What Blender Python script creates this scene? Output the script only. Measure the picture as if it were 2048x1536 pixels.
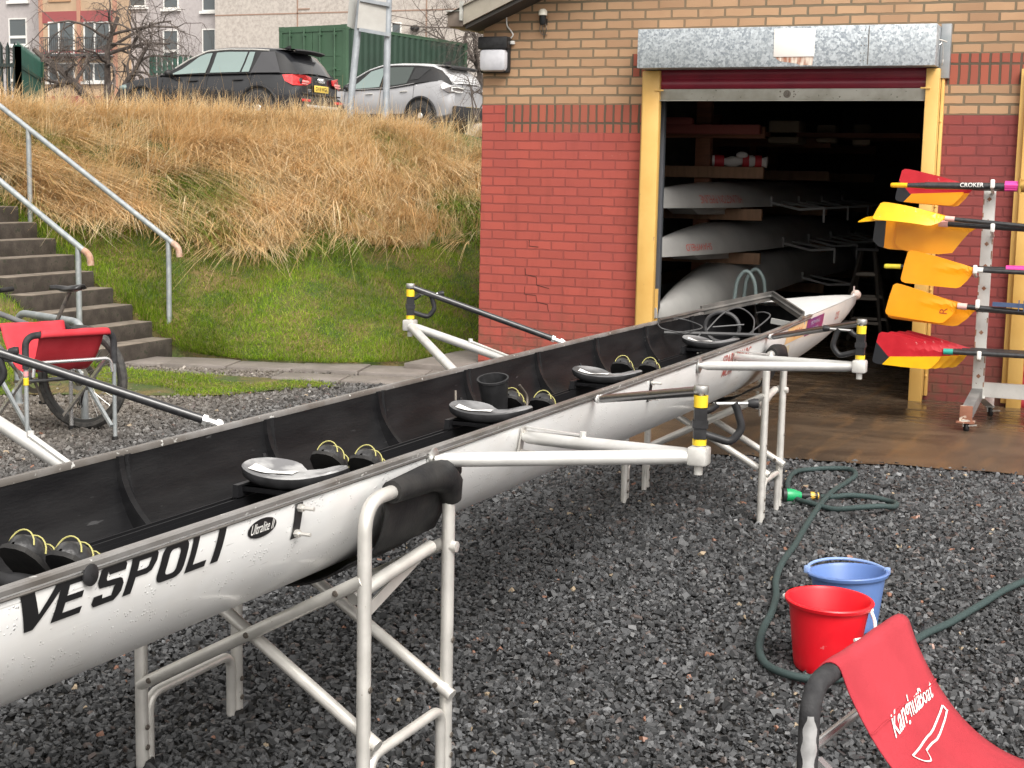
import bpy, bmesh, math, random
import numpy as np
from mathutils import Vector, Matrix

S = bpy.context.scene
COL = S.collection
for o in list(bpy.data.objects):
    bpy.data.objects.remove(o)
rnd = random.Random(11)
npr = np.random.RandomState(5)
R_ = math.radians

# ---------------------------------------------------------------- camera
FPX = 3000.0                                   # focal length in pixels of a 2048 wide picture
CPOS = np.array([5.35002552507101, -12.181183284458376, 1.6924571797979846])
CM = np.array([[0.9234102206118184, 0.38329301254243897, 0.02000077512933998],
               [-0.0701595362950277, 0.11733331875180217, 0.9906111910217624],
               [-0.3773475903414508, 0.9161437435505575, -0.13523844577882022]])
cam_d = bpy.data.cameras.new('camera')
cam = bpy.data.objects.new('camera', cam_d)
COL.objects.link(cam)
cam_d.sensor_width = 36.0
cam_d.lens = FPX / 2048 * 36
cam_d.clip_start = 0.05
cam_d.clip_end = 600
mw = Matrix.Identity(4)
for i in range(3):
    mw[i][0] = CM[0][i]; mw[i][1] = CM[1][i]; mw[i][2] = -CM[2][i]; mw[i][3] = CPOS[i]
cam.matrix_world = mw
S.camera = cam

# ---------------------------------------------------------------- sky, sun, exposure (overcast day)
SUN_EL, SUN_AZ = R_(50), R_(136)
world = bpy.data.worlds.new('World')
S.world = world
world.use_nodes = True
wn = world.node_tree.nodes; wl = world.node_tree.links
bgn = wn['Background']
sky = wn.new('ShaderNodeTexSky')
sky.sky_type = 'NISHITA'
sky.sun_disc = False
sky.sun_elevation = SUN_EL
sky.sun_rotation = SUN_AZ
sky.air_density = 1.0
sky.dust_density = 4.0
sky.ozone_density = 1.0
hs = wn.new('ShaderNodeHueSaturation')         # cloud cover: nearly white light
hs.inputs['Saturation'].default_value = 0.0
wl.new(sky.outputs[0], hs.inputs['Color'])
wb = wn.new('ShaderNodeMix'); wb.data_type = 'RGBA'; wb.blend_type = 'MULTIPLY'; wb.inputs[0].default_value = 1.0
wb.inputs[7].default_value = (1.0, 0.965, 0.925, 1.0)
wl.new(hs.outputs[0], wb.inputs[6]); wl.new(wb.outputs[2], bgn.inputs['Color'])
bgn.inputs['Strength'].default_value = 0.15
sun_d = bpy.data.lights.new('sun', 'SUN')
sun = bpy.data.objects.new('sun', sun_d)
COL.objects.link(sun)
sun_d.energy = 1.4
sun_d.angle = R_(30)
sun_d.color = (1.0, 0.96, 0.9)
sdir = Vector((math.sin(SUN_AZ) * math.cos(SUN_EL), math.cos(SUN_AZ) * math.cos(SUN_EL), math.sin(SUN_EL)))
sun.rotation_euler = sdir.to_track_quat('Z', 'Y').to_euler()
S.view_settings.view_transform = 'Standard'
S.view_settings.look = 'None'
S.view_settings.gamma = 1.0
S.view_settings.exposure = 0.95
S.render.resolution_x = 1024
S.render.resolution_y = 768
S.render.engine = 'CYCLES'

# ---------------------------------------------------------------- where a pixel's ray meets a real plane of the place
def ray(u, v):
    return np.array([(u - 1024) / FPX, -(v - 768) / FPX, 1.0]) @ CM
def G(u, v, z=0.0):
    d = ray(u, v); return CPOS + (z - CPOS[2]) / d[2] * d
def W(u, v, y=0.0):
    d = ray(u, v); return CPOS + (y - CPOS[1]) / d[1] * d
def DP(u, v, dep):
    return CPOS + ray(u, v) * dep
def proj(P):
    d = (np.asarray(P, float) - CPOS) @ CM.T
    return np.stack([1024 + FPX * d[..., 0] / d[..., 2], 768 - FPX * d[..., 1] / d[..., 2], d[..., 2]], -1)

# ---------------------------------------------------------------- materials
def newmat(name):
    m = bpy.data.materials.new(name); m.use_nodes = True
    nt = m.node_tree
    return m, nt, nt.nodes['Principled BSDF'], nt.nodes['Material Output']
def c4(c):
    return (c[0], c[1], c[2], 1.0)
def nd(nt, typ, **kw):
    n = nt.nodes.new(typ)
    for k, v in kw.items():
        if k in n.inputs.keys(): n.inputs[k].default_value = v
        else: setattr(n, k, v)
    return n
def mixc(nt, fac, a, b, blend='MIX'):
    n = nt.nodes.new('ShaderNodeMix'); n.data_type = 'RGBA'; n.blend_type = blend
    for sock, val in ((n.inputs[0], fac), (n.inputs[6], a), (n.inputs[7], b)):
        if hasattr(val, 'links') or isinstance(val, bpy.types.NodeSocket): nt.links.new(val, sock)
        elif isinstance(val, (int, float)): sock.default_value = val
        else: sock.default_value = c4(val)
    return n.outputs[2]
def ramp(nt, src, p0, p1, v0=0.0, v1=1.0):
    n = nt.nodes.new('ShaderNodeMapRange')
    n.inputs['From Min'].default_value = p0; n.inputs['From Max'].default_value = p1
    n.inputs['To Min'].default_value = v0; n.inputs['To Max'].default_value = v1
    nt.links.new(src, n.inputs['Value'])
    return n.outputs[0]
def coords(nt, scale=(1, 1, 1), kind='Object', rot=(0, 0, 0)):
    tc = nt.nodes.new('ShaderNodeTexCoord'); mp = nt.nodes.new('ShaderNodeMapping')
    mp.inputs['Scale'].default_value = scale; mp.inputs['Rotation'].default_value = rot
    nt.links.new(tc.outputs[kind], mp.inputs['Vector'])
    return mp.outputs[0]
def noise(nt, vec, scale, detail=4, rough=0.55):
    n = nd(nt, 'ShaderNodeTexNoise', Scale=scale, Detail=detail, Roughness=rough)
    nt.links.new(vec, n.inputs['Vector'])
    return n.outputs['Fac']
def bump(nt, b, h, strength=0.3, dist=0.01):
    n = nd(nt, 'ShaderNodeBump', Strength=strength, Distance=dist)
    nt.links.new(h, n.inputs['Height']); nt.links.new(n.outputs[0], b.inputs['Normal'])
    return n
def mat(name, col, rough=0.5, metal=0.0, col2=None, vscale=8, lo=0.4, hi=0.65, bmp=0.0, bscale=60, coat=0.0, spots=None, sscale=30, sthr=0.68, rvar=0.0, stretch=(1, 1, 1)):
    m, nt, b, out = newmat(name)
    vec = coords(nt, stretch)
    base = None
    if col2 is not None:
        base = mixc(nt, ramp(nt, noise(nt, vec, vscale), lo, hi), col, col2)
    if spots is not None:
        base = mixc(nt, ramp(nt, noise(nt, vec, sscale, 3), sthr, sthr + 0.04), base if base is not None else col, spots)
    if base is not None: nt.links.new(base, b.inputs['Base Color'])
    else: b.inputs['Base Color'].default_value = c4(col)
    b.inputs['Roughness'].default_value = rough
    if rvar: nt.links.new(ramp(nt, noise(nt, vec, vscale * 1.7), 0.3, 0.7, rough - rvar, rough + rvar), b.inputs['Roughness'])
    b.inputs['Metallic'].default_value = metal
    b.inputs['Coat Weight'].default_value = coat
    if bmp: bump(nt, b, noise(nt, vec, bscale, 5), bmp, 0.01)
    return m

# ---------------------------------------------------------------- mesh building
class MB:
    def __init__(s): s.v = []; s.f = []; s.mi = []; s.cur = 0
    def add(s, vs, fs):
        k = len(s.v); s.v.extend([tuple(map(float, p)) for p in vs])
        for f in fs: s.f.append(tuple(i + k for i in f)); s.mi.append(s.cur)
        return s
    def quad(s, a, b, c, d): return s.add([a, b, c, d], [(0, 1, 2, 3)])
    def box(s, c, size, rot=None, bev=0.0):
        x, y, z = [q / 2 for q in size]
        if bev <= 0:
            vs = [Vector((i, j, k)) for i in (-x, x) for j in (-y, y) for k in (-z, z)]
            fs = [(0, 1, 3, 2), (4, 6, 7, 5), (0, 4, 5, 1), (2, 3, 7, 6), (0, 2, 6, 4), (1, 5, 7, 3)]
        else:
            bm = bmesh.new(); bmesh.ops.create_cube(bm, size=1)
            bmesh.ops.scale(bm, vec=(2 * x, 2 * y, 2 * z), verts=bm.verts)
            bmesh.ops.bevel(bm, geom=bm.edges[:], offset=min(bev, x * .9, y * .9, z * .9), segments=2, affect='EDGES', profile=0.5)
            bm.verts.index_update()
            vs = [p.co.copy() for p in bm.verts]; fs = [[p.index for p in f.verts] for f in bm.faces]; bm.free()
        if rot is not None:
            M = rot if isinstance(rot, Matrix) else Matrix.Rotation(rot, 3, 'Z')
            vs = [M @ p for p in vs]
        c = Vector(c)
        return s.add([p + c for p in vs], fs)
    def beam(s, a, b, w, h, up=(0, 0, 1)):
        a = Vector(a); b = Vector(b); d = (b - a); L = d.length; d.normalize()
        up = Vector(up); x = d.cross(up)
        if x.length < 1e-4: x = d.cross(Vector((1, 0, 0)))
        x.normalize(); u = x.cross(d)
        M = Matrix((d, x, u)).transposed()
        return s.box((a + b) / 2, (L, w, h), M)
    def tube(s, pts, r, n=10, closed=False, cap=True, flat=1.0):
        P = [Vector(p) for p in pts]; N = len(P)
        rr = r if hasattr(r, '__len__') else [r] * N
        T = []
        for i in range(N):
            if closed: t = P[(i + 1) % N] - P[i - 1]
            else: t = P[min(i + 1, N - 1)] - P[max(i - 1, 0)]
            T.append(t.normalized() if t.length > 1e-9 else Vector((0, 0, 1)))
        ref = Vector((0, 0, 1)) if abs(T[0].z) < 0.9 else Vector((1, 0, 0))
        x = T[0].cross(ref).normalized()
        vs = []
        for i in range(N):
            x = (x - T[i] * x.dot(T[i]))
            if x.length < 1e-6: x = T[i].cross(Vector((0.3, 0.5, 0.8)))
            x.normalize(); y = T[i].cross(x)
            for k in range(n):
                a = 2 * math.pi * k / n
                vs.append(P[i] + x * (math.cos(a) * rr[i]) + y * (math.sin(a) * rr[i] * flat))
        fs = []
        for i in range(N if closed else N - 1):
            j = (i + 1) % N
            for k in range(n):
                l = (k + 1) % n
                fs.append((i * n + k, i * n + l, j * n + l, j * n + k))
        if cap and not closed:
            fs.append(tuple(range(n - 1, -1, -1))); fs.append(tuple((N - 1) * n + k for k in range(n)))
        return s.add(vs, fs)
    def lathe(s, prof, c=(0, 0, 0), n=24, axis=(0, 0, 1), cap=False):
        q = Vector((0, 0, 1)).rotation_difference(Vector(axis)).to_matrix(); c = Vector(c)
        vs = []; fs = []
        for r, z in prof:
            for k in range(n):
                a = 2 * math.pi * k / n
                vs.append(q @ Vector((r * math.cos(a), r * math.sin(a), z)) + c)
        for i in range(len(prof) - 1):
            for k in range(n):
                l = (k + 1) % n
                fs.append((i * n + k, i * n + l, (i + 1) * n + l, (i + 1) * n + k))
        if cap:
            fs.append(tuple(range(n - 1, -1, -1))); fs.append(tuple((len(prof) - 1) * n + k for k in range(n)))
        return s.add(vs, fs)
    def sphere(s, c, r, n=12, sq=(1, 1, 1)):
        prof = [(max(1e-4, math.sin(math.pi * i / n)) * r, -math.cos(math.pi * i / n) * r) for i in range(n + 1)]
        k = len(s.v); s.lathe(prof, (0, 0, 0), n * 2)
        for i in range(k, len(s.v)):
            p = s.v[i]; s.v[i] = (p[0] * sq[0] + c[0], p[1] * sq[1] + c[1], p[2] * sq[2] + c[2])
        return s
    def prism(s, poly, d):
        n = len(poly); d = Vector(d); P = [Vector(p) for p in poly]
        vs = P + [p + d for p in P]
        fs = [tuple(range(n - 1, -1, -1)), tuple(range(n, 2 * n))]
        for i in range(n): j = (i + 1) % n; fs.append((i, j, n + j, n + i))
        return s.add(vs, fs)
    def grid(s, rows, closed=False):
        n = len(rows[0]); vs = [p for r in rows for p in r]; fs = []
        for i in range(len(rows) - 1):
            for k in range(n if closed else n - 1):
                l = (k + 1) % n
                fs.append((i * n + k, i * n + l, (i + 1) * n + l, (i + 1) * n + k))
        return s.add(vs, fs)
def fillet(pts, rad, n=6):
    P = [Vector(p) for p in pts]; out = [P[0]]
    for i in range(1, len(P) - 1):
        a, b, c = P[i - 1], P[i], P[i + 1]
        r = min(rad, (a - b).length * .49, (c - b).length * .49)
        p0 = b + (a - b).normalized() * r; p1 = b + (c - b).normalized() * r
        for k in range(n + 1):
            t = k / n
            out.append(p0 * (1 - t) ** 2 + b * 2 * t * (1 - t) + p1 * t * t)
    out.append(P[-1]); return out
def spline(pts, n=8):
    P = [Vector(p) for p in pts]; P = [P[0] * 2 - P[1]] + P + [P[-1] * 2 - P[-2]]; out = []
    for i in range(1, len(P) - 2):
        for k in range(n):
            t = k / n; a, b, c, d = P[i - 1:i + 3]
            out.append(0.5 * ((2 * b) + (c - a) * t + (2 * a - 5 * b + 4 * c - d) * t * t + (3 * b - a - 3 * c + d) * t ** 3))
    out.append(P[-2]); return out

ROOTM = {}
def root_of(o):
    while o.parent: o = o.parent
    return o
def build(name, mb, mats, parent=None, smooth=True, ang=40, world=True):
    me = bpy.data.meshes.new(name)
    vs = mb.v
    if parent is not None and world:
        Mi = ROOTM[root_of(parent).name].inverted()
        vs = [tuple(Mi @ Vector(p)) for p in vs]
    me.from_pydata(vs, [], mb.f)
    if not isinstance(mats, (list, tuple)): mats = [mats]
    for m in mats: me.materials.append(m)
    if len(mats) > 1: me.polygons.foreach_set('material_index', mb.mi)
    if smooth:
        me.polygons.foreach_set('use_smooth', [True] * len(me.polygons))
        me.set_sharp_from_angle(angle=R_(ang))
    me.update()
    o = bpy.data.objects.new(name, me); COL.objects.link(o)
    if parent is not None: o.parent = parent
    return o
def tag(o, label=None, cat=None, group=None, kind=None):
    if label: o['label'] = label
    if cat: o['category'] = cat
    if group: o['group'] = group
    if kind: o['kind'] = kind
    return o
def thing(name, label, cat, loc=(0, 0, 0), rz=0.0, group=None):
    o = bpy.data.objects.new(name, None); COL.objects.link(o)
    o.location = loc; o.rotation_euler = (0, 0, rz); o.empty_display_size = 0.2
    ROOTM[o.name] = Matrix.Translation(Vector(loc)) @ Matrix.Rotation(rz, 4, 'Z')
    return tag(o, label, cat, group)
def solo(name, mb, mats, label, cat, loc=None, group=None, smooth=True, ang=40):
    if loc is None:
        P = np.array(mb.v); loc = (P[:, 0].mean(), P[:, 1].mean(), P[:, 2].min())
    mb.v = [(p[0] - loc[0], p[1] - loc[1], p[2] - loc[2]) for p in mb.v]
    o = build(name, mb, mats, None, smooth, ang)
    o.location = loc
    return tag(o, label, cat, group)
def fastmesh(name, V, F, mats, cols=None, n=4, smooth=False):
    """big meshes from numpy arrays; F is (k, n)"""
    me = bpy.data.meshes.new(name)
    me.vertices.add(len(V)); me.vertices.foreach_set('co', V.astype(np.float32).ravel())
    k = len(F)
    me.loops.add(k * n); me.loops.foreach_set('vertex_index', F.astype(np.int32).ravel())
    me.polygons.add(k); me.polygons.foreach_set('loop_start', np.arange(k, dtype=np.int32) * n)
    me.polygons.foreach_set('loop_total', np.full(k, n, np.int32))
    me.polygons.foreach_set('use_smooth', np.full(k, bool(smooth)))
    if cols is not None:
        at = me.color_attributes.new('tint', 'FLOAT_COLOR', 'POINT')
        c = np.ones((len(V), 4), np.float32); c[:, :3] = cols
        at.data.foreach_set('color', c.ravel())
    me.materials.append(mats); me.update(calc_edges=True)
    o = bpy.data.objects.new(name, me); COL.objects.link(o)
    return o
def text_mesh(txt, size=1.0, bold=0.0, shear=0.0, sub=0, spacing=1.0):
    """flat glyph polygons of a line of writing: list of verts (x, y) and faces, origin lower left"""
    cu = bpy.data.curves.new('txt', 'FONT'); cu.body = txt; cu.size = size; cu.offset = bold; cu.shear = shear
    cu.space_character = spacing; cu.resolution_u = 4
    ob = bpy.data.objects.new('txt', cu); COL.objects.link(ob)
    dg = bpy.context.evaluated_depsgraph_get()
    me = bpy.data.meshes.new_from_object(ob.evaluated_get(dg))
    bm = bmesh.new(); bm.from_mesh(me)
    bmesh.ops.triangulate(bm, faces=bm.faces[:])
    for _ in range(sub):
        L = [e for e in bm.edges if e.calc_length() > size * 0.12]
        if L:
            bmesh.ops.subdivide_edges(bm, edges=L, cuts=1)
            bmesh.ops.triangulate(bm, faces=bm.faces[:])
    bm.verts.index_update()
    vs = np.array([p.co[:2] for p in bm.verts]); fs = [[p.index for p in f.verts] for f in bm.faces]
    bm.free(); bpy.data.objects.remove(ob); bpy.data.curves.remove(cu); bpy.data.meshes.remove(me)
    mn = vs.min(0); mx = vs.max(0)
    return vs - mn, fs, mx - mn
def write_on(mb, txt, w, h, fn, bold=0.0, shear=0.0, sub=0, spacing=1.0):
    """lay a line of writing on a surface: fn(x in 0..w, y in 0..h) gives the point"""
    vs, fs, sz = text_mesh(txt, 1.0, bold, shear, sub, spacing)
    mb.add([fn(p[0] / sz[0] * w, p[1] / sz[1] * h) for p in vs], fs)
    return mb
# ---------------------------------------------------------------- shared materials
COURSE = 0.0776
def brick_mat(name, c1, c2, mortar, depth=0.4, blotch=(0.5, 0.5, 0.5), bamt=0.0, soldier=False, rough=0.8, msize=0.011, chips=0.0):
    m, nt, b, out = newmat(name)
    tc = nt.nodes.new('ShaderNodeTexCoord'); sp = nt.nodes.new('ShaderNodeSeparateXYZ')
    nt.links.new(tc.outputs['Object'], sp.inputs[0])
    ax = nt.nodes.new('ShaderNodeMath'); ax.operation = 'ADD'
    nt.links.new(sp.outputs['X'], ax.inputs[0]); nt.links.new(sp.outputs['Y'], ax.inputs[1])
    az = nt.nodes.new('ShaderNodeMath'); az.operation = 'SUBTRACT'; az.inputs[1].default_value = 0.08
    nt.links.new(sp.outputs['Z'], az.inputs[0])
    cb = nt.nodes.new('ShaderNodeCombineXYZ')
    nt.links.new(ax.outputs[0], cb.inputs['X']); nt.links.new(az.outputs[0], cb.inputs['Y'])
    # slight unevenness of the coursing
    nz = nd(nt, 'ShaderNodeTexNoise', Scale=9.0, Detail=3.0)
    nt.links.new(cb.outputs[0], nz.inputs['Vector'])
    vm = nt.nodes.new('ShaderNodeVectorMath'); vm.operation = 'MULTIPLY_ADD'
    vm.inputs[1].default_value = (0.012, 0.012, 0); 
    sb = nt.nodes.new('ShaderNodeVectorMath'); sb.operation = 'SUBTRACT'; sb.inputs[1].default_value = (.5, .5, .5)
    nt.links.new(nz.outputs['Color'], sb.inputs[0])
    nt.links.new(sb.outputs[0], vm.inputs[0]); nt.links.new(cb.outputs[0], vm.inputs[2])
    br = nt.nodes.new('ShaderNodeTexBrick')
    br.offset = 0.0 if soldier else 0.5
    br.inputs['Scale'].default_value = 1.0
    br.inputs['Mortar Size'].default_value = msize
    br.inputs['Mortar Smooth'].default_value = 0.25
    br.inputs['Bias'].default_value = 0.0
    br.inputs['Brick Width'].default_value = 0.0755 if soldier else 0.225
    br.inputs['Row Height'].default_value = COURSE * 3 if soldier else COURSE
    br.inputs['Color1'].default_value = c4(c1); br.inputs['Color2'].default_value = c4(c2)
    br.inputs['Mortar'].default_value = c4(mortar)
    nt.links.new(vm.outputs[0], br.inputs['Vector'])
    g = noise(nt, cb.outputs[0], 130, 6, 0.7)
    big = noise(nt, cb.outputs[0], 1.6, 5)
    col = mixc(nt, ramp(nt, g, 0.30, 0.75, 0.0, 0.55), br.outputs['Color'], (0.5, 0.5, 0.5), 'OVERLAY')
    col = mixc(nt, ramp(nt, g, 0.28, 0.42, 0.5, 0.0), col, tuple(q * .35 for q in c2))
    if bamt: col = mixc(nt, ramp(nt, big, 0.45, 0.75, 0, bamt), col, blotch)
    if chips:
        ch = noise(nt, cb.outputs[0], 21, 6, 0.75)
        col = mixc(nt, ramp(nt, ch, 0.685, 0.70, 0, chips), col, (0.42, 0.27, 0.20))
        mp = nt.nodes.new('ShaderNodeMapping'); mp.inputs['Scale'].default_value = (3.0, 0.5, 1); nt.links.new(cb.outputs[0], mp.inputs['Vector'])
        streak = noise(nt, mp.outputs[0], 2.2, 5, 0.65)
        col = mixc(nt, ramp(nt, streak, 0.52, 0.75, 0, 0.55), col, tuple(q * 0.55 for q in c1))
        low = ramp(nt, cb.outputs[0], 0, 1); sy = nt.nodes.new('ShaderNodeSeparateXYZ'); nt.links.new(cb.outputs[0], sy.inputs[0])
        dirt = nt.nodes.new('ShaderNodeMath'); dirt.operation = 'MULTIPLY'
        nt.links.new(ramp(nt, sy.outputs['Y'], 0.02, 0.55, 1, 0), dirt.inputs[0]); nt.links.new(ramp(nt, noise(nt, cb.outputs[0], 6, 5, .7), 0.38, 0.62), dirt.inputs[1])
        col = mixc(nt, dirt.outputs[0], col, (0.115, 0.060, 0.036))
    nt.links.new(col, b.inputs['Base Color'])
    b.inputs['Roughness'].default_value = rough
    hgt = nt.nodes.new('ShaderNodeMath'); hgt.operation = 'MULTIPLY_ADD'
    inv = ramp(nt, br.outputs['Fac'], 0, 1, 1, 0)
    nt.links.new(g, hgt.inputs[0]); hgt.inputs[1].default_value = 0.12; nt.links.new(inv, hgt.inputs[2])
    bump(nt, b, hgt.outputs[0], depth, 0.012)
    return m
M = {}
M['brick_paint'] = brick_mat('painted red brick', (0.36, 0.068, 0.048), (0.30, 0.057, 0.041), (0.24, 0.047, 0.036), 0.75, (0.25, 0.05, 0.045), 0.5, rough=0.75, msize=0.008, chips=.8)
M['brick_buff'] = brick_mat('buff brick', (0.43, 0.265, 0.15), (0.33, 0.195, 0.11), (0.15, 0.115, 0.072), 0.5, (0.27, 0.155, 0.085), 0.6)
M['brick_soldier'] = brick_mat('red soldier brick', (0.33, 0.085, 0.05), (0.27, 0.07, 0.045), (0.085, 0.062, 0.040), 0.6, (0.22, 0.08, 0.05), 0.4, soldier=True)
M['brick_maroon'] = brick_mat('dark maroon brick', (0.25, 0.045, 0.04), (0.21, 0.04, 0.036), (0.16, 0.03, 0.028), 0.75, (0.17, 0.035, 0.033), 0.6, rough=0.7, msize=0.008, chips=.35)  # darker maroon copy of the red brick, for walls right of the door
M['yellow_paint'] = mat('yellow paint on steel', (0.66, 0.415, 0.125), 0.45, col2=(0.60, 0.355, 0.095), vscale=3, spots=(0.30, 0.20, 0.10), sscale=26, sthr=0.73, bmp=0.05)
M['galv'] = None
def galv():
    m, nt, b, out = newmat('galvanised sheet')
    vec = coords(nt)
    v = nd(nt, 'ShaderNodeTexVoronoi', Scale=55.0); nt.links.new(vec, v.inputs['Vector'])
    n1 = noise(nt, vec, 70, 5, 0.7); n2 = noise(nt, vec, 2.5, 4)
    bw = nt.nodes.new('ShaderNodeSeparateColor'); nt.links.new(v.outputs['Color'], bw.inputs[0])
    f = nt.nodes.new('ShaderNodeMath'); f.operation = 'MULTIPLY_ADD'; f.inputs[1].default_value = 0.45
    nt.links.new(bw.outputs[0], f.inputs[0]); nt.links.new(n1, f.inputs[2])
    col = mixc(nt, ramp(nt, f.outputs[0], 0.5, 0.92), (0.22, 0.25, 0.28), (0.55, 0.59, 0.62))
    col = mixc(nt, ramp(nt, n2, 0.42, 0.7, 0, 0.45), col, (0.36, 0.39, 0.40))
    nt.links.new(col, b.inputs['Base Color'])
    b.inputs['Metallic'].default_value = 0.35; b.inputs['Roughness'].default_value = 0.5
    return m
M['galv'] = galv()
M['galv_tube'] = mat('galvanised tube', (0.27, 0.295, 0.305), 0.55, 0.4, (0.36, 0.38, 0.385), 18, bmp=0.08, bscale=150)
M['rust'] = mat('rusty steel', (0.30, 0.13, 0.07), 0.8, 0.1, (0.42, 0.28, 0.2), 30, bmp=0.3)
M['alu'] = mat('dull aluminium', (0.72, 0.70, 0.66), 0.42, 0.55, (0.60, 0.585, 0.55), 9, spots=(0.45, 0.42, 0.37), sscale=70, sthr=0.70, rvar=0.1)
M['alu_bright'] = mat('bright aluminium', (0.80, 0.80, 0.79), 0.33, 0.55, (0.70, 0.70, 0.69), 12, rvar=0.1)
M['steel'] = mat('stainless steel', (0.62, 0.62, 0.60), 0.3, 0.9)
M['bolt'] = mat('weathered bolt', (0.16, 0.14, 0.12), 0.5, 0.7)
M['black_plastic'] = mat('black plastic', (0.018, 0.018, 0.019), 0.42, col2=(0.03, 0.03, 0.032), vscale=25)
M['black_rubber'] = mat('black rubber', (0.014, 0.014, 0.015), 0.6, col2=(0.028, 0.027, 0.026), vscale=14, bmp=0.12, bscale=90)
M['foam'] = mat('black foam sleeve', (0.022, 0.022, 0.024), 0.75, col2=(0.045, 0.045, 0.047), vscale=20, bmp=0.25, bscale=130)
M['carbon'] = mat('black carbon shaft', (0.02, 0.02, 0.022), 0.3, col2=(0.035, 0.035, 0.037), vscale=40, coat=0.3)
for k_ in ('black_plastic', 'black_rubber', 'foam'):
    M[k_].node_tree.nodes['Principled BSDF'].inputs['Specular IOR Level'].default_value = 0.25
M['yellow_plastic'] = mat('yellow plastic', (0.80, 0.55, 0.03), 0.4)
M['white_plastic'] = mat('white plastic', (0.78, 0.77, 0.74), 0.4, col2=(0.66, 0.65, 0.62), vscale=12)
M['paper'] = mat('white paper', (0.80, 0.79, 0.77), 0.8)
M['white_paint'] = mat('chipped white paint', (0.70, 0.69, 0.66), 0.5, col2=(0.6, 0.59, 0.56), vscale=7, spots=(0.22, 0.12, 0.08), sscale=38, sthr=0.70)
M['ink_black'] = mat('black vinyl lettering', (0.012, 0.012, 0.013), 0.35)
M['ink_red'] = mat('faded red lettering', (0.40, 0.06, 0.05), 0.5, col2=(0.55, 0.25, 0.22), vscale=60)
M['ink_white'] = mat('white print', (0.80, 0.79, 0.76), 0.55)
M['glass'] = None
def glassy(name, tint, rough=0.06):
    m, nt, b, out = newmat(name)
    b.inputs['Base Color'].default_value = c4(tint); b.inputs['Roughness'].default_value = rough
    b.inputs['Specular IOR Level'].default_value = 0.8; b.inputs['Coat Weight'].default_value = 0.5
    return m
M['car_glass'] = glassy('tinted car glass', (0.05, 0.065, 0.06))
M['car_glass_light'] = glassy('clear car glass', (0.20, 0.26, 0.25))
M['dark_glass'] = glassy('dark car glass', (0.012, 0.013, 0.014))
M['pane'] = glassy('house window pane', (0.08, 0.095, 0.10), 0.1)
# ---------------------------------------------------------------- terrain: lawn and bank as a ruled slope from its foot to its brow
PAIRS = [((-2.70, -9.0), (-6.30, -9.0)), ((-2.70, -4.0), (-6.30, -4.0)), ((-2.70, -1.86), (-6.30, -1.86)), ((-2.75, -1.2), (-6.35, -1.2)), ((-2.72, -0.58), (-6.30, -0.5)),
         ((-2.0, -0.72), (-5.75, 1.3)), ((-1.2, -0.55), (-4.9, 2.7)), ((-0.68, -0.15), (-3.95, 3.95)), ((-0.50, 0.8), (-3.3, 5.6)),
         ((-0.45, 3.0), (-2.8, 8.2)), ((-0.45, 8.0), (-2.4, 13.0)), ((-0.45, 16.0), (-2.3, 20.0))]
_f = np.array([p[0] for p in PAIRS]); _b = np.array([p[1] for p in PAIRS]); _k = np.arange(len(PAIRS), dtype=float)
def hprof(t):
    t = np.asarray(t, float)
    return 0.05 + 2.20 * (0.86 * t + 0.14 * (3 * t * t - 2 * t ** 3))
def slope_pt(k, t):
    k = np.asarray(k, float); t = np.asarray(t, float)
    fx = np.interp(k, _k, _f[:, 0]); fy = np.interp(k, _k, _f[:, 1]); bx = np.interp(k, _k, _b[:, 0]); by = np.interp(k, _k, _b[:, 1])
    x = fx + (bx - fx) * t; y = fy + (by - fy) * t
    z = hprof(np.clip(t, 0, 1)) + 0.05 * np.sin(x * 3.1 + y * 1.7) * np.clip(t, 0, 1) * np.clip(1.2 - t, 0, 1) * 2 + 0.03 * np.sin(x * 7.3 - y * 5.1) * np.clip(t * 2, 0, 1)
    sunk = np.clip((k - 2.0) / 0.25, 0, 1) * np.clip((3.98 - k) / 0.06, 0, 1)      # bed of the stairs
    return np.stack([x, y, z - 0.28 * sunk], -1)
kk = np.linspace(0, len(PAIRS) - 1, 221); tt = np.concatenate([np.linspace(-0.06, 1.0, 44)])
KK, TT = np.meshgrid(kk, tt)
P = slope_pt(KK, TT)
P[..., 2] = np.where(TT < 0, -0.10, P[..., 2])
mb = MB(); mb.grid([[tuple(p) for p in row] for row in P])
def ground_mat(name, a, b_, c_=None, s1=3.0, s2=60):
    m, nt, b, out = newmat(name); vec = coords(nt)
    col = mixc(nt, ramp(nt, noise(nt, vec, s1, 5), 0.4, 0.62), a, b_)
    if c_: col = mixc(nt, ramp(nt, noise(nt, vec, s2, 4, .7), 0.5, 0.66), col, c_)
    nt.links.new(col, b.inputs['Base Color']); b.inputs['Roughness'].default_value = 0.95
    bump(nt, b, noise(nt, vec, s2, 5, .7), 0.8, 0.03)
    return m
M['bank_soil'] = ground_mat('turf and thatch', (0.065, 0.10, 0.018), (0.20, 0.135, 0.055), (0.045, 0.06, 0.018))
bank = build('grass_bank', mb, M['bank_soil'], None, True, 180); bank['kind'] = 'structure'
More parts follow.
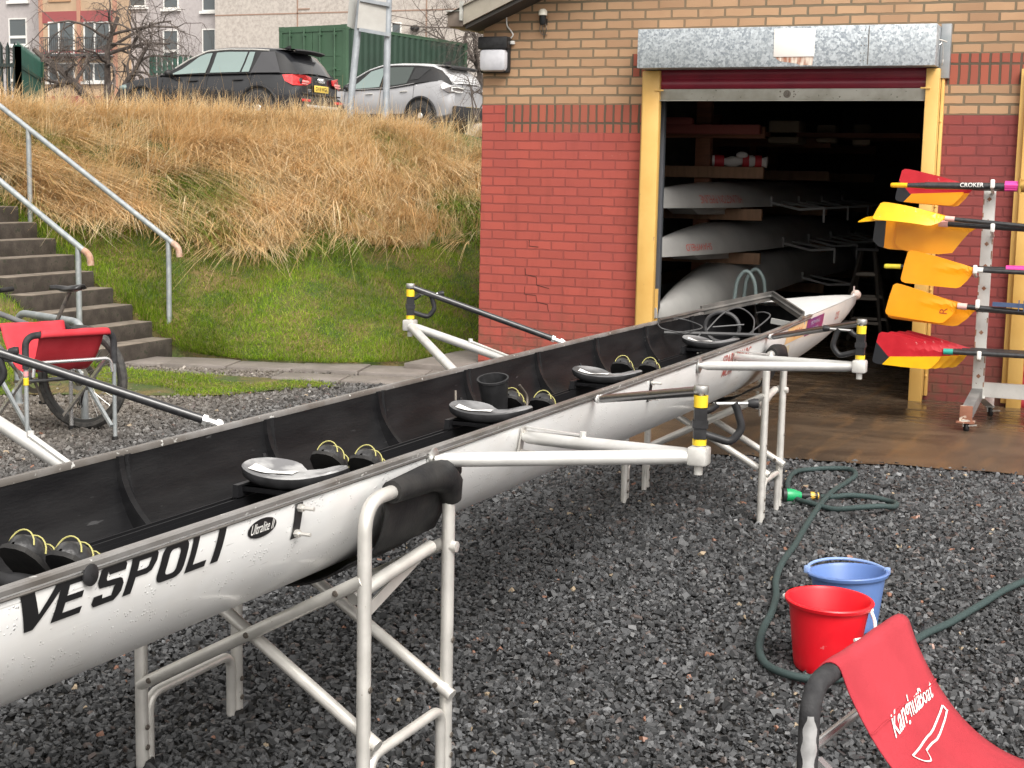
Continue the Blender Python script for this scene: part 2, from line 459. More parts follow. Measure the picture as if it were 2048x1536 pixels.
# car park level beyond the brow
rows = []
for i, d in enumerate([0, 0.5, 2, 5, 10, 20, 40, 110]):
    r = []
    for k in np.linspace(0, len(PAIRS) - 1, 60):
        b0 = np.array([np.interp(k, _k, _b[:, 0]), np.interp(k, _k, _b[:, 1])])
        dirv = np.array([-0.75, 0.66]) if k > 4 else np.array([-1.0, 0.15 * k])
        dirv = dirv / np.linalg.norm(dirv)
        q = b0 + dirv * d
        r.append((q[0], q[1], 2.25 + 0.0235 * min(d, 20) + .012 * min(d, 10) + (0.02 if d == 0.5 else 0)))
    rows.append(r)
mb = MB(); mb.grid(rows)
M['tarmac'] = mat('grey tarmac', (0.07, 0.07, 0.07), 0.8, col2=(0.10, 0.10, 0.095), vscale=2, bmp=0.3, bscale=120)
cp = build('car_park', mb, M['tarmac'], None, True, 180); cp['kind'] = 'structure'

# ---------------------------------------------------------------- yard ground, concrete apron, path, turf strip
mb = MB(); n = 60
xs = np.concatenate([[-120, -40, -12], np.linspace(-6, 10, 40), [20, 60, 160]]); ys = np.concatenate([[-80, -30], np.linspace(-13.5, 0.5, 40), [16, 60, 160]])
mb.grid([[(x, y, -0.02) for x in xs] for y in ys])
M['gravel_bed'] = mat('dark gravel bed', (0.018, 0.017, 0.016), 0.7, col2=(0.05, 0.047, 0.043), vscale=45, lo=.45, hi=.6, bmp=0.9, bscale=50)
gr = build('gravel_ground', mb, M['gravel_bed'], None, False); gr['kind'] = 'structure'

APRON = [(1.15, 0.0), (1.2, -1.5), (1.55, -2.15), (1.95, -2.75), (2.5, -3.2), (3.2, -3.08), (3.7, -3.02), (4.1, -2.95), (4.85, -2.92), (6.0, -2.95), (12.0, -3.0), (12.0, 0.0)]
def wet_concrete():
    m, nt, b, out = newmat('wet brown concrete')
    vec = coords(nt); sp = nt.nodes.new('ShaderNodeSeparateXYZ'); nt.links.new(vec, sp.inputs[0])
    vs = coords(nt, (1.0, 2.6, 1.0), rot=(0, 0, R_(12)))
    n1 = noise(nt, vs, 1.5, 6, .6); n2 = noise(nt, vec, 75, 6, .8); n3 = noise(nt, coords(nt, (1.0, 3.2, 1.0)), 3.0, 5, .6); n4 = noise(nt, coords(nt, (3.5, 0.5, 1)), 2.2, 4)
    col = mixc(nt, ramp(nt, n1, 0.36, 0.66), (0.042, 0.029, 0.020), (0.105, 0.072, 0.046))
    col = mixc(nt, ramp(nt, n4, 0.5, 0.72, 0, .8), col, (0.15, 0.085, 0.040))
    col = mixc(nt, ramp(nt, n2, 0.54, 0.66, 0, .85), col, (0.23, 0.17, 0.12))
    col = mixc(nt, ramp(nt, n2, 0.34, 0.46, .8, 0), col, (0.025, 0.017, 0.011))
    nt.links.new(col, b.inputs['Base Color'])
    # puddles lie near the door
    pm = ramp(nt, sp.outputs['Y'], -1.6, -0.5)
    pn = nt.nodes.new('ShaderNodeMath'); pn.operation = 'MULTIPLY'
    nt.links.new(pm, pn.inputs[0]); nt.links.new(ramp(nt, n3, 0.44, 0.52), pn.inputs[1])
    rgh = ramp(nt, pn.outputs[0], 0, 1, 0.36, 0.07)
    nt.links.new(rgh, b.inputs['Roughness'])
    b.inputs['Specular IOR Level'].default_value = 0.5
    bs = ramp(nt, pn.outputs[0], 0, 1, 0.5, 0.03)
    bp = bump(nt, b, n2, 0.5, 0.006); nt.links.new(bs, bp.inputs['Strength'])
    return m
M['wet_concrete'] = wet_concrete()
mb = MB(); fine = [tuple(p) for p in spline([(x, y, 0.0) for x, y in APRON[1:-1]], 6)]
jag = [(p[0] + rnd.uniform(-.03, .03), p[1] + rnd.uniform(-.04, .04), 0.012) for p in fine]
mb.add([(1.15, 0.0, 0.02)] + jag + [(12.0, 0.0, 0.02)], [tuple(range(len(jag) + 2))])
ap = build('concrete_apron', mb, M['wet_concrete'], None, False); ap['kind'] = 'structure'
from math import atan2
def in_poly(x, y, poly):
    x = np.asarray(x); y = np.asarray(y); c = np.zeros(x.shape, bool); j = len(poly) - 1
    for i in range(len(poly)):
        xi, yi = poly[i][:2]; xj, yj = poly[j][:2]
        c ^= ((yi > y) != (yj > y)) & (x < (xj - xi) * (y - yi) / (yj - yi + 1e-12) + xi)
        j = i
    return c

M['slab'] = mat('grey paving slab', (0.155, 0.135, 0.12), 0.6, col2=(0.205, 0.18, 0.162), vscale=4, spots=(0.16, 0.145, 0.12), sscale=22, sthr=.64, bmp=0.25, bscale=120)
mb = MB()
A = np.array([-3.05, -1.42]); d1 = np.array([2.1, 0.52]); d1 /= np.linalg.norm(d1); nrm = np.array([-d1[1], d1[0]])
L = 0.0
for i in range(6):
    for j in range(1 if i < 3 else 2):
        w = 0.58; a = A + d1 * (i * (w + .012)) + nrm * (-.40 * j if j else 0.0)
        c = a + d1 * w / 2 + nrm * .26
        if j: c = a + d1 * w / 2 + nrm * 0.0
        mb.box((c[0], c[1], -0.008 + rnd.uniform(-.005, .005)), (w, .50 if not j else .36, .07), math.atan2(d1[1], d1[0]) + rnd.uniform(-.01, .01), .006)
for i in range(14):
    mb.box((-0.27 + rnd.uniform(-.01, .01), -0.1 + i * .62, 0.030 + rnd.uniform(-.005, .005)), (.52, .60, .07), rnd.uniform(-.01, .01), .006)
ph = build('paving_path', mb, M['slab'], None, True, 30); ph['kind'] = 'structure'

TURF = [(-2.95, -1.6), (-2.2, -1.62), (-1.4, -1.52), (-0.85, -1.45), (-0.55, -1.62), (-0.85, -2.1), (-1.05, -2.55), (-1.45, -2.8), (-1.9, -3.0), (-2.6, -3.4), (-2.95, -3.6)]
mb = MB(); mb.add([(x, y, 0.012) for x, y in TURF], [tuple(range(len(TURF)))])
tf = build('turf_strip', mb, M['bank_soil'], None, False); tf['kind'] = 'structure'

# ---------------------------------------------------------------- loose stones of the yard (stuff)
def make_stones(N0, seed):
    rs = np.random.RandomState(seed)
    # dense near the camera, thinner far off: sample in picture space of the ground, then keep real positions
    x = rs.uniform(-4.5, 7.2, N0); y = rs.uniform(-9.6, -1.0, N0)
    q = proj(np.stack([x, y, np.zeros(N0)], -1))
    keep = (q[:, 0] > -160) & (q[:, 0] < 2230) & (q[:, 1] < 1680)
    ap_poly = jag and [(1.15, 0.0)] + [(p[0], p[1]) for p in jag] + [(12, 0)]
    e = rs.normal(0, .05, N0); e2 = rs.normal(0, .05, N0)
    keep &= ~in_poly(x + e * 1.3, y + e2 * 1.3, ap_poly)
    keep &= ~(in_poly(x + e, y + e2, TURF) & (rs.rand(N0) > .06))
    keep &= (x - A[0]) * nrm[0] + (y - A[1]) * nrm[1] < -0.02
    keep &= ~((x > -.75) & (x < .3) & (y > -.95))
    keep &= ~((x < 1.2) & (y > -0.9))
    x = x[keep]; y = y[keep]; dd = q[keep, 2]; n = len(x)
    s = rs.gamma(9, 1 / 9., n) * 0.0100 * np.clip(dd / 6.0, 1.0, 1.35)
    # angular chips: four sided prisms with a smaller, shifted and tilted top face
    qa = (np.arange(4) * math.pi / 2)[None] + rs.uniform(-.5, .5, (n, 4)); qr = rs.uniform(.62, 1.3, (n, 4))
    bx = np.cos(qa) * qr; by = np.sin(qa) * qr * rs.uniform(.6, 1.0, n)[:, None]; th_ = rs.uniform(.20, .48, n)
    k_ = rs.uniform(.45, .92, n)[:, None]; ox, oy = rs.uniform(-.25, .25, (2, n)); tx, ty = rs.uniform(-.28, .28, (2, n))
    tx_ = bx * k_ + ox[:, None]; ty_ = by * k_ + oy[:, None]
    bot = np.stack([bx, by, -th_[:, None] + .3 * (bx * ty[:, None])], -1); top = np.stack([tx_, ty_, th_[:, None] + tx_ * tx[:, None] + ty_ * ty[:, None]], -1)
    V = np.concatenate([bot, top], 1) * s[:, None, None] * 1.2
    qn = rs.normal(0, 1, (n, 4)); qn[:, 1:3] *= .24; flip = rs.rand(n) < .10; qn[flip, 1] *= 5; qn[:, 0] += 0; qn /= np.linalg.norm(qn, axis=1)[:, None]
    w, a, b, c = qn.T
    Rm = np.stack([np.stack([1 - 2 * (b * b + c * c), 2 * (a * b - c * w), 2 * (a * c + b * w)], -1), np.stack([2 * (a * b + c * w), 1 - 2 * (a * a + c * c), 2 * (b * c - a * w)], -1), np.stack([2 * (a * c - b * w), 2 * (b * c + a * w), 1 - 2 * (a * a + b * b)], -1)], 1)
    V = np.einsum('nij,nkj->nki', Rm, V)
    V += np.stack([x, y, rs.uniform(-.012, .006, n)], -1)[:, None]
    F = np.array([(3, 2, 1, 0), (4, 5, 6, 7), (0, 1, 5, 4), (1, 2, 6, 5), (2, 3, 7, 6), (3, 0, 4, 7)])
    F = (F[None] + 8 * np.arange(n)[:, None, None]).reshape(-1, 4)
    g = 0.024 + 0.066 * rs.rand(n) ** 1.6
    col = np.stack([g * 0.97, g, g * 1.05], -1)
    far = np.clip((-x - 0.0) / 1.5, 0, 1)[:, None]             # browner, older gravel by the steps
    col = col * (1 - far) + far * (np.stack([g * 1.9 + .035, g * 1.72 + .027, g * 1.5 + .020], -1))
    u = rs.rand(n)
    col[u < .0025] = np.array([.24, .12, .08]); col[(u > .006) & (u < .009)] = np.array([.32, .25, .17])
    col[(u > .0105) & (u < .05)] *= 1.7; col[(u > .05) & (u < .075)] = np.array([.085, .066, .06])
    return V.reshape(-1, 3), F, np.repeat(col, 8, 0)
def tint_mat(name, rough=.6, translucent=0.0, mul=1.0, bmp=0, rough2=None):
    m, nt, b, out = newmat(name)
    at = nt.nodes.new('ShaderNodeVertexColor'); at.layer_name = 'tint'
    nt.links.new(at.outputs['Color'], b.inputs['Base Color'])
    b.inputs['Roughness'].default_value = rough
    if rough2: nt.links.new(ramp(nt, noise(nt, coords(nt), 40), .35, .65, rough, rough2), b.inputs['Roughness'])
    if bmp: bump(nt, b, noise(nt, coords(nt), 220, 4), bmp, .004)
    if translucent:                                  # thin leaves let light through
        tr_ = nt.nodes.new('ShaderNodeBsdfTranslucent'); nt.links.new(at.outputs['Color'], tr_.inputs['Color'])
        mx = nt.nodes.new('ShaderNodeMixShader'); mx.inputs[0].default_value = translucent
        nt.links.new(b.outputs[0], mx.inputs[1]); nt.links.new(tr_.outputs[0], mx.inputs[2]); nt.links.new(mx.outputs[0], out.inputs['Surface'])
    return m
M['stones'] = tint_mat('damp basalt chippings', 0.40, rough2=.62)
V, F, C = make_stones(440000, 3)
st = fastmesh('gravel_stones', V, F, M['stones'], C); st['kind'] = 'stuff'
print('stones', len(V) // 8)

# ---------------------------------------------------------------- grass (stuff)
def blades(P, h, lean, w, col, coltip, seed, droop=0.5, levels=3):
    """P roots (n,3); lean (n,2) horizontal vectors; bending strips of quads"""
    rs = np.random.RandomState(seed); n = len(P)
    ld = lean / (np.linalg.norm(lean, axis=1)[:, None] + 1e-9)
    side = np.stack([-ld[:, 1], ld[:, 0], np.zeros(n)], -1)
    sa = rs.uniform(-1, 1, n)[:, None]; side = side * (1 - abs(sa) * .5) + np.concatenate([ld, np.zeros((n, 1))], 1) * sa * .6
    rows = []; cols = []
    for i in range(levels + 1):
        t = i / levels
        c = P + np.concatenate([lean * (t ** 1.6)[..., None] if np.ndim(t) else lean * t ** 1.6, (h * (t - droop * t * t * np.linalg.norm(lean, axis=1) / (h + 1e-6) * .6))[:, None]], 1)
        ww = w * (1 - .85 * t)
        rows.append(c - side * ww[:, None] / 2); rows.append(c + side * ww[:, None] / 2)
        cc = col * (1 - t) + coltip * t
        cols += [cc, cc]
    V = np.stack(rows, 1).reshape(-1, 3); C = np.stack(cols, 1).reshape(-1, 3); m = 2 * (levels + 1)
    F = np.array([(2 * i, 2 * i + 1, 2 * i + 3, 2 * i + 2) for i in range(levels)])
    F = (F[None] + m * np.arange(n)[:, None, None]).reshape(-1, 4)
    return V, F, C
def sm_noise(x, y, s, seed):
    rs = np.random.RandomState(seed); r = np.zeros_like(x)
    for i in range(7):
        a = rs.uniform(0, 6.28); f = s * rs.uniform(.6, 1.9); r += np.sin((x * math.cos(a) + y * math.sin(a)) * f + rs.uniform(0, 6.28))
    return r / 7
def seen(P, m=90):
    q = proj(P); return (q[:, 0] > -m) & (q[:, 0] < 1010 + m) & (q[:, 1] > -100) & (q[:, 1] < 900)
rs = np.random.RandomState(21)
M['blades'] = tint_mat('grass blades', .85, .42)
M['blades'].node_tree.nodes['Principled BSDF'].inputs['Specular IOR Level'].default_value = .12
# dry bank grass: tussocks
nt_ = 5200
k = rs.uniform(1.2, 9.6, nt_); t = 0.40 + 0.66 * rs.rand(nt_)
pos = slope_pt(k, np.minimum(t, 1.0)); over = np.maximum(t - 1.0, 0)[:, None]
pos[:, :2] += over * np.array([-0.75, .66]) * 4.5
edge = 0.44 + .05 * sm_noise(pos[:, 0], pos[:, 1], 2.2, 4) + np.where(k < 5.0, .10 * (5.0 - np.minimum(k, 5.0)), 0)
ok = (t > edge) & seen(pos) & ~((k > 2.0) & (k < 4.12))
bare = sm_noise(pos[:, 0], pos[:, 1], 2.0, 9)
ok &= (bare > -0.34) | (rs.rand(nt_) < .25)
pos = pos[ok]; t = t[ok]; k = k[ok]; n = len(pos)
print('tussocks', n)
gdir = np.stack([np.interp(k, _k, (_f - _b)[:, 0]), np.interp(k, _k, (_f - _b)[:, 1])], -1); gdir /= np.linalg.norm(gdir, axis=1)[:, None]
per = 30
idx = np.repeat(np.arange(n), per); N = len(idx)
ang = rs.uniform(0, 6.28, N); rad = rs.rand(N) ** .6
hh = np.interp(t, [.4, .75, .95, 1.05], [.28, .38, .38, .40])[idx] * rs.uniform(.55, 1.2, N) * (0.75 + .5 * rs.rand(n))[idx]
fall = np.interp(t, [.4, .8, 1.0], [1.25, 1.05, .55])[idx]
tdir = rs.normal(0, .75, (n, 2)) + gdir * .75
sw = sm_noise(pos[:, 0] * 1.0, pos[:, 1], 1.3, 31) * 2.6
tdir = tdir * .8 + np.stack([gdir[:, 0] * np.cos(sw) - gdir[:, 1] * np.sin(sw), gdir[:, 0] * np.sin(sw) + gdir[:, 1] * np.cos(sw)], -1) * .9
lean = np.stack([np.cos(ang), np.sin(ang)], -1) * (hh * .85 * rad)[:, None] + tdir[idx] * (hh * fall * .85)[:, None] * rs.uniform(.25, 1.25, N)[:, None]
P = pos[idx] + np.stack([np.cos(ang) * rad * .11, np.sin(ang) * rad * .11, np.full(N, -.02)], -1)
tc = np.array([[.78, .57, .31], [.82, .66, .41], [.70, .47, .23], [.86, .74, .52], [.50, .32, .15]])
tuft = tc[rs.choice(5, n, p=[.32, .27, .19, .12, .10])] * rs.uniform(.8, 1.12, n)[:, None]
greenish = (sm_noise(pos[:, 0], pos[:, 1], 2.6, 13) > .30) | (rs.rand(n) < .05)
col = tuft[idx] * rs.uniform(.75, 1.15, N)[:, None]
gsel = greenish[idx] & (rs.rand(N) < .72)
col[gsel] = np.array([.13, .20, .025]) * rs.uniform(.7, 1.5, (gsel.sum(), 1))
hh = np.where(gsel, hh * .55, hh)
base = col * np.array([.92, .90, .85])
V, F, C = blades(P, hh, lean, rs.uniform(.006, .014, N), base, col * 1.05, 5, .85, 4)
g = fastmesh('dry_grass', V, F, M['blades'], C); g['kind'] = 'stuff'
# standing seed stalks along the brow
n = 700
k = rs.uniform(1.2, 9.6, n); t = rs.uniform(.72, 1.07, n)
P = slope_pt(k, np.minimum(t, 1)); P[:, :2] += np.maximum(t - 1, 0)[:, None] * np.array([-.75, .66]) * 4.5
ok = seen(P) & ~((k > 2.0) & (k < 4.12)); P = P[ok]; n = len(P)
h = rs.uniform(.35, .75, n); lean = rs.normal(0, .13, (n, 2)); c = np.array([.52, .36, .19]) * rs.uniform(.8, 1.3, (n, 1))
V, F, C = blades(P, h, lean, rs.uniform(.005, .009, n), c * .8, c, 8, .3, 4)
g = fastmesh('grass_stalks', V, F, M['blades'], C); g['kind'] = 'stuff'
# lawn
n = 150000
k = rs.uniform(0.5, 9.6, n); t = rs.uniform(-.01, .62, n)
P = slope_pt(k, np.maximum(t, 0))
edge = 0.50 + .05 * sm_noise(P[:, 0], P[:, 1], 2.2, 4) + np.where(k < 5.0, .10 * (5.0 - np.minimum(k, 5.0)), 0)
ok = (t < edge + rs.normal(0, .04, n)) & seen(P) & ~((k > 2.02) & (k < 4.02))
x = rs.uniform(-3, -.5, 30000); y = rs.uniform(-3.6, -1.4, 30000); ins = in_poly(x + rs.normal(0, .04, 30000), y + rs.normal(0, .04, 30000), TURF)
dens = sm_noise(x, y, 3.5, 2) + (-(y + 1.6)) * -.45
ins &= dens > -.55
T = np.stack([x[ins], y[ins], np.full(ins.sum(), .012)], -1)
ke = rs.uniform(3.93, 4.06, 5000); te = rs.uniform(0, .95, 5000); E_ = slope_pt(np.full(5000, 4.02), te); E_[:, 1] = -0.615 + (ke - 3.93) * 1.2; T = np.concatenate([E_, T])
kt = np.concatenate([k[ok], np.full(len(T), 6.0)]); P = np.concatenate([P[ok], T]); n = len(P)
h = rs.uniform(.028, .062, n) * (1 + .35 * sm_noise(P[:, 0], P[:, 1], 5, 6))
h[len(P) - len(T):] *= .62
sidegrass = (kt < 4.3); h = np.where(sidegrass, h * rs.uniform(.9, 1.9, n), h)
lean = rs.normal(0, .035, (n, 2)) + np.array([.012, -.008])
pal = np.array([[.20, .34, .020], [.31, .45, .034], [.14, .24, .016], [.40, .48, .06], [.48, .42, .15]])
mix_ = sm_noise(P[:, 0], P[:, 1], 4.2, 3)
pi = rs.choice(5, n, p=[.36, .28, .17, .13, .06])
col = pal[pi] * (1 + .5 * mix_)[:, None] * rs.uniform(.8, 1.2, (n, 1))
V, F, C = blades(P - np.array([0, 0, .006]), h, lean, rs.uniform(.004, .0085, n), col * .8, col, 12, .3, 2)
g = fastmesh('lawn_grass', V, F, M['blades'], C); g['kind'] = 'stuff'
print('lawn', n)
# ---------------------------------------------------------------- concrete stairs up the bank
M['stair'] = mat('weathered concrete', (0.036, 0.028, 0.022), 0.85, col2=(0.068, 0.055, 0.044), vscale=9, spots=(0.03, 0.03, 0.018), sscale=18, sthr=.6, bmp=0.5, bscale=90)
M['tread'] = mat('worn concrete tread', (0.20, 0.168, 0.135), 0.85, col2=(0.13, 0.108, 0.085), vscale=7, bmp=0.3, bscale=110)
TOPS = [(345, 678), (321, 644), (279, 608), (238, 576), (193, 542), (147, 510), (113, 477), (75.5, 446), (38, 414)]
yF, yN = -0.60, -1.80
ed = [W(u, v, yF) for u, v in TOPS]
run = (ed[-1][0] - ed[0][0]) / 8; rise = (ed[-1][2] - ed[0][2]) / 8
x0, z0 = ed[0][0], ed[0][2]
st_root = thing('concrete_stairs', 'weathered dark concrete stairs climbing the grassy bank between two handrails', 'stairs', (x0, (yF + yN) / 2, 0))
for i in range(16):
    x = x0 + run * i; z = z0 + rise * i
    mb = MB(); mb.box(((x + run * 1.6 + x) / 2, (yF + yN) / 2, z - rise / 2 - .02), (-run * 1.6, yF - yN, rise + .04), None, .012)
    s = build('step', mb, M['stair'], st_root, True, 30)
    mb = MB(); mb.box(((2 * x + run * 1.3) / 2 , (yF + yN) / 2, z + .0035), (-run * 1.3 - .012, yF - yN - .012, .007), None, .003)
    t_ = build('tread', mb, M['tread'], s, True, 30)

def rail(name, label, y, pbot, ptop_hint, along, posts, rr=0.026):
    root = thing(name, label, 'handrail', (posts[0][0], y, posts[0][1]))
    (xa, za), (xb, zb) = along                    # lower end, upper end on plane y
    mb = MB(); d = Vector((xa - xb, 0, za - zb)).normalized()
    end = Vector((xa, y, za))
    pts = fillet([(xb, y, zb), end, end + Vector((0.035, 0, -0.03)), end + Vector((0.045, 0, -0.10))], .05, 5)
    mb.tube(pts[:1] + pts[1:], rr, 12)
    build('rail', mb, M['galv_tube'], root)
    mb = MB(); k = fillet([end + d * -0.03, end + Vector((0.004, 0, 0.002)), end + Vector((0.040, 0, -0.035)), end + Vector((0.048, 0, -0.11))], .05, 5)
    mb.tube(k, rr + .0035, 12); build('rail_end', mb, M['rust_pale'], root)
    for px, pz in posts:
        top = za + (px - xa) / (xb - xa) * (zb - za)
        mb = MB(); mb.tube([(px, y, pz), (px, y, top)], rr * .96, 12); build('post', mb, M['galv_tube'], root)
    return root
M['rust_pale'] = mat('worn rusty pipe end', (0.36, 0.20, 0.13), 0.7, 0.1, (0.45, 0.32, 0.25), 26, bmp=.2)
yf = -0.52
a = W(350, 490, yf); b = W(0, 212, yf); c = W(-600, -260, yf)
sl = (b[2] - a[2]) / (b[0] - a[0])
p1 = W(339, 672, yf); p2 = W(61, 445, yf)
rail('handrail', 'grey galvanised handrail on the grass side of the stairs, rising past the dry grass', yf, None, None, ((a[0], a[2]), (a[0] - 4.6, a[2] - 4.6 * sl)), [(p1[0], p1[2] - .06), (p2[0], p2[2] - .15), (p2[0] - 1.75, p2[2] + .9)])
yn = -1.72
a = W(172, 505, yn); b = W(0, 362, yn); sl = (b[2] - a[2]) / (b[0] - a[0]); p1 = W(158, 600, yn)
rail('handrail', 'grey galvanised handrail on the near side of the stairs, behind the bicycle saddle', yn, None, None, ((a[0], a[2]), (a[0] - 4.3, a[2] - 4.3 * sl)), [(p1[0], 0.0), (p1[0] - 1.85, 1.0)])
# ---------------------------------------------------------------- brick boathouse
hb = thing('brick_boathouse', 'brick boathouse with red painted lower walls, buff bricks above and an open yellow doorway', 'boathouse', (0, 0, 0))
zc = lambda n: 0.08 + COURSE * n           # level of the n-th brick course
ZP, ZS = zc(26), zc(29)                    # top of paint, top of soldier band (left pier)
DL, DR, DH = 1.56, 3.80, 2.72              # door opening
D2 = 4.50
TOPZ = lambda x: 3.015 + 0.43 * min(x, 10 - x)
mb = MB()
mats_w = [M['brick_paint'], M['brick_buff'], M['brick_soldier'], M['brick_maroon']]
def wq(x0, x1, z0, z1, mi, y=0.0):
    mb.cur = mi; mb.quad((x0, y, z0), (x1, y, z0), (x1, y, z1), (x0, y, z1))
wq(0, DL, -.1, ZP, 0)
wq(0, .215, ZP, ZS, 0 if False else 3, 0); mb.mi[-1] = 0
wq(.215, DL, ZP, ZS, 2)
wq(0, DL, ZS, 2.98, 1)
wq(DR, D2, -.1, zc(28) + .0, 3)
wq(DR, D2, zc(28), zc(31), 1); wq(DR, D2, zc(31), zc(34), 2); wq(DR, D2, zc(34), 2.98, 1)
wq(DL, DR, DH, 2.98, 1)
wq(1.36, DL, zc(32), zc(34) + .03, 2, -0.0015)
wq(D2, D2 + 2.4, 2.5, 2.98, 1); wq(D2 + 2.4, 10, -.1, zc(28), 3); wq(D2 + 2.4, 10, zc(28), 2.98, 1)
mb.cur = 1
mb.add([(0, 0, 2.98), (10, 0, 2.98), (10, 0, 3.0), (5, 0, 5.15), (0, 0, 3.0)], [(0, 1, 2, 3, 4)])
# reveals of the opening and the outer side walls
mb.cur = 1
for x, s in ((DL, 1), (DR, -1), (D2, 1), (D2 + 2.4, -1)):
    mb.quad((x, 0, -.1), (x, .26, -.1), (x, .26, DH), (x, 0, DH))
mb.quad((DL, 0, DH), (DR, 0, DH), (DR, .26, DH), (DL, .26, DH))
mb.quad((D2, 0, 2.5), (D2 + 2.4, 0, 2.5), (D2 + 2.4, .26, 2.5), (D2, .26, 2.5))
mb.quad((0, 0, -.1), (0, 16, -.1), (0, 16, 3.0), (0, 0, 3.0)); mb.quad((10, 0, -.1), (10, 16, -.1), (10, 16, 3.0), (10, 0, 3.0))
mb.add([(0, 16, -.1), (10, 16, -.1), (10, 16, 3.0), (5, 16, 5.15), (0, 16, 3.0)], [(0, 1, 2, 3, 4)])
build('wall', mb, mats_w, hb, False)
# settlement cracks in the painted pier
M['crack'] = mat('dark crack', (0.04, 0.015, 0.012), .9)
def crack(pts, w):
    mb = MB()
    for (u0, v0), (u1, v1) in zip(pts[:-1], pts[1:]):
        a = W(u0, v0); b = W(u1, v1); mb.beam((a[0], -.0012, a[2]), (b[0], -.0012, b[2]), .003, w, (0, -1, 0) if abs(a[0] - b[0]) < abs(a[2] - b[2]) else (0, 0, 1))
    build('crack', mb, M['crack'], hb, False)
crack([(1050.5, 536), (1051.5, 548)], .010)
crack([(1051, 549), (1073, 554), (1073.5, 569), (1074, 570), (1098, 577)], .005)
crack([(1050, 572), (1049, 588), (1072, 591), (1074, 604), (1095, 609), (1097, 623)], .004)
crack([(1059, 480), (1058.5, 492), (1077, 494)], .005)
# interior lining: painted blockwork, floor, ceiling
mb = MB()
M['block'] = mat('grey painted blockwork', (0.30, 0.29, 0.28), 0.8, col2=(0.24, 0.235, 0.23), vscale=5, bmp=.2)
mb.quad((.26, .26, 0), (.26, 15.8, 0), (.26, 15.8, 3.1), (.26, .26, 3.1)); mb.quad((9.7, .26, 0), (9.7, 15.8, 0), (9.7, 15.8, 3.1), (9.7, .26, 3.1))
mb.quad((.26, 15.8, 0), (9.7, 15.8, 0), (9.7, 15.8, 3.1), (.26, 15.8, 3.1))
for x0, x1, z0 in ((.26, DL, 0), (DL, DR, DH), (DR, D2, 0), (D2, D2 + 2.4, 2.5), (D2 + 2.4, 9.7, 0)):
    mb.quad((x0, .262, z0), (x1, .262, z0), (x1, .262, 3.1), (x0, .262, 3.1))
build('inner_wall', mb, M['block'], hb, False)
mb = MB(); mb.quad((.26, .26, 3.1), (9.7, .26, 3.1), (9.7, 15.8, 3.1), (.26, 15.8, 3.1))
build('ceiling', mb, mat('dark boarded ceiling', (0.06, 0.055, 0.05), .9), hb, False)
mb = MB(); mb.quad((DL, 0.0, .02), (DR, 0.0, .02), (DR, .26, .02), (DL, .26, .02)); mb.quad((.26, .26, .02), (9.7, .26, .02), (9.7, 15.8, .02), (.26, 15.8, .02))
build('floor', mb, M['wet_concrete'], hb, False)
# roof, bargeboard, eave end
mb = MB(); M['roof'] = mat('grey roof sheet', (0.16, 0.15, 0.14), .8, bmp=.2)
for s in (1,):
    mb.add([(-.22, -.32, 3.07), (5, -.32, 5.32), (5, 16.2, 5.32), (-.22, 16.2, 3.07)], [(0, 1, 2, 3)])
    mb.add([(10.22, -.32, 3.07), (5, -.32, 5.32), (5, 16.2, 5.32), (10.22, 16.2, 3.07)], [(0, 1, 2, 3)])
build('roof', mb, M['roof'], hb, False)
M['fascia'] = mat('weathered taupe fascia board', (0.30, 0.27, 0.22), .6, col2=(0.24, 0.215, 0.175), vscale=6, bmp=.1)
M['soffit'] = mat('dark soffit', (0.05, 0.045, 0.04), .7)
mb = MB(); sl = .43
y0 = -.30
def fz(x): return 2.985 + sl * (x + .06)
mb.prism([(-.06, y0, fz(-.06)), (5, y0, fz(5)), (5, y0, fz(5) + .17), (-.06, y0, fz(-.06) + .17)], (0, .03, 0))
mb.prism([(10.06, y0, fz(-.06)), (5, y0, fz(5)), (5, y0, fz(5) + .17), (10.06, y0, fz(-.06) + .17)], (0, .03, 0))
build('bargeboard', mb, M['fascia'], hb, False)
mb = MB(); mb.prism([(-.05, y0 + .03, fz(-.05) - .035), (5, y0 + .03, fz(5) - .035), (5, y0 + .03, fz(5) - .005), (-.05, y0 + .03, fz(-.05) - .005)], (0, .28, 0))
build('soffit', mb, M['soffit'], hb, False)
mb = MB(); mb.box((-.14, -.12, 3.035), (.15, .34, .13), None, .01); mb.box((-.14, 8, 3.035), (.13, 16, .11))
build('gutter', mb, mat('brown gutter', (0.14, 0.11, 0.09), .5, col2=(.2, .16, .13), vscale=8), hb)
mb = MB(); mb.box((-.14, -.12, 3.104), (.17, .36, .012)); mb.box((-.075, -.3, 3.10), (.02, .05, .16))
build('flashing', mb, mat('pale flashing', (0.42, 0.42, 0.40), .6, col2=(.3, .3, .27), vscale=16), hb)

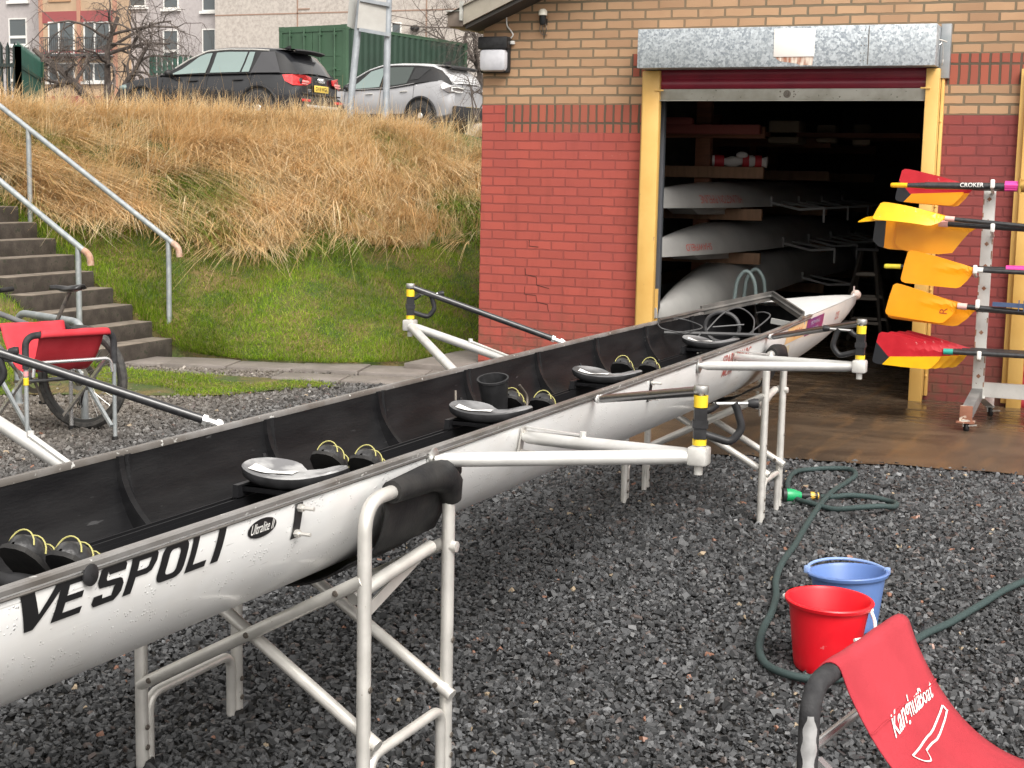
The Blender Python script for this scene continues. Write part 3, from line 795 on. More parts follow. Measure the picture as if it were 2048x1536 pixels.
# ---- roller door: guides, box, curtain, bottom rail
rd = thing('roller_door', 'galvanised roller door box with rolled up dark red shutter over the open doorway', 'roller door', (2.66, -.1, 0))
GF = -.13                                    # front face of the guides
xl0, xl1 = W(1287, 140, GF)[0], W(1320, 140, GF)[0]
xr0, xr1 = W(1853, 140, GF)[0], W(1880, 140, GF)[0]
def guide(x0, x1, sgn, ztop=2.60):
    m = MB(); m.box(((x0 + x1) / 2, GF + .035, ztop / 2), (x1 - x0, .07, ztop), None, .004)
    g = build('guide', m, M['yellow_paint'], rd)
    m = MB(); xo = x0 - .016 if sgn < 0 else x1 + .016
    m.box((xo, -.031, ztop / 2 + .03), (.030, .055, ztop - .06), None, .003)
    xs_ = x0 + .004 if sgn < 0 else x1 - .004
    m.box((xo + (.02 if sgn < 0 else -.02), -.0345, ztop / 2 + .03), (.03, .048, ztop - .062), None, .002)
    a = build('guide_angle', m, M['yellow_paint'], g)
    m = MB()
    for z in (.22, .9, 1.55, 2.2):
        m.lathe([(.001, 0), (.011, 0), (.009, .007), (.001, .009)], (xo, -.058, z), 8, (0, -1, 0))
    build('bolt', m, M['yellow_paint'], g)
guide(xl0, xl1, -1); guide(xr0, xr1, 1)
BF = -.30                                    # front of the box
bl = W(1276, 60, BF); br_ = W(1875, 45, BF); bz = W(1278, 137, BF)[2]; bt = (bl[2] + br_[2]) / 2
bzr = W(1875, 130, BF)[2]; bzz = (bz + bzr) / 2
m = MB(); m.box(((bl[0] + br_[0]) / 2, BF / 2, (bt + bzz) / 2), (br_[0] - bl[0], -BF, bt - bzz), None, .006)
bx = build('box', m, M['galv'], rd)
seam = W(1737, 90, BF)[0]
m = MB(); m.box((seam, BF - .001, (bt + bzz) / 2), (.006, .003, bt - bzz - .02)); build('seam', m, M['bolt'], bx)
m = MB()
for z in np.linspace(bzz + .04, bt - .04, 5):
    for dx in (-.03, -.055): m.lathe([(.001, 0), (.005, 0), (.001, .003)], (seam + dx, BF - .001, z), 6, (0, -1, 0))
build('rivet', m, M['bolt'], bx)
# side bracket and cables on the box end
m = MB(); xe = br_[0]; m.box((xe + .04, -.035, (bt + bzz) / 2 - .03), (.075, .07, bt - bzz + .10), None, .004)
build('end_bracket', m, mat('grey painted bracket', (.24, .26, .27), .5, .2, (.31, .32, .33), 9), rd)
m = MB(); m.tube(spline([(xe + .012, -.20, bzz + .16), (xe + .03, -.18, bzz + .17), (xe + .035, -.15, bzz + .08), (xe + .03, -.12, bzz + .02), (xe + .03, -.09, bzz + .06)], 6), .004, 6)
m.tube([(xe + .005, -.2, bzz + .20), (xe + .06, -.16, bzz + .185)], .006, 6); build('cable', m, M['alu'], rd)
# notice plate
pa, pb = W(1549, 58, BF - .006), W(1628, 113, BF - .006)
m = MB(); m.box(((pa[0] + pb[0]) / 2, BF - .004, (pa[2] + pb[2]) / 2), (pb[0] - pa[0], .006, pa[2] - pb[2]), None, .002)
pl = build('blank_plate', m, mat('cream plate', (.82, .78, .74), .5, col2=(.78, .72, .67), vscale=3), bx)
def rust_run():
    m_, nt, b, out = newmat('rust run'); vec = coords(nt, (30, 30, 7))
    b.inputs['Roughness'].default_value = .8
    col = mixc(nt, ramp(nt, noise(nt, vec, 1.0, 4), .40, .62), (0.30, 0.12, 0.07), (0.62, 0.55, 0.47))
    nt.links.new(col, b.inputs['Base Color']); return m_
m = MB(); zt, zb_ = pb[2] - .001, bzz + .008; xa, xb = pa[0], pb[0]
m.add([(xa + .01, BF - .0015, zt), (xb - .005, BF - .0015, zt), (xb - .012, BF - .0015, zb_), (xb - .07, BF - .0015, zb_ + .004), (xb - .10, BF - .0015, zb_), (xb - .13, BF - .0015, zb_ + .015), (xa + .05, BF - .0015, zb_ + .035)], [tuple(range(7))])
build('rust_stain', m, rust_run(), bx, False)
# curtain
ct = 2.64; cy = -.075
cb_ = W(1580, 178, cy)[2]
m = MB(); prof = []
nsl = 3; zz = np.linspace(cb_, ct, 60)
rows = [[(xl1 - .03, cy - .018 * abs(math.sin((z - cb_) / .085 * math.pi)) ** .7, z), (xr0 + .03, cy - .018 * abs(math.sin((z - cb_) / .085 * math.pi)) ** .7, z)] for z in zz]
m.grid(rows); build('curtain', m, mat('dark red shutter slats', (0.20, 0.014, 0.03), .35, col2=(.16, .012, .026), vscale=4, bmp=.03), rd, True, 60)
bb = W(1580, 200, cy)[2]
m = MB(); m.box(((xl1 + xr0) / 2, cy, (cb_ + bb) / 2 + .002), (xr0 - xl1 + .06, .03, cb_ - bb), None, .003); m.box(((xl1 + xr0) / 2, cy - .01, bb - .004), (xr0 - xl1 + .06, .05, .008))
brl = build('bottom_rail', m, mat('tarnished grey rail', (.36, .35, .31), .5, .3, (.27, .26, .22), 6, spots=(.12, .11, .09), sscale=30, sthr=.66), rd)
lk = W(1574, 188, cy - .016)
m = MB(); m.lathe([(.001, .006), (.013, .006), (.016, 0)], (lk[0], cy - .015, lk[2]), 14, (0, -1, 0)); m.lathe([(.017, .003), (.03, .002), (.031, 0)], (lk[0], cy - .015, lk[2]), 14, (0, -1, 0))
for dx in (-.055, .055):
    for dz in (-.02, .02): m.lathe([(.001, .003), (.006, .002), (.007, 0)], (lk[0] + dx, cy - .015, lk[2] + dz), 8, (0, -1, 0))
build('lock', m, M['bolt'], brl)
m = MB()
for x, z in ((xl1 + .0, W(1318, 181, GF)[2]), (xr0, W(1851, 176, GF)[2])): m.box((x, GF - .004, z), (.075, .012, .014), None, .002)
build('stop_lug', m, M['yellow_paint'], rd)
# inner steel jambs
m = MB(); m.box((DL + .035, .15, 1.3), (.05, .06, 2.6), None, .004)
build('inner_jamb', m, mat('slate grey steel', (.07, .075, .085), .5), rd)
m = MB(); m.box((DL + .033, .119, .62), (.046, .004, .34)); build('worn_patch', m, M['yellow_paint'], rd)

# ---- next door along the wall, closed
nd_ = thing('shutter_door', 'yellow framed doorway with closed red shutter at the right edge', 'shutter door', (D2 + 1.2, -.05, 0))
px0 = W(2012, 800, -.10)[0]
m = MB(); m.box((px0 + .055, -.07, 1.3), (.11, .07, 2.6), None, .004); m.box((px0 - .022, -.03, 1.32), (.045, .055, 2.55), None, .003)
g = build('guide', m, M['yellow_paint'], nd_)
m = MB(); m.box((px0 + .055 + 2.2, -.07, 1.3), (.11, .07, 2.6), None, .004); build('guide', m, M['yellow_paint'], nd_)
m = MB()
zz = np.linspace(.02, 2.6, 240)
m.grid([[(px0 + .08, -.05 - .015 * abs(math.sin(z / .085 * math.pi)) ** .7, z), (px0 + 2.2, -.05 - .015 * abs(math.sin(z / .085 * math.pi)) ** .7, z)] for z in zz])
build('curtain', m, mat('bright red shutter', (.33, .02, .03), .4), nd_, True, 60)

# ---- bulkhead lamp, sensor and their cable
la, lb = W(962, 75, -.06), W(1016, 145, -.06)
lp = thing('wall_light', 'square white wall light with black hood high on the brick corner', 'wall light', ((la[0] + lb[0]) / 2, -.05, lb[2]))
cx, lw, lh = (la[0] + lb[0]) / 2, lb[0] - la[0], la[2] - lb[2]
m = MB(); m.box((cx, -.035, lb[2] + lh / 2), (lw + .012, .07, lh + .008), None, .02); build('housing', m, M['black_plastic'], lp)
m = MB(); m.box((cx, -.066, la[2] - .05), (lw + .014, .10, .105), None, .012); build('hood', m, M['black_plastic'], lp)
m = MB(); m.box((cx, -.073, lb[2] + (lh - .10) / 2 + .003), (lw - .012, .09, lh - .108), None, .035); build('diffuser', m, mat('milky diffuser', (.50, .50, .53), .25, col2=(.42, .42, .45), vscale=10), lp)
m = MB(); m.box((lb[0] + .02, -.02, la[2] - .045), (.04, .03, .03), None, .006)
A1 = [W(1020, 78, -.02), W(1026, 70, -.03), W(1022, 62, -.02), W(1014, 50, -.012), W(1013, 25, -.012), W(1012, 10, -.05)]
m.tube(spline([tuple(p) for p in A1], 6), .006, 6); build('cable', m, M['white_plastic'], lp)
sn = W(1084, 30, -.07)
se = thing('outdoor_sensor', 'small cream domed sensor with black base on the buff brick gable', 'sensor', (sn[0], -.04, sn[2] - .06))
m = MB(); m.lathe([(.001, .075), (.02, .072), (.036, .055), (.038, .02), (.036, .018)], (sn[0], -.05, sn[2] - .02), 14); build('dome', m, mat('cream plastic', (.74, .70, .60), .5), se)
m = MB(); m.lathe([(.030, .018), (.028, -.05), (.020, -.06), (.001, -.06)], (sn[0], -.05, sn[2] - .02), 14); m.box((sn[0], -.02, sn[2] - .05), (.05, .04, .05)); build('base', m, M['black_plastic'], se)
m = MB()
for dx in (-.022, 0.0, .024): m.tube(spline([(sn[0] + dx, -.045, sn[2] - .07), (sn[0] + dx * 1.3, -.04, sn[2] - .12), (sn[0] + dx * .6, -.02, sn[2] - .155), (sn[0] + .03, -.012, sn[2] - .16)], 5), .004, 6)
build('cable', m, M['bolt'], se)
# ---------------------------------------------------------------- the rowing shell on its trestles
BO = np.array([3.216, -8.942, 0.0]); BA = np.array([.024, 1, 0]) / math.hypot(.024, 1); BR = np.array([BA[1], -BA[0], 0])
def B(s, t, z): return BO + BA * s + BR * t + np.array([0, 0, z])
GW = 0.945
sk = [-5.2, -4.6, -3.5, -2.0, 0, 1.5, 3.5, 4.4, 5.2, 6.0, 6.8, 7.5, 8.0, 8.22]
bk = [.02, .10, .22, .315, .352, .358, .352, .34, .305, .25, .18, .105, .045, .018]
gk = [.93, .935, .94, .945, .945, .945, .945, .945, .945, .935, .918, .90, .882, .872]
kz = [.80, .72, .65, .62, .608, .602, .590, .588, .594, .612, .65, .705, .765, .80]
def cub(x, X, Y):
    # smooth interpolation (Catmull-Rom through the table)
    X = np.array(X); Y = np.array(Y); m = np.gradient(Y, X); i = np.clip(np.searchsorted(X, x) - 1, 0, len(X) - 2)
    h = X[i + 1] - X[i]; t = (x - X[i]) / h
    return (2 * t ** 3 - 3 * t ** 2 + 1) * Y[i] + (t ** 3 - 2 * t ** 2 + t) * h * m[i] + (-2 * t ** 3 + 3 * t ** 2) * Y[i + 1] + (t ** 3 - t ** 2) * h * m[i + 1]
def hb_(s): return float(cub(s, sk, bk)), float(cub(s, sk, gk)), float(cub(s, sk, kz))
NS = 2.15
def sect(s, th, off=0.0):
    b, g, k = hb_(s); b += off; D = g - k + off
    return b * max(math.cos(th), 0) ** (2 / NS), g - D * max(math.sin(th), 0) ** (2 / NS)
def hullpt(s, d, side=1, off=0.002):
    """point on the hull, d metres of girth below the gunwale"""
    acc = 0; p = sect(s, 0, off); N = 60
    for i in range(1, N + 1):
        q = sect(s, math.pi / 2 * i / N, off); l = math.hypot(q[0] - p[0], q[1] - p[1])
        if acc + l >= d: f = (d - acc) / l; return B(s, side * (p[0] + (q[0] - p[0]) * f), p[1] + (q[1] - p[1]) * f)
        acc += l; p = q
    return B(s, side * p[0], p[1])
def hull_white():
    m, nt, b, out = newmat('white gelcoat hull, wet'); vec = coords(nt)
    n1 = noise(nt, coords(nt, (1.2, 6, 6)), 1.6, 5); n2 = noise(nt, vec, 5, 4)
    col = mixc(nt, ramp(nt, n1, .42, .68), (.83, .83, .82), (.75, .755, .75))
    col = mixc(nt, ramp(nt, n2, .5, .75, 0, .5), col, (.70, .68, .64))
    # scratches along the hull
    sc = noise(nt, coords(nt, (2.0, 34, 26), rot=(0, R_(9), R_(4))), 2.0, 3, .4)
    col = mixc(nt, ramp(nt, sc, .70, .73, 0, .55), col, (.82, .82, .80))
    sc2 = noise(nt, coords(nt, (3.0, 40, 40), rot=(0, R_(-14), 0)), 2.0, 2, .4)
    col = mixc(nt, ramp(nt, sc2, .735, .75, 0, .5), col, (.40, .40, .38))
    nt.links.new(col, b.inputs['Base Color']); b.inputs['Roughness'].default_value = .33
    b.inputs['Coat Weight'].default_value = .35; b.inputs['Coat Roughness'].default_value = .12
    # rain drops
    v = nd(nt, 'ShaderNodeTexVoronoi', Scale=110.0, Randomness=1.0); nt.links.new(vec, v.inputs['Vector'])
    sel = noise(nt, vec, 26, 3)
    drop = nt.nodes.new('ShaderNodeMath'); drop.operation = 'MULTIPLY'
    nt.links.new(ramp(nt, v.outputs['Distance'], .18, .34, 1, 0), drop.inputs[0]); nt.links.new(ramp(nt, sel, .56, .62), drop.inputs[1])
    bump(nt, b, drop.outputs[0], .7, .004)
    return m
M['hull'] = hull_white()
M['carbon_in'] = mat('black carbon interior', (0.008, 0.008, 0.009), .34, col2=(.016, .016, .017), vscale=3, bmp=.10, bscale=30, spots=(.05, .05, .052), sscale=9, sthr=.70, stretch=(1, 5, 5))
M['carbon_in'].node_tree.nodes['Principled BSDF'].inputs['Specular IOR Level'].default_value = .20
M['carbon_in'].node_tree.nodes['Principled BSDF'].inputs['Roughness'].default_value = .42
M['gunwale_pale'] = mat('worn grey gunwale', (.20, .195, .19), .32, col2=(.11, .10, .09), vscale=5, lo=.35, hi=.6, bmp=.05, spots=(.5, .5, .48), sscale=40, sthr=.66)
M['gunwale_dark'] = mat('dark gunwale strip', (.06, .058, .055), .4, col2=(.13, .12, .11), vscale=6)
shell = thing('rowing_shell', 'long white coxed rowing shell with black interior resting upright on two aluminium trestles', 'rowing boat', tuple(B(0, 0, 0)), math.atan2(BA[1], BA[0]))
SE = 5.25                                    # end of the open cockpit on the gunwales
ss = np.concatenate([np.linspace(-5.2, -4.4, 8), np.linspace(-4.2, 6.0, 64), np.linspace(6.15, 8.22, 22)])
ths = np.linspace(-math.pi / 2, math.pi / 2, 41)
m = MB(); rows = []
for s in ss:
    r = []
    for th in ths:
        t, z = sect(s, abs(th)); r.append(tuple(B(s, t if th > 0 else -t, z)))
    rows.append(r)
# order the girth from far gunwale over the keel to near gunwale
rows = [[r[20 - i] for i in range(0, 21)] for r in []] or rows
def girth(s, off=0.0, n=20, rim=0.0):
    L = []
    for i in range(n + 1):
        t, z = sect(s, math.pi / 2 * i / n, off); L.append((-t, z))
    for i in range(n - 1, -1, -1):
        t, z = sect(s, math.pi / 2 * i / n, off); L.append((t, z))
    return L
m = MB(); m.grid([[tuple(B(s, t, z)) for t, z in girth(s)] for s in ss])
m.sphere(tuple(B(8.20, 0, .845)), .03, 8, (.6, 1.3, 1.6))
hull = build('hull', m, M['hull'], shell, True, 60)
# black inner skin, floor and side decks of the cockpit
zf = lambda s: GW - .235
m = MB(); si = np.linspace(-4.2, SE + .9, 70); rows = []
for s in si:
    b, g, k = hb_(s); w = b - .014
    prof = []
    for i in range(9):
        th = math.pi / 2 * .30 * i / 8; t, z = sect(s, th, -.014); prof.append((t, g - (g - z)))
    tb = prof[-1]
    r = [(-w, g - .004)]
    side = []
    for i in range(8):
        f = i / 7; z = g - .004 - f * (.215); q = max(0.0, 1 - ((g - z) / (g - k)) ** NS) ** (1 / NS) * b - .014
        side.append((q, z))
    led = side[-1][0]
    side += [(led - .012, g - .222), (max(led - .055, .02), g - .226), (max(led - .06, .015), zf(s) - .02)]
    r = [(-t, z) for t, z in side] + [(t, z) for t, z in reversed(side)]
    rows.append([tuple(B(s, t, z)) for t, z in r])
m.grid(rows); inner = build('cockpit_liner', m, M['carbon_in'], shell, True, 40)
m = MB()
for sd in (-1, 1):                            # worn lower edge line of the liner
    for i in range(len(si) - 1):
        pass
    pts = []
    for s in np.linspace(-3.5, SE, 50):
        b, g, k = hb_(s); q = max(0.0, 1 - (.214 / (g - k)) ** NS) ** (1 / NS) * b - .018
        pts.append(tuple(B(s, sd * q, g - .212)))
    m.tube(pts, .005, 6)
build('liner_seam', m, mat('grey resin seam', (.10, .098, .09), .5, col2=(.2, .19, .17), vscale=5), shell)
for sd, mt in ((1, 'g'), (-1, 'g')):
    m = MB(); rows = []
    for s in np.linspace(-4.4, SE + .25, 90):
        b, g, k = hb_(s)
        pr = [(b + .005, g - .008), (b + .006, g + .002), (b + .002, g + .006), (b - .013, g + .006), (b - .016, g + .002), (b - .016, g - .010)]
        rows.append([tuple(B(s, sd * t, z)) for t, z in pr])
    m.grid(rows, True)
    build('gunwale', m, M['gunwale_near'] if sd > 0 and 'gunwale_near' in M else M['gunwale_pale'], shell, True, 40)
# brown rub strip on the outside under the near gunwale
m = MB()
for sd in (1, -1):
    m.tube([tuple(hullpt(s, .016, sd, .003)) for s in np.linspace(-4.4, SE + .2, 90)], .0035, 6)
build('rub_line', m, M['gunwale_dark'], shell)
# ribs (knees) on both sides
for j in range(-3, 8):
    s = .716 * j + .0
    if s > SE: continue
    for sd in (-1, 1):
        m = MB(); b, g, k = hb_(s); poly = []
        for i in range(8):
            z = g - .006 - .20 * i / 7; q = max(0.0, 1 - ((g - z) / (g - k)) ** NS) ** (1 / NS) * b - .0135
            poly.append((q, z))
        out_ = poly; inn = [(q - .012 - .055 * (i / 7) ** 2.2, z) for i, (q, z) in enumerate(poly)]
        pl = [tuple(B(s - .011, sd * q, z)) for q, z in out_] + [tuple(B(s - .011, sd * q, z)) for q, z in reversed(inn)]
        m.prism(pl, BA * .022)
        m.tube([tuple(B(s + .034, sd * (q - .004), z)) for q, z in out_], .011, 6)
        build('rib', m, M['carbon_in'], shell, True, 30)
# bow deck with crown, coaming, bow ball
sD = 5.72
m = MB(); rows = []
for s in np.concatenate([np.linspace(SE - .0, 6.0, 12), np.linspace(6.1, 8.22, 26)]):
    b, g, k = hb_(s); b -= .0; r = []
    # V shaped front edge of the cockpit: apex on the centre line
    for i in range(17):
        f = -1 + 2 * i / 16; sa = max(s, SE + (sD - SE) * (1 - abs(f))); b2, g2, _ = hb_(sa)
        crown = .048 * min(1, (8.3 - sa) / 2.2) * (1 - abs(f) ** 1.6)
        r.append(tuple(B(sa, f * b2, g2 + .003 + crown)))
    rows.append(r)
m.grid(rows); build('bow_deck', m, M['hull'], shell, True, 60)
m = MB()
apex = B(sD - .02, 0, GW + .085); cn = B(SE - .02, .30, GW + .012); cf = B(SE - .02, -.30, GW + .012)
for a_, b_ in ((cn, apex), (apex, cf)):
    a_ = Vector(a_); b_ = Vector(b_); dz = Vector((0, 0, -.055))
    m.beam(a_, b_, .012, .055); 
m.tube(fillet([tuple(B(SE - .75, -.315, GW + .012)), tuple(cf), tuple(apex), tuple(cn), tuple(B(SE - .2, .325, GW + .012))], .05, 4), .011, 8)
build('coaming', m, M['gunwale_dark'], shell)
m = MB(); m.beam(tuple(B(SE + .05, .10, GW - .03)), tuple(B(SE + .02, .27, GW - .05)), .02, .03); m.beam(tuple(B(SE - .18, .25, GW - .12)), tuple(B(SE + .0, .30, GW - .02)), .014, .02)
build('coaming_brace', m, mat('grey brace', (.28, .28, .27), .5), shell)
m = MB(); m.sphere(tuple(B(8.285, 0, .875)), .038, 12, (1, 1, 1)); m.tube([tuple(B(8.18, 0, .86)), tuple(B(8.27, 0, .875))], .016, 8)
m.tube([tuple(B(8.20, 0, .89)), tuple(B(8.20, 0, .945))], .006, 6)
build('bow_ball', m, mat('pinkish white rubber ball', (.78, .66, .60), .5, col2=(.62, .48, .42), vscale=30), shell)
# dark bulkhead under the bow deck
m = MB(); s = SE + .9; b, g, k = hb_(s); m.add([tuple(B(s, t, z)) for t, z in [(-b + .02, g), (b - .02, g), (b * .7, k + .1), (-b * .7, k + .1)]], [(0, 1, 2, 3)])
build('bulkhead', m, M['black_plastic'], shell, False)
# gunwale colour: near rail turns brown-black towards the bow
# ---------------------------------------------------------------- seats, slides, foot stretchers
M['seat_pale'] = mat('worn grey carbon seat', (.15, .15, .155), .5, col2=(.36, .36, .36), vscale=7, lo=.44, hi=.56, spots=(.55, .55, .55), sscale=24, sthr=.64)
M['seat_dark'] = mat('grey carbon seat', (.06, .06, .063), .45, col2=(.22, .22, .225), vscale=5, lo=.44, hi=.6)
M['strap_yellow'] = mat('yellow stripe', (.42, .39, .14), .7)
M['shoe'] = mat('wet black rowing shoe', (.016, .016, .017), .33, col2=(.04, .04, .042), vscale=40, bmp=.2, bscale=80)
M['slide'] = mat('black anodised slide', (.02, .02, .022), .28, .3)
SEATS = [(.35, 1), (1.66, 0), (2.86, 0), (4.43, 0)]
SHOES = [-.60, .70, 2.05, 3.30]
def seat(s0, pale):
    m = MB(); z0 = GW - .075
    def zz(x, y):                               # x along the boat, y athwart: raised wings, hollow middle
        a = abs(y) / .15
        return z0 + .020 * a ** 1.6 - .013 * math.exp(-((a - .45) / .28) ** 2) * math.exp(-((x + .01) / .07) ** 2) - (.012 * math.exp(-(a / .35) ** 2) * max(0, x + .02) / .1)
    def outl(q):
        c, s_ = math.cos(q), math.sin(q); x = .115 * math.copysign(abs(c) ** .75, c); y = .152 * math.copysign(abs(s_) ** .75, s_)
        if x > 0: x -= .055 * math.exp(-(y / .035) ** 2)
        return x, y * (1 - .12 * max(x, 0) / .115)
    Q_ = [outl(2 * math.pi * i / 48) for i in range(48)]; rows = []
    for f in (.02, .25, .5, .72, .88, .97): rows.append([tuple(B(s0 + x * f, y * f, zz(x * f, y * f) + (.003 if f > .9 else 0))) for x, y in Q_])
    rows.append([tuple(B(s0 + x, y, zz(x, y) - .002)) for x, y in Q_])
    m.grid(rows, True); se = build('seat', m, M['seat_pale'] if pale else M['seat_dark'], shell, True, 60)
    m = MB(); rr = [[tuple(B(s0 + x * f, y * f, zz(x, y) + dz)) for x, y in Q_] for f, dz in ((1.0, -.002), (1.01, -.010), (.985, -.024), (.90, -.034), (.6, -.036))]
    m.grid(rr, True); build('seat_rim', m, M['black_plastic'], se, True, 60)
    m = MB()
    for sd in (-1, 1):
        m.beam(tuple(B(s0 - .13, sd * .115, z0 - .045)), tuple(B(s0 + .12, sd * .115, z0 - .045)), .018, .035)
        m.beam(tuple(B(s0 - .1, -.115, z0 - .04)), tuple(B(s0 - .1, .115, z0 - .04)), .02, .014); m.beam(tuple(B(s0 + .09, -.115, z0 - .04)), tuple(B(s0 + .09, .115, z0 - .04)), .02, .014)
    build('undercarriage', m, M['slide'], se)
    for sx in (-.1, .1):
        for sd in (-1, 1):
            m = MB(); c = B(s0 + sx, sd * .125, z0 - .062); m.lathe([(.001, -.008), (.02, -.008), (.022, 0), (.02, .008), (.001, .008)], tuple(c), 14, tuple(BR)); build('wheel', m, M['black_plastic'], se)
    m = MB(); rr = []
    for p in np.linspace(0, 1, 5):
        rr.append([tuple(B(s0 + x, y, zz(x, y) + .0045)) for x, y in [(-.085 + .062 * p + .030 * g, -.105 + .125 * g - .015 * p) for g in np.linspace(0, 1, 9)]])
    m.grid(rr); build('paper_label', m, M['paper'], se, True, 180)
for s0, pale in SEATS: seat(s0, pale)
for i, (s0, pale) in enumerate(SEATS):
    base = [-.40, .95, 2.30, 3.62][i]
    for sd in (-1, 1):
        m = MB(); z = GW - .165
        m.beam(tuple(B(base, sd * .125, z)), tuple(B(base + .92, sd * .125, z)), .030, .022); m.beam(tuple(B(base, sd * .125 - .012, z + .015)), tuple(B(base + .92, sd * .125 - .012, z + .015)), .005, .016); m.beam(tuple(B(base, sd * .125 + .012, z + .015)), tuple(B(base + .92, sd * .125 + .012, z + .015)), .005, .016)
        m.box(tuple(B(base - .005, sd * .125, z + .004)), (.012, .04, .04), math.atan2(BA[1], BA[0]), .004)
        build('slide_rail', m, M['slide'], shell)
    m = MB(); m.box(tuple(B(base + .45, 0, GW - .20)), (1.1, .36, .014), math.atan2(BA[1], BA[0]), .004)
    # raised hatch rim at the stern end of each slide bed
    m.tube([tuple(B(base + .05 + .12 * math.cos(q), .0 + .11 * math.sin(q), GW - .188)) for q in np.linspace(0, 6.283, 25)[:-1]], .010, 6, True)
    sb = build('slide_bed', m, M['carbon_in'], shell, True, 40)
    m = MB(); m.lathe([(.001, .012), (.07, .011), (.085, .004), (.09, 0)], tuple(B(base + .05, .0, GW - .19)), 20); build('hatch_cap', m, mat('grey hatch cap', (.22, .22, .22), .4, col2=(.3, .3, .3), vscale=20), sb)
def shoe(s0, t0, par, flap=False):
    """a rowing shoe: sole plate on the stretcher board, rounded upper with yellow seams"""
    m = MB(); n = 12; L = .27; rows = []
    # heel near the stern low, toe up towards the bow: axis from heel to toe
    ax = Vector(-BA * .66) + Vector((0, 0, .75)); ax.normalize(); up = Vector(BA * .75) + Vector((0, 0, .66)); sd = Vector(BR)
    O_ = Vector(B(s0 + .05, t0, GW - .235))
    prof = [(0, .030, .050), (.035, .036, .070), (.075, .038, .074), (.118, .041, .066), (.160, .044, .058), (.198, .039, .048), (.222, .024, .032), (.230, .004, .006)]
    for x, w, h in prof:
        r = []
        for k in range(n + 1):
            q = math.pi * k / n; r.append(tuple(O_ + ax * x + sd * (w * math.cos(q)) + up * (h * math.sin(q) ** .8)))
        rows.append(r)
    m.grid(rows); m.add([tuple(r) for r in rows[0]], [tuple(range(n + 1))])
    sh = build('shoe', m, M['shoe'], par, True, 70)
    m = MB(); so = []
    for x, w, h in prof: so.append((x, w + .012))
    poly = [O_ + ax * x + sd * w for x, w in so] + [O_ + ax * x - sd * w for x, w in reversed(so)]
    m.prism([tuple(p - up * .012) for p in poly], up * .012); m2 = m
    # yellow seams over the toe
    for x in (.12, .165, .203):
        w = np.interp(x, [p[0] for p in prof], [p[1] for p in prof]); h = np.interp(x, [p[0] for p in prof], [p[2] for p in prof])
        ym = MB(); ym.tube([tuple(O_ + ax * (x + .018 * math.sin(q)) + sd * ((w + .0006) * math.cos(q)) + up * ((h + .0015) * max(math.sin(q), 0) ** .8)) for q in np.linspace(.30, math.pi - .30, 10)], .0019, 5); build('seam_stripe', ym, M['strap_yellow'], sh)
    build('sole', m2, M['black_rubber'], sh, True, 30)
    if flap:
        m = MB(); rr = []
        for i in range(7):
            f = i / 6; r = []
            for k in range(7):
                g_ = -1 + k / 3; r.append(tuple(O_ + ax * (.01 - .05 * f) + up * (.05 + .12 * f) + sd * (g_ * (.04 + .03 * f)) + ax * (.05 * abs(g_) ** 2 * (1 - f)) + Vector((0, 0, .01 * math.sin(5 * f)))))
            rr.append(r)
        m.grid(rr); build('heel_flap', m, M['shoe'], sh, True, 180)
for i, s0 in enumerate(SHOES):
    m = MB(); rz = math.atan2(BA[1], BA[0])
    zt = GW - .150
    m.tube([tuple(B(s0 - .10, -.24, zt)), tuple(B(s0 - .10, -.10, zt)), tuple(B(s0 - .10, -.06, zt)), tuple(B(s0 - .10, .28, zt))], [.020, .020, .024, .022], 12)
    fs = build('foot_stretcher', m, M['black_plastic'], shell)
    m = MB(); a_ = Vector(B(s0 + .055, 0, zt - .08)); b_ = Vector(B(s0 - .035, 0, zt + .020)); m.beam(a_, b_, .20, .008); build('stretcher_board', m, M['carbon_in'], fs)
    m = MB()
    for sd in (-1,):
        m.box(tuple(B(s0 - .10, sd * .245, zt + .015)), (.04, .03, .05), rz, .008); m.tube([tuple(B(s0 - .10, sd * .245, zt + .04)), tuple(B(s0 - .13, sd * .245, zt + .045))], .012, 8); m.tube([tuple(B(s0 - .14, sd * .22, zt - .02)), tuple(B(s0 - .14, sd * .245, zt + .07))], .006, 6)
    build('clamp', m, M['black_plastic'], fs)
    for sd in (-1, 1): shoe(s0, sd * .065, fs, i == 1)
# black bucket-like bailer mount behind the second rower
m = MB(); c = B(1.90, -.10, GW - .06); m.lathe([(.045, -.06), (.058, .06), (.061, .062), (.061, .07), (.054, .07), (.044, -.05)], tuple(c), 20, tuple(Vector((0, 0, 1)) - Vector(BA) * .25)); build('bailer', m, M['black_plastic'], shell)
m = MB()
for (a_, b_, c_) in [((1.78, -.17, GW - .15), (1.74, -.18, GW - .09), (1.75, -.19, GW - .03)), ((2.02, -.02, GW - .14), (2.05, -.03, GW - .08), (2.02, -.05, GW - .03))]:
    m = MB(); m.tube(spline([tuple(B(*a_)), tuple(B(*b_)), tuple(B(*c_))], 6), .005, 6); build('bungee', m, M['bolt'], shell)
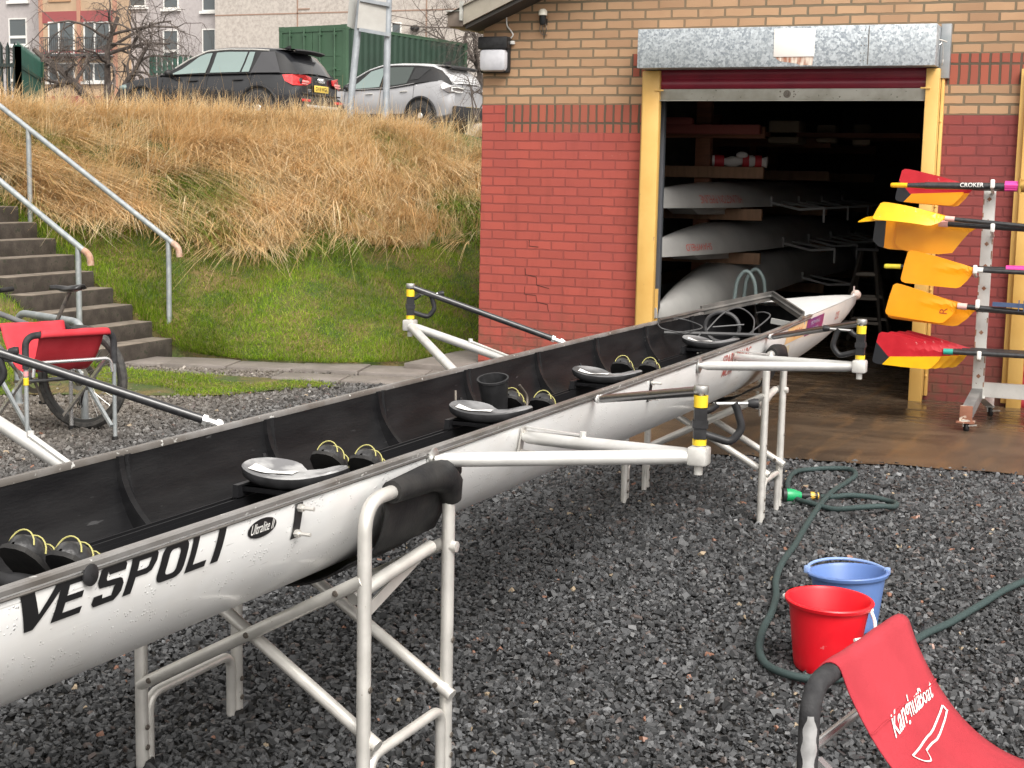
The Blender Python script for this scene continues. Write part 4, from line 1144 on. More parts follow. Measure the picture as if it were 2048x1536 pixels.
# steering wires, lines and headrest bar of the coxswain's place in the bow
m = MB()
def lp_(pts, r=.0042): m.tube(spline([tuple(B(*p)) for p in pts], 7), r, 6)
lp_([(4.55, -.30, GW - .06), (4.62, .0, GW - .055), (4.66, .30, GW - .05)], .011)
lp_([(4.50, -.20, GW - .05), (4.42, -.28, GW - .02), (4.60, -.34, GW + .01), (4.75, -.26, GW + .0), (4.66, -.12, GW - .03), (4.5, -.2, GW - .05)])
lp_([(4.60, -.08, GW - .04), (4.72, -.02, GW + .05), (4.86, .03, GW + .07), (4.82, .12, GW + .02), (4.66, .16, GW - .05)])
lp_([(4.66, .14, GW - .05), (4.85, .20, GW + .03), (4.9, .16, GW + .05), (4.95, .10, GW + .04)])
lp_([(4.58, -.1, GW - .05), (4.5, -.14, GW - .12), (4.42, -.16, GW - .18), (4.36, -.12, GW - .2)])
lp_([(4.62, -.05, GW - .02), (4.7, .1, GW - .005)])
lp_([(4.45, -.14, GW - .16), (4.52, -.02, GW - .13), (4.4, .08, GW - .2)])
build('steering_line', m, mat('grey line', (.055, .055, .057), .5), shell)
m = MB(); m.tube([tuple(B(5.05, -.12 + .10 * math.cos(q), GW - .06 + .085 * math.sin(q))) for q in np.linspace(0, 6.283, 31)[:-1]], .011, 8, True)
build('hatch_ring', m, mat('dark ring', (.05, .05, .052), .4), shell)
# ---------------------------------------------------------------- riggers
M['rig_alu'] = mat('satin rigger tube', (.74, .735, .72), .38, .45, (.66, .655, .63), 10, rvar=.08)
def rigger(pin, side, att, stay, zp=.985, gate='near'):
    """att: (s, z) of the main stays on the hull; stay: (s) of the black backstay end"""
    ps, pt = pin; m = MB(); P0 = Vector(B(ps, pt, zp))
    def on(s, z): b, g, k = hb_(s); return Vector(B(s, side * (max(0, 1 - ((g - z) / (g - k)) ** NS) ** (1 / NS) * b + .012), z))
    a0 = on(*att[0]); a1 = on(*att[1])
    r0 = .021 if gate == 'near' else .02
    tips = P0 + Vector((0, 0, -.02))
    for a_ in (a0, a1):
        d = (a_ - tips).normalized()
        m.tube([tips + d * .02, tips + d * .06, a_ - d * .10, a_ - d * .03, a_], [r0 * .8, r0, r0, r0 * .95, r0 * .55], 12)
    rg = build('rigger', m, M['rig_alu'], shell)
    m = MB(); m.box(tuple(P0 + Vector((0, 0, -.018))), (.055, .055, .052), math.atan2(BA[1], BA[0]), .007); m.tube([P0 + Vector((0, 0, -.07)), P0 + Vector((0, 0, .0))], .012, 10)
    build('pin_block', m, mat('cast block', (.66, .65, .62), .45, .4, (.5, .49, .46), 20) if 'castb' not in M else M['castb'], rg)
    # plates with bolts on the hull
    m = MB(); nrm = Vector(BR) * side
    m.lathe([(.034, 0), (.034, .006), (.03, .008), (.001, .008)], tuple(a0 - nrm * .010), 16, tuple(nrm)); m.beam(a0 + nrm * .0, a0 + nrm * .045, .011, .011)
    p_t = on(att[1][0], GW - .025); p_b = on(att[1][0], GW - .115)
    build('mount_washer', m, M['steel'], rg)
    m = MB(); m.beam(p_b, p_t, .030, .006, tuple(nrm)); m.beam(p_b + Vector((0, 0, .012)), p_b + Vector((0, 0, .012)) + nrm * .05, .010, .010); m.beam(p_t - Vector((0, 0, .016)), p_t - Vector((0, 0, .016)) + nrm * .05, .010, .010)
    build('mount_plate', m, M['alu'], rg)
    # perforated adjusting strap
    m = MB(); d = (tips - a1).normalized(); q = a1 + d * .30 + Vector((0, 0, .024)); m.beam(p_t + nrm * .015, q, .018, .005); m.tube([q - Vector((0, 0, .015)), q + Vector((0, 0, .012))], .010, 8); build('strap', m, M['rig_alu'], rg)
    # pin, oarlock
    m = MB(); m.tube([P0, P0 + Vector((0, 0, .165))], .0075, 8); m.lathe([(.001, .176), (.02, .175), (.022, .165), (.02, .155), (.001, .155)], tuple(P0), 12); m.lathe([(.012, .001), (.02, .001), (.02, .012), (.012, .012)], tuple(P0), 12); build('pin', m, M['steel'], rg)
    m = MB()
    for z0, z1 in ((.008, .028), (.116, .148)):
        m = MB(); m.lathe([(.001, z0), (.019, z0), (.02, z1), (.001, z1)], tuple(P0), 14); build('spacer', m, M['yellow_plastic'], rg)
    m = MB()
    if gate == 'near': gd = Vector(BA) * .35 + Vector(BR) * side * .9
    elif gate == 'far': gd = Vector(BR) * -side * .8 + Vector(BA) * .5
    else: gd = Vector(BR) * -side * 1.0 + Vector(BA) * -.05
    gd.z = 0; gd.normalize(); Z = Vector((0, 0, 1))
    b0 = P0 + Z * .030; b1 = P0 + Z * .114
    m.beam(b0, b1, .034, .034, tuple(gd)); m.beam(b0 + Z * .03, b0 + Z * .05, .040, .042, tuple(gd))
    arm = fillet([b0 + gd * .012 + Z * .012, b0 + gd * .085 - Z * .010, b0 + gd * .115 + Z * .03, b0 + gd * .098 + Z * .085, b0 + gd * .09 + Z * .10], .018, 4)
    m.tube(arm, [.011] * len(arm), 8); m.tube(fillet([b1 + gd * .0 - Z * .012, b1 + gd * .028 - Z * .004, b1 + gd * .045 + Z * .012], .01, 3), .010, 8)
    ol = build('oarlock', m, M['black_plastic'], rg, True, 50)
    m = MB(); e0 = b1 + gd * .035 + Z * .012; e1 = b0 + gd * .092 + Z * .098; e2 = e1 + (e1 - e0).normalized() * .055
    m.tube([e0, e2], .0048, 8); build('keeper', m, M['steel'], ol)
    m = MB(); dd = (e2 - e0).normalized(); m.tube([e2 - dd * .02, e2 - dd * .004, e2 + dd * .008], [.009, .014, .013], 10); build('keeper_knob', m, M['black_plastic'], ol)
    # black backstay from the top of the pin to the gunwale
    m = MB(); top = P0 + Z * .160; e = Vector(B(stay, side * (hb_(stay)[0] + .012), GW - .018)); d = (e - top).normalized()
    m.tube([top, e - d * .085], .0145, 10); m.tube([e - d * .03, e], .012, 8)
    bs = build('backstay', m, M['carbon'], rg)
    m = MB(); m.tube([e - d * .10, e - d * .03], .0095, 8); m.tube([e - d * .092, e - d * .078], .017, 6); m.tube([e - d * .050, e - d * .036], .017, 6); m.tube([e - d * .036, e - d * .022], .012, 8)
    build('adjuster', m, M['alu_bright'], bs)
    return rg
M['castb'] = mat('cast block', (.66, .65, .62), .45, .4, (.5, .49, .46), 20)
rigger((.70, 1.06), 1, [(.484, .915), (1.10, .888)], 1.74, .975, 'near')
rigger((2.94, 1.06), 1, [(3.02, .912), (3.60, .89)], 4.24, .983, 'out')
rigger((2.965, -1.02), -1, [(2.14, .915), (2.74, .90)], 3.33, 1.03, 'far')
rigger((.17, -1.03), -1, [(-.66, .915), (-.12, .90)], .575, 1.03, 'far')
# bare mounting plates waiting for riggers
for s in (-.20, 2.38):
    m = MB(); rows = []
    for d in np.linspace(.022, .112, 7): rows.append([tuple(hullpt(s - .017, d, 1, .002)), tuple(hullpt(s + .017, d, 1, .002))])
    m.grid(rows); pl = build('bare_plate', m, M['black_plastic'], shell, True, 180)
    for d in (.034, .098): m = MB(); p = Vector(hullpt(s, d, 1, .002)); m.tube([p, p + Vector(BR) * .042], .005, 8); m.tube([p, p + Vector(BR) * .012], .010, 6); build('stud', m, M['alu'], pl)
m = MB(); p = Vector(hullpt(-.945, .022, 1, .004)); q = Vector(hullpt(-.945, .022, 1, .012)); m.lathe([(.022, 0), (.022, .004), (.016, .007), (.001, .007)], tuple(p), 16, tuple((q - p).normalized())); build('drain_cap', m, M['black_plastic'], shell)
# ---------------------------------------------------------------- lettering and stickers on the hull
def on_hull(s0, d0, shear=0.0, off=.0022):
    return lambda x, y: tuple(hullpt(s0 + x + shear * y, d0 - y, 1, off))
m = MB(); LW, LH = .655, .079
gly = {}
x = 0
# letters drawn as slanted strokes in a 0..1 cell, condensed and bold
def stroke_poly(mb, poly, s0, w, d0, h, sh):
    # poly in unit cell; subdivide edges so that it follows the hull
    bm = bmesh.new(); vs = [bm.verts.new((p[0], p[1], 0)) for p in poly]; bm.faces.new(vs)
    bmesh.ops.triangulate(bm, faces=bm.faces[:])
    for _ in range(3):
        L = [e for e in bm.edges if e.calc_length() > .22]
        if not L: break
        bmesh.ops.subdivide_edges(bm, edges=L, cuts=1); bmesh.ops.triangulate(bm, faces=bm.faces[:])
    bm.verts.index_update()
    mb.add([tuple(hullpt(s0 + p.co.x * w + sh * p.co.y * h, d0 - p.co.y * h, 1, .0022)) for p in bm.verts], [[q.index for q in f.verts] for f in bm.faces]); bm.free()
def ring(poly_out, poly_in):
    n = len(poly_out); return [[poly_out[i], poly_out[(i + 1) % n], poly_in[(i + 1) % n], poly_in[i]] for i in range(n)]
def rr_(x0, y0, x1, y1, r, n=4):
    out = []
    for cx, cy, a in ((x1 - r, y0 + r, -90), (x1 - r, y1 - r, 0), (x0 + r, y1 - r, 90), (x0 + r, y0 + r, 180)):
        for i in range(n + 1): q = R_(a + 90 * i / n); out.append((cx + r * math.cos(q), cy + r * math.sin(q)))
    return out
ST = .26
LET = {
 'V': [[(0, 1), (.30, 1), (.56, .30), (.50, 0), (.34, 0)], [(.80, 1), (1.0, 1), (.52, 0), (.42, 0), (.50, .26)]],
 'E': [[(0, 0), (.30, 0), (.30, 1), (0, 1)], [(.30, 0), (.95, 0), (.95, .17), (.30, .17)], [(.30, .42), (.85, .42), (.85, .58), (.30, .58)], [(.30, .83), (.95, .83), (.95, 1), (.30, 1)]],
 'P': [[(0, 0), (.30, 0), (.30, 1), (0, 1)], [(.30, .83), (.75, .83), (.85, .92), (.78, 1), (.30, 1)], [(.75, .83), (.70, .62), (.92, .55), (1.0, .70), (1.0, .88), (.90, .98), (.78, 1), (.80, .92)], [(.30, .42), (.72, .42), (.88, .47), (.92, .55), (.70, .62), (.62, .58), (.30, .58)]],
 'L': [[(0, 0), (.30, 0), (.30, 1), (0, 1)], [(.30, 0), (.95, 0), (.95, .18), (.30, .18)]],
 'I': [[(0, 0), (1, 0), (1, 1), (0, 1)]],
 'O': ring(rr_(0, 0, 1, 1, .26), rr_(.30, .17, .70, .83, .12)),
 'S': [[(.30, .83), (.38, .74), (.95, .74), (.95, .88), (.85, 1), (.2, 1), (.03, .9)], [(.03, .9), (.0, .62), (.12, .46), (.34, .60), (.30, .66), (.30, .83)], [(.12, .46), (.70, .42), (.90, .54), (.80, .58), (.34, .60)], [(.70, .42), (.66, .38), (.66, .17), (.93, .10), (1.0, .2), (1.0, .40), (.90, .54)], [(.66, .17), (.34, .17), (.12, .0), (.82, 0), (.93, .10)], [(.34, .17), (.30, .28), (0, .28), (0, .10), (.12, 0)]],
}
cells = [('V', 0.0, .125), ('E', .112, .085), ('S', .222, .085), ('P', .318, .085), ('O', .418, .090), ('L', .520, .075), ('I', .612, .028)]
m = MB()
for ch, sx, w in cells:
    for poly in LET[ch]: stroke_poly(m, poly, -1.155 + sx, w, .016 + LH, LH, .30)
build('maker_lettering', m, M['ink_black'], hull, False)
m = MB()
def ell(s0, d0, rs_, rd, off): return [tuple(hullpt(s0 + rs_ * math.cos(q), d0 + rd * math.sin(q), 1, off)) for q in np.linspace(0, 2 * math.pi, 33)[:-1]]
pts = ell(-.352, .052, .058, .023, .0022); m.add([tuple(hullpt(-.352, .052, 1, .0022))] + pts, [(0, 1 + i, 1 + (i + 1) % 32) for i in range(32)])
ov = build('model_oval', m, M['ink_black'], hull, False)
m = MB(); write_on(m, 'Ultralite II', .092, .024, on_hull(-.400, .062, .25, .0032), .004, 0.0, 1)
build('model_lettering', m, M['ink_white'], ov, False)
m = MB(); write_on(m, 'SPARROW RC', .50, .05, on_hull(3.42, .082, 0.1, .0024), .012, 0, 1); build('club_lettering', m, M['ink_red'], hull, False); m = MB(); write_on(m, 'MUIR', .18, .04, on_hull(3.46, .14, .1, .0024), .012, 0, 1)
build('club_lettering', m, M['ink_red'], hull, False)
m = MB(); write_on(m, 'CLYDE', .22, .05, on_hull(6.62, .10, 0.2, .0024), .012, 0, 1); build('bow_lettering', m, M['ink_red'], hull, False)
def patch(name, s0, s1, d0, d1, mt, off=.0021, par=None, sh=0):
    m = MB(); m.grid([[tuple(hullpt(s + sh * (d1 - d), d, 1, off)) for s in np.linspace(s0, s1, 8)] for d in np.linspace(d0, d1, 5)]); return build(name, m, mt, par or hull, True, 180)
p1 = patch('sticker', 4.72, 5.30, .022, .105, mat('orange sticker', (.72, .42, .16), .45, col2=(.75, .52, .30), vscale=6), sh=.6)
m = MB(); write_on(m, 'CL24', .26, .045, on_hull(4.92, .085, .3, .0034), .008, 0, 1); build('sticker_lettering', m, mat('sticker orange red', (.60, .17, .08), .5), p1, False)
p2 = patch('sticker', 5.32, 5.98, .020, .115, mat('violet sticker', (.13, .02, .16), .4, col2=(.28, .03, .12), vscale=2.5), sh=.5)
m = MB(); write_on(m, 'ROWING', .34, .022, on_hull(5.50, .058, .3, .0034), .004, 0, 1); write_on(m, 'SCOTLAND', .36, .022, on_hull(5.44, .098, .3, .0034), .004, 0, 1); build('sticker_lettering', m, mat('sticker pale violet', (.50, .42, .55), .5), p2, False)
patch('sticker', 4.72, 4.98, .12, .20, mat('pale tape', (.66, .56, .38), .6), sh=-1.1)
# ---------------------------------------------------------------- trestles under the shell
def trestle(name, label, sR, tR, sL, tL, w, h, sling_rng, group):
    """two upright frames along the boat, joined by crossed braces; a rubber sling hangs between their top bars"""
    rt = thing(name, label, 'trestle', tuple(B(sR + w / 2, (tR + tL) / 2, 0)), math.atan2(BA[1], BA[0]), group)
    r = .0185
    for (s0, t0) in ((sR, tR), (sL, tL)):
        m = MB(); pts = fillet([tuple(B(s0, t0, .0)), tuple(B(s0, t0, h)), tuple(B(s0 + w, t0, h)), tuple(B(s0 + w, t0, .0))], .085, 7)
        m.tube(pts, r, 14); fr = build('frame', m, M['alu'], rt)
        m = MB(); t1 = t0 + .0
        i_ = .032 * (1 if t0 > 0 else 1)
        q = fillet([tuple(B(s0 + i_, t1, .0)), tuple(B(s0 + i_, t1, .205)), tuple(B(s0 + w - i_, t1, .205)), tuple(B(s0 + w - i_, t1, .0))], .05, 5); m.tube(q, r * .8, 12); build('foot_rung', m, M['alu'], fr)
        m = MB()
        for s_ in (s0, s0 + w):
            for z in (.06, .12, .40): p = Vector(B(s_, t0, z)); m.lathe([(.001, .004), (.008, .003), (.009, 0)], tuple(p + Vector(BR) * (r + .0)), 8, tuple(BR))
        build('rivet', m, M['bolt'], fr)
        for s_ in (s0 + .012, s0 + w - .012):
            m = MB(); m.lathe([(.001, -.012), (.03, -.012), (.026, .02), (.02, .022)], tuple(B(s_, t0, .0)), 12); build('rubber_foot', m, M['black_rubber'], fr)
    for k, ds in enumerate((.0, w)):
        off = (.022 if k == 0 else -.022)
        a0 = B(sR + ds + off, tR + .03, .245); a1 = B(sL + ds + off, tL, h - .22)
        b0 = B(sL + ds - off * .2, tL, .245); b1 = B(sR + ds - off * .2, tR, h - .20)
        for a_, b_ in ((a0, a1), (b0, b1)):
            m = MB(); m.tube([tuple(a_), tuple(b_)], r * .95, 12); br = build('brace', m, M['alu'], rt)
            m = MB()
            for f in (.06, .52, .9): p = Vector(a_).lerp(Vector(b_), f); m.lathe([(.001, .004), (.008, .003), (.009, 0)], tuple(p + Vector(BA) * (-r * .95)), 8, tuple(-BA))
            build('rivet', m, M['bolt'], br)
    # tie bar linking the right-hand legs below the sling, with its lug
    m = MB(); z = h - .215
    m.tube(fillet([tuple(B(sR + .02, tR - .045, z - .045)), tuple(B(sR + .12, tR - .03, z - .02)), tuple(B(sR + w - .05, tR - .03, z + .005))], .05, 4), r, 12)
    m.box(tuple(B(sR + w * .55, tR - .045, z - .05)), (w * .75, .006, .035), Matrix.Rotation(math.atan2(BA[1], BA[0]), 3, 'Z') @ Matrix.Rotation(R_(-16), 3, 'Y')); p = B(sR + w, tR, z); m.lathe([(.001, .03), (.016, .028), (.017, 0)], tuple(p), 10, tuple(BR)); build('tie_bar', m, M['alu'], rt)
    # sling
    m = MB(); rows = []; lo, hi = sling_rng; n = 30
    def prof(s):
        L = []; rb = r + .009
        b, g, k = hb_(s)
        for q in np.linspace(R_(-60), R_(190), 12): L.append((tR + rb * math.cos(q), h + rb * math.sin(q)))
        tin = [(tR - .022, h - .06), (tR - .035, h - .12), (tR - .06, h - .17)]
        for i in range(1, 18):
            t = .30 - .60 * i / 18; z = k - .012 + .11 * (abs(t) / .30) ** 2.6; tin.append((t, z))
        tin += [(tL + .06, h - .17), (tL + .035, h - .12), (tL + .022, h - .06)]; L += tin
        for q in np.linspace(R_(-10), R_(240), 12): L.append((tL + rb * math.cos(q), h + rb * math.sin(q)))
        return L
    for s in np.linspace(sR + lo, sR + hi, 14):
        rows.append([tuple(B(s, t, z)) for t, z in prof(s)])
    m.grid(rows); sl = build('sling', m, M['black_rubber'], rt, True, 180)
    so = sl.modifiers.new('thick', 'SOLIDIFY'); so.thickness = .006; so.offset = 1
    # soft end of the rubber sleeve, drooping past the bar
    m = MB(); rb = r + .012
    m.tube([tuple(B(sR + lo, tR, h)), tuple(B(sR + hi - .14, tR, h + .002)), tuple(B(sR + hi - .07, tR, h - .008)), tuple(B(sR + hi - .03, tR, h - .035)), tuple(B(sR + hi - .012, tR, h - .085))], [rb, rb + .010, rb + .016, rb + .012, rb], 14)
    build('sleeve', m, M['black_rubber'], sl)
    return rt
trestle('boat_trestle', 'near aluminium trestle with black rubber sling under the middle of the white shell', .03, .40, .165, -.40, .475, .885, (.14, .50), 'aluminium trestles under the shell')
trestle('boat_trestle', 'far aluminium trestle under the bow of the white shell, beside the green hose nozzle', 4.10, .385, 4.22, -.385, .36, .85, (.08, .30), 'aluminium trestles under the shell')
# ---------------------------------------------------------------- buckets
def plastic(name, c, c2):
    m = mat(name, c, .38, col2=c2, vscale=6, lo=.45, hi=.7, spots=tuple(min(1, q * .5 + .35) for q in c), sscale=14, sthr=.68, rvar=.1)
    return m
def bucket(name, label, loc, r, h, mt, tilt, lip, handle_mat, hpts, group):
    rt = thing(name, label, 'bucket', loc, 0, group)
    ax = Vector(tilt).normalized(); rb = r * .72
    m = MB(); m.lathe([(.001, .004), (rb - .004, .003), (rb, .012), (rb + .003, .03), (r - .012, h - .035), (r - .010, h - .018), (r + .002, h - .016), (r + .006, h - .004), (r + .003, h), (r - .006, h), (r - .012, h - .01), (rb - .006, .014), (.001, .010)], loc, 48, tuple(ax))
    b = build('pail', m, mt, rt, True, 35)
    return rt
rz_ = G(1645, 1340, 0)
bc = tuple(float(q) for q in (rz_[0], rz_[1] + .03, 0.0))
red_b = bucket('bucket', 'bright red plastic bucket with white handle in front of the blue bucket', bc, .150, .255, plastic('red bucket plastic', (.72, .010, .020), (.60, .008, .016)), (.03, -.02, 1), 0, None, None, 'buckets on the gravel')
m = MB()
for sx, sy in ((1, -.15), (-1, .15)):
    q_ = MB(); q_.sphere((bc[0] + sx * .153, bc[1] + sy * .153, .235), .012, 8); build('handle_ear', q_, M['white_plastic'], red_b)
m.tube(spline([(bc[0] + .155, bc[1] - .024, .235), (bc[0] + .175, bc[1] - .05, .20), (bc[0] + .18, bc[1] - .11, .17), (bc[0] + .13, bc[1] - .185, .17), (bc[0] + .0, bc[1] - .20, .165), (bc[0] - .12, bc[1] - .17, .18), (bc[0] - .18, bc[1] - .06, .22), (bc[0] - .18, bc[1] + .026, .262)][:4], 8), .006, 8)
build('handle', m, M['white_plastic'], red_b)
bl_ = G(1693, 1262, 0)
bb_ = tuple(float(q) for q in (bl_[0], bl_[1] + .04, 0.0))
blue_b = bucket('bucket', 'cornflower blue plastic bucket with spout standing behind the red one', bb_, .150, .225, plastic('blue bucket plastic', (.105, .185, .42), (.135, .22, .47)), (-.06, .02, 1), 0, None, None, 'buckets on the gravel')
m = MB(); L = []
for q in np.linspace(.15, math.pi - .05, 26): L.append((bb_[0] - .014 + .154 * math.cos(q + .3), bb_[1] + .005 + .154 * math.sin(q + .3), .222 + .012 * math.sin(q)))
m.tube(L, .006, 8); m.box(L[0], (.025, .02, .03), None, .006); m.box(L[-1], (.025, .02, .03), None, .006)
build('handle', m, mat('pale blue handle', (.22, .32, .55), .4), blue_b)
# ---------------------------------------------------------------- garden hose with its nozzle
HP = [(2300, 1060), (2048, 1165), (1960, 1210), (1900, 1243), (1850, 1270), (1812, 1297), (1760, 1330), (1700, 1352), (1640, 1362), (1580, 1352), (1535, 1328), (1519, 1300), (1526, 1262), (1543, 1225), (1552, 1190), (1552, 1160), (1566, 1125), (1590, 1088), (1612, 1050), (1640, 1012), (1664, 985), (1690, 965), (1711, 950), (1700, 941), (1660, 937), (1622, 937), (1595, 943), (1579, 957), (1576, 975), (1590, 995), (1625, 1009), (1668, 1020), (1715, 1025), (1760, 1023), (1786, 1016), (1793, 1008), (1776, 1000), (1745, 995), (1700, 993), (1668, 993), (1642, 992)]
hz = []
for i, (u, v) in enumerate(HP):
    p = G(u, v, .026); hz.append((p[0], p[1], .027 + (.03 if i in (32, 33) else 0) + .006 * math.sin(i * 1.7)))
def hose_mat():
    m, nt, b, out = newmat('dark green braided hose'); vec = coords(nt)
    w = nd(nt, 'ShaderNodeTexWave', Scale=90.0, Distortion=2.0); nt.links.new(vec, w.inputs['Vector'])
    col = mixc(nt, w.outputs['Fac'], (.018, .034, .034), (.045, .075, .073)); nt.links.new(col, b.inputs['Base Color']); b.inputs['Roughness'].default_value = .7
    bump(nt, b, w.outputs['Fac'], .4, .004); return m
hs_ = thing('garden_hose', 'dark green garden hose looping over the gravel to a green spray nozzle', 'hose', tuple(G(1575, 990, 0)))
m = MB(); m.tube(spline(hz, 7), .0145, 12); build('tube', m, hose_mat(), hs_)
n0 = Vector(G(1572, 990, .04)); n1 = Vector(G(1640, 992, .035)); d = (n1 - n0).normalized()
m = MB(); m.lathe([(.001, -.012), (.034, -.012), (.036, 0), (.034, .028), (.026, .05), (.02, .07), (.001, .07)], tuple(n0 + d * .012), 20, tuple(d)); build('nozzle_head', m, mat('green plastic', (.015, .30, .11), .35), hs_)
m = MB(); m.lathe([(.001, -.03), (.037, -.03), (.038, -.012), (.001, -.010)], tuple(n0 + d * .010), 20, tuple(d)); m.tube([n0 + d * .07, n0 + d * .10, n0 + d * .17, n1 - d * .04], [.016, .022, .022, .017], 12); m.tube([n0 + d * .085 + Vector((0, 0, .015)), n0 + d * .10 + Vector((0, 0, .05))], .007, 8); build('nozzle_grip', m, M['black_plastic'], hs_)
m = MB(); m.lathe([(.001, 0), (.021, 0), (.023, .012), (.020, .05), (.001, .05)], tuple(n1 - d * .06), 14, tuple(d)); build('hose_connector', m, mat('amber plastic', (.62, .38, .06), .4), hs_)
# ---------------------------------------------------------------- folding boat stands with red slings
M['red_canvas'] = mat('red canvas', (.46, .018, .030), .75, col2=(.52, .034, .048), vscale=5, bmp=.25, bscale=400)
M['red_canvas_faded'] = mat('faded red canvas', (.40, .030, .044), .85, col2=(.35, .022, .034), vscale=4, bmp=.25, bscale=400)
M['chrome'] = mat('polished aluminium tube', (.74, .73, .73), .22, .75, (.66, .66, .66), 12)
def stand(name, label, bA, bB, h, rt_off, canvas, group, sag=.27, logo=False, stripe=False):
    """bA, bB: ends of the first top bar (xy); the second bar lies rt_off away"""
    a = np.array([bA[0], bA[1], 0.]); b = np.array([bB[0], bB[1], 0.]); off = np.array([rt_off[0], rt_off[1], 0.]); e = (b - a) / np.linalg.norm(b - a); w = np.linalg.norm(b - a)
    rt = thing(name, label, 'boat stand', tuple((a + b + off) / 2), 0, group); r = .0135
    Z = np.array([0, 0, 1.]); o = off / np.linalg.norm(off)
    for k in (0, 1):
        A0 = a + off * k; B0 = b + off * k
        m = MB(); path = fillet([tuple(A0), tuple(A0 + Z * h), tuple(B0 + Z * h), tuple(B0)], .075, 7); m.tube(path, r, 12)
        fr = build('frame', m, M['chrome'] if k else M['galv_tube'], rt)
        m = MB(); m.tube(fillet([tuple(A0 + Z * (h - .20)), tuple(A0 + Z * h), tuple(B0 + Z * h), tuple(B0 + Z * (h - .20))], .075, 8), r + .0075, 12); build('foam_sleeve', m, M['foam'], fr)
        for P0 in (A0, B0):
            m = MB(); m.lathe([(.001, 0), (.021, 0), (.019, .03), (.015, .032)], tuple(P0), 10); build('rubber_foot', m, M['black_rubber'], fr)
        if k == 0 and stripe:
            m = MB(); m.lathe([(r + .001, 0), (r + .003, .002), (r + .003, .045), (r + .001, .047)], tuple(A0 + Z * (h - .30)), 12); build('marker_tape', m, M['yellow_plastic'], fr)
            m = MB(); m.lathe([(r + .001, 0), (r + .002, .001), (r + .002, .03), (r + .001, .031)], tuple(A0 + Z * (h - .245)), 12); build('marker_tape', m, mat('pink tape', (.62, .28, .28), .5), fr)
    for P0, s_ in ((a, 1), (b, -1)):
        i0 = P0 + e * .024 * s_; i1 = P0 + e * .050 * s_
        for q0, q1, nm in ((i0 + Z * .10, i0 + off + Z * (h - .17), M['galv_tube']), (i1 + off + Z * .10, i1 + Z * (h - .17), M['chrome'])):
            m = MB(); m.beam(tuple(q0), tuple(q1), .020, .020); build('brace', m, nm, rt)
    for k in (0, 1):
        m = MB(); A0 = a + off * k + o * .03 * (1 if k == 0 else -1) * -1; m.tube(fillet([tuple(A0 + e * .03 + Z * (h - .25)), tuple(A0 + e * .04 + Z * (h - .165)), tuple(A0 + e * (w - .04) + Z * (h - .165)), tuple(A0 + e * (w - .03) + Z * (h - .25))], .04, 5), r * .8, 10); build('cross_bar', m, M['chrome'], rt)
    # sling hanging between the two bars
    n = 34; rows = []; x0, x1 = .085, w - .03
    rb = r + .0105; D = np.linalg.norm(off)
    prof = []
    for q in np.linspace(R_(225), R_(18), 10): prof.append((rb * math.cos(q), rb * math.sin(q)))
    for i in range(1, n):
        f = i / n; prof.append((rb + (D - rb * 2) * f, -.002 - sag * (1 - abs(2 * f - 1) ** 2.3)))
    for q in np.linspace(R_(162), R_(-45), 10): prof.append((D + rb * math.cos(q), rb * math.sin(q)))
    npf = len(prof)
    for i, (x, z) in enumerate(prof):
        f = i / (npf - 1); nar = .0 + .035 * math.sin(math.pi * f)
        rows.append([tuple(a + e * (x0 + nar + (x1 - x0 - 2 * nar) * g) + o * x + Z * (h + z + .005 * math.sin(9 * g + 14 * f) * math.sin(math.pi * f) + .003 * math.sin(23 * g - 9 * f) * math.sin(math.pi * f))) for g in np.linspace(0, 1, 16)])
    m = MB(); m.grid(rows); sl = build('sling', m, canvas, rt, True, 180)
    so = sl.modifiers.new('thick', 'SOLIDIFY'); so.thickness = .003; so.offset = 1
    # hem seams near each bar
    for idx in (13, npf - 14):
        m = MB(); m.tube([(p[0], p[1], p[2] + .0025) for p in rows[idx]], .0022, 5); build('hem_seam', m, canvas, sl)
    return rt, rows, prof
La, Lb = G(50, 672, .70), G(227, 662, .70)
stand('boat_stand', 'folding boat stand with red canvas sling in front of the parked bicycle', La, Lb, .70, (-.50, .20), M['red_canvas'], 'folding boat stands', .26, stripe=True)
Ra = G(1622, 1372, .72); Rb = G(1815, 1238, .72)
e_ = (Rb - Ra)[:2] / np.linalg.norm((Rb - Ra)[:2])
rt_, rows_, prof_ = stand('boat_stand', 'nearest boat stand, faded red canvas sling with white printing beside buckets', Ra, Rb, .72, (.60 * e_[1], -.60 * e_[0]), M['red_canvas_faded'], 'folding boat stands', .24)
# chipped sleeve patch showing bare metal
fr0 = [o for o in rt_.children if o.name.startswith('frame')][0]
m = MB(); Zv = Vector((0, 0, 1)); A0 = Vector((Ra[0], Ra[1], 0)); eV = Vector((e_[0], e_[1], 0)); oV = Vector((e_[1], -e_[0], 0))
for k in range(1):
    rr = []
    for i in range(15):
        z = .54 + .125 * i / 14; wd = .30 + .35 * math.sin(i * 1.3) * .3 + .45 * math.sin(math.pi * (i + .5) / 15)
        rr.append([tuple(A0 + eV * (-.0215 * math.cos(q * wd - .5) * 1.0) + oV * (-.0215 * math.sin(q * wd - .5)) + Zv * z) for q in np.linspace(-1, 1, 7)])
    m.grid(rr)
build('bare_patch', m, mat('bare silver metal', (.74, .74, .74), .3, .6, (.5, .5, .5), 25), fr0, True, 180)
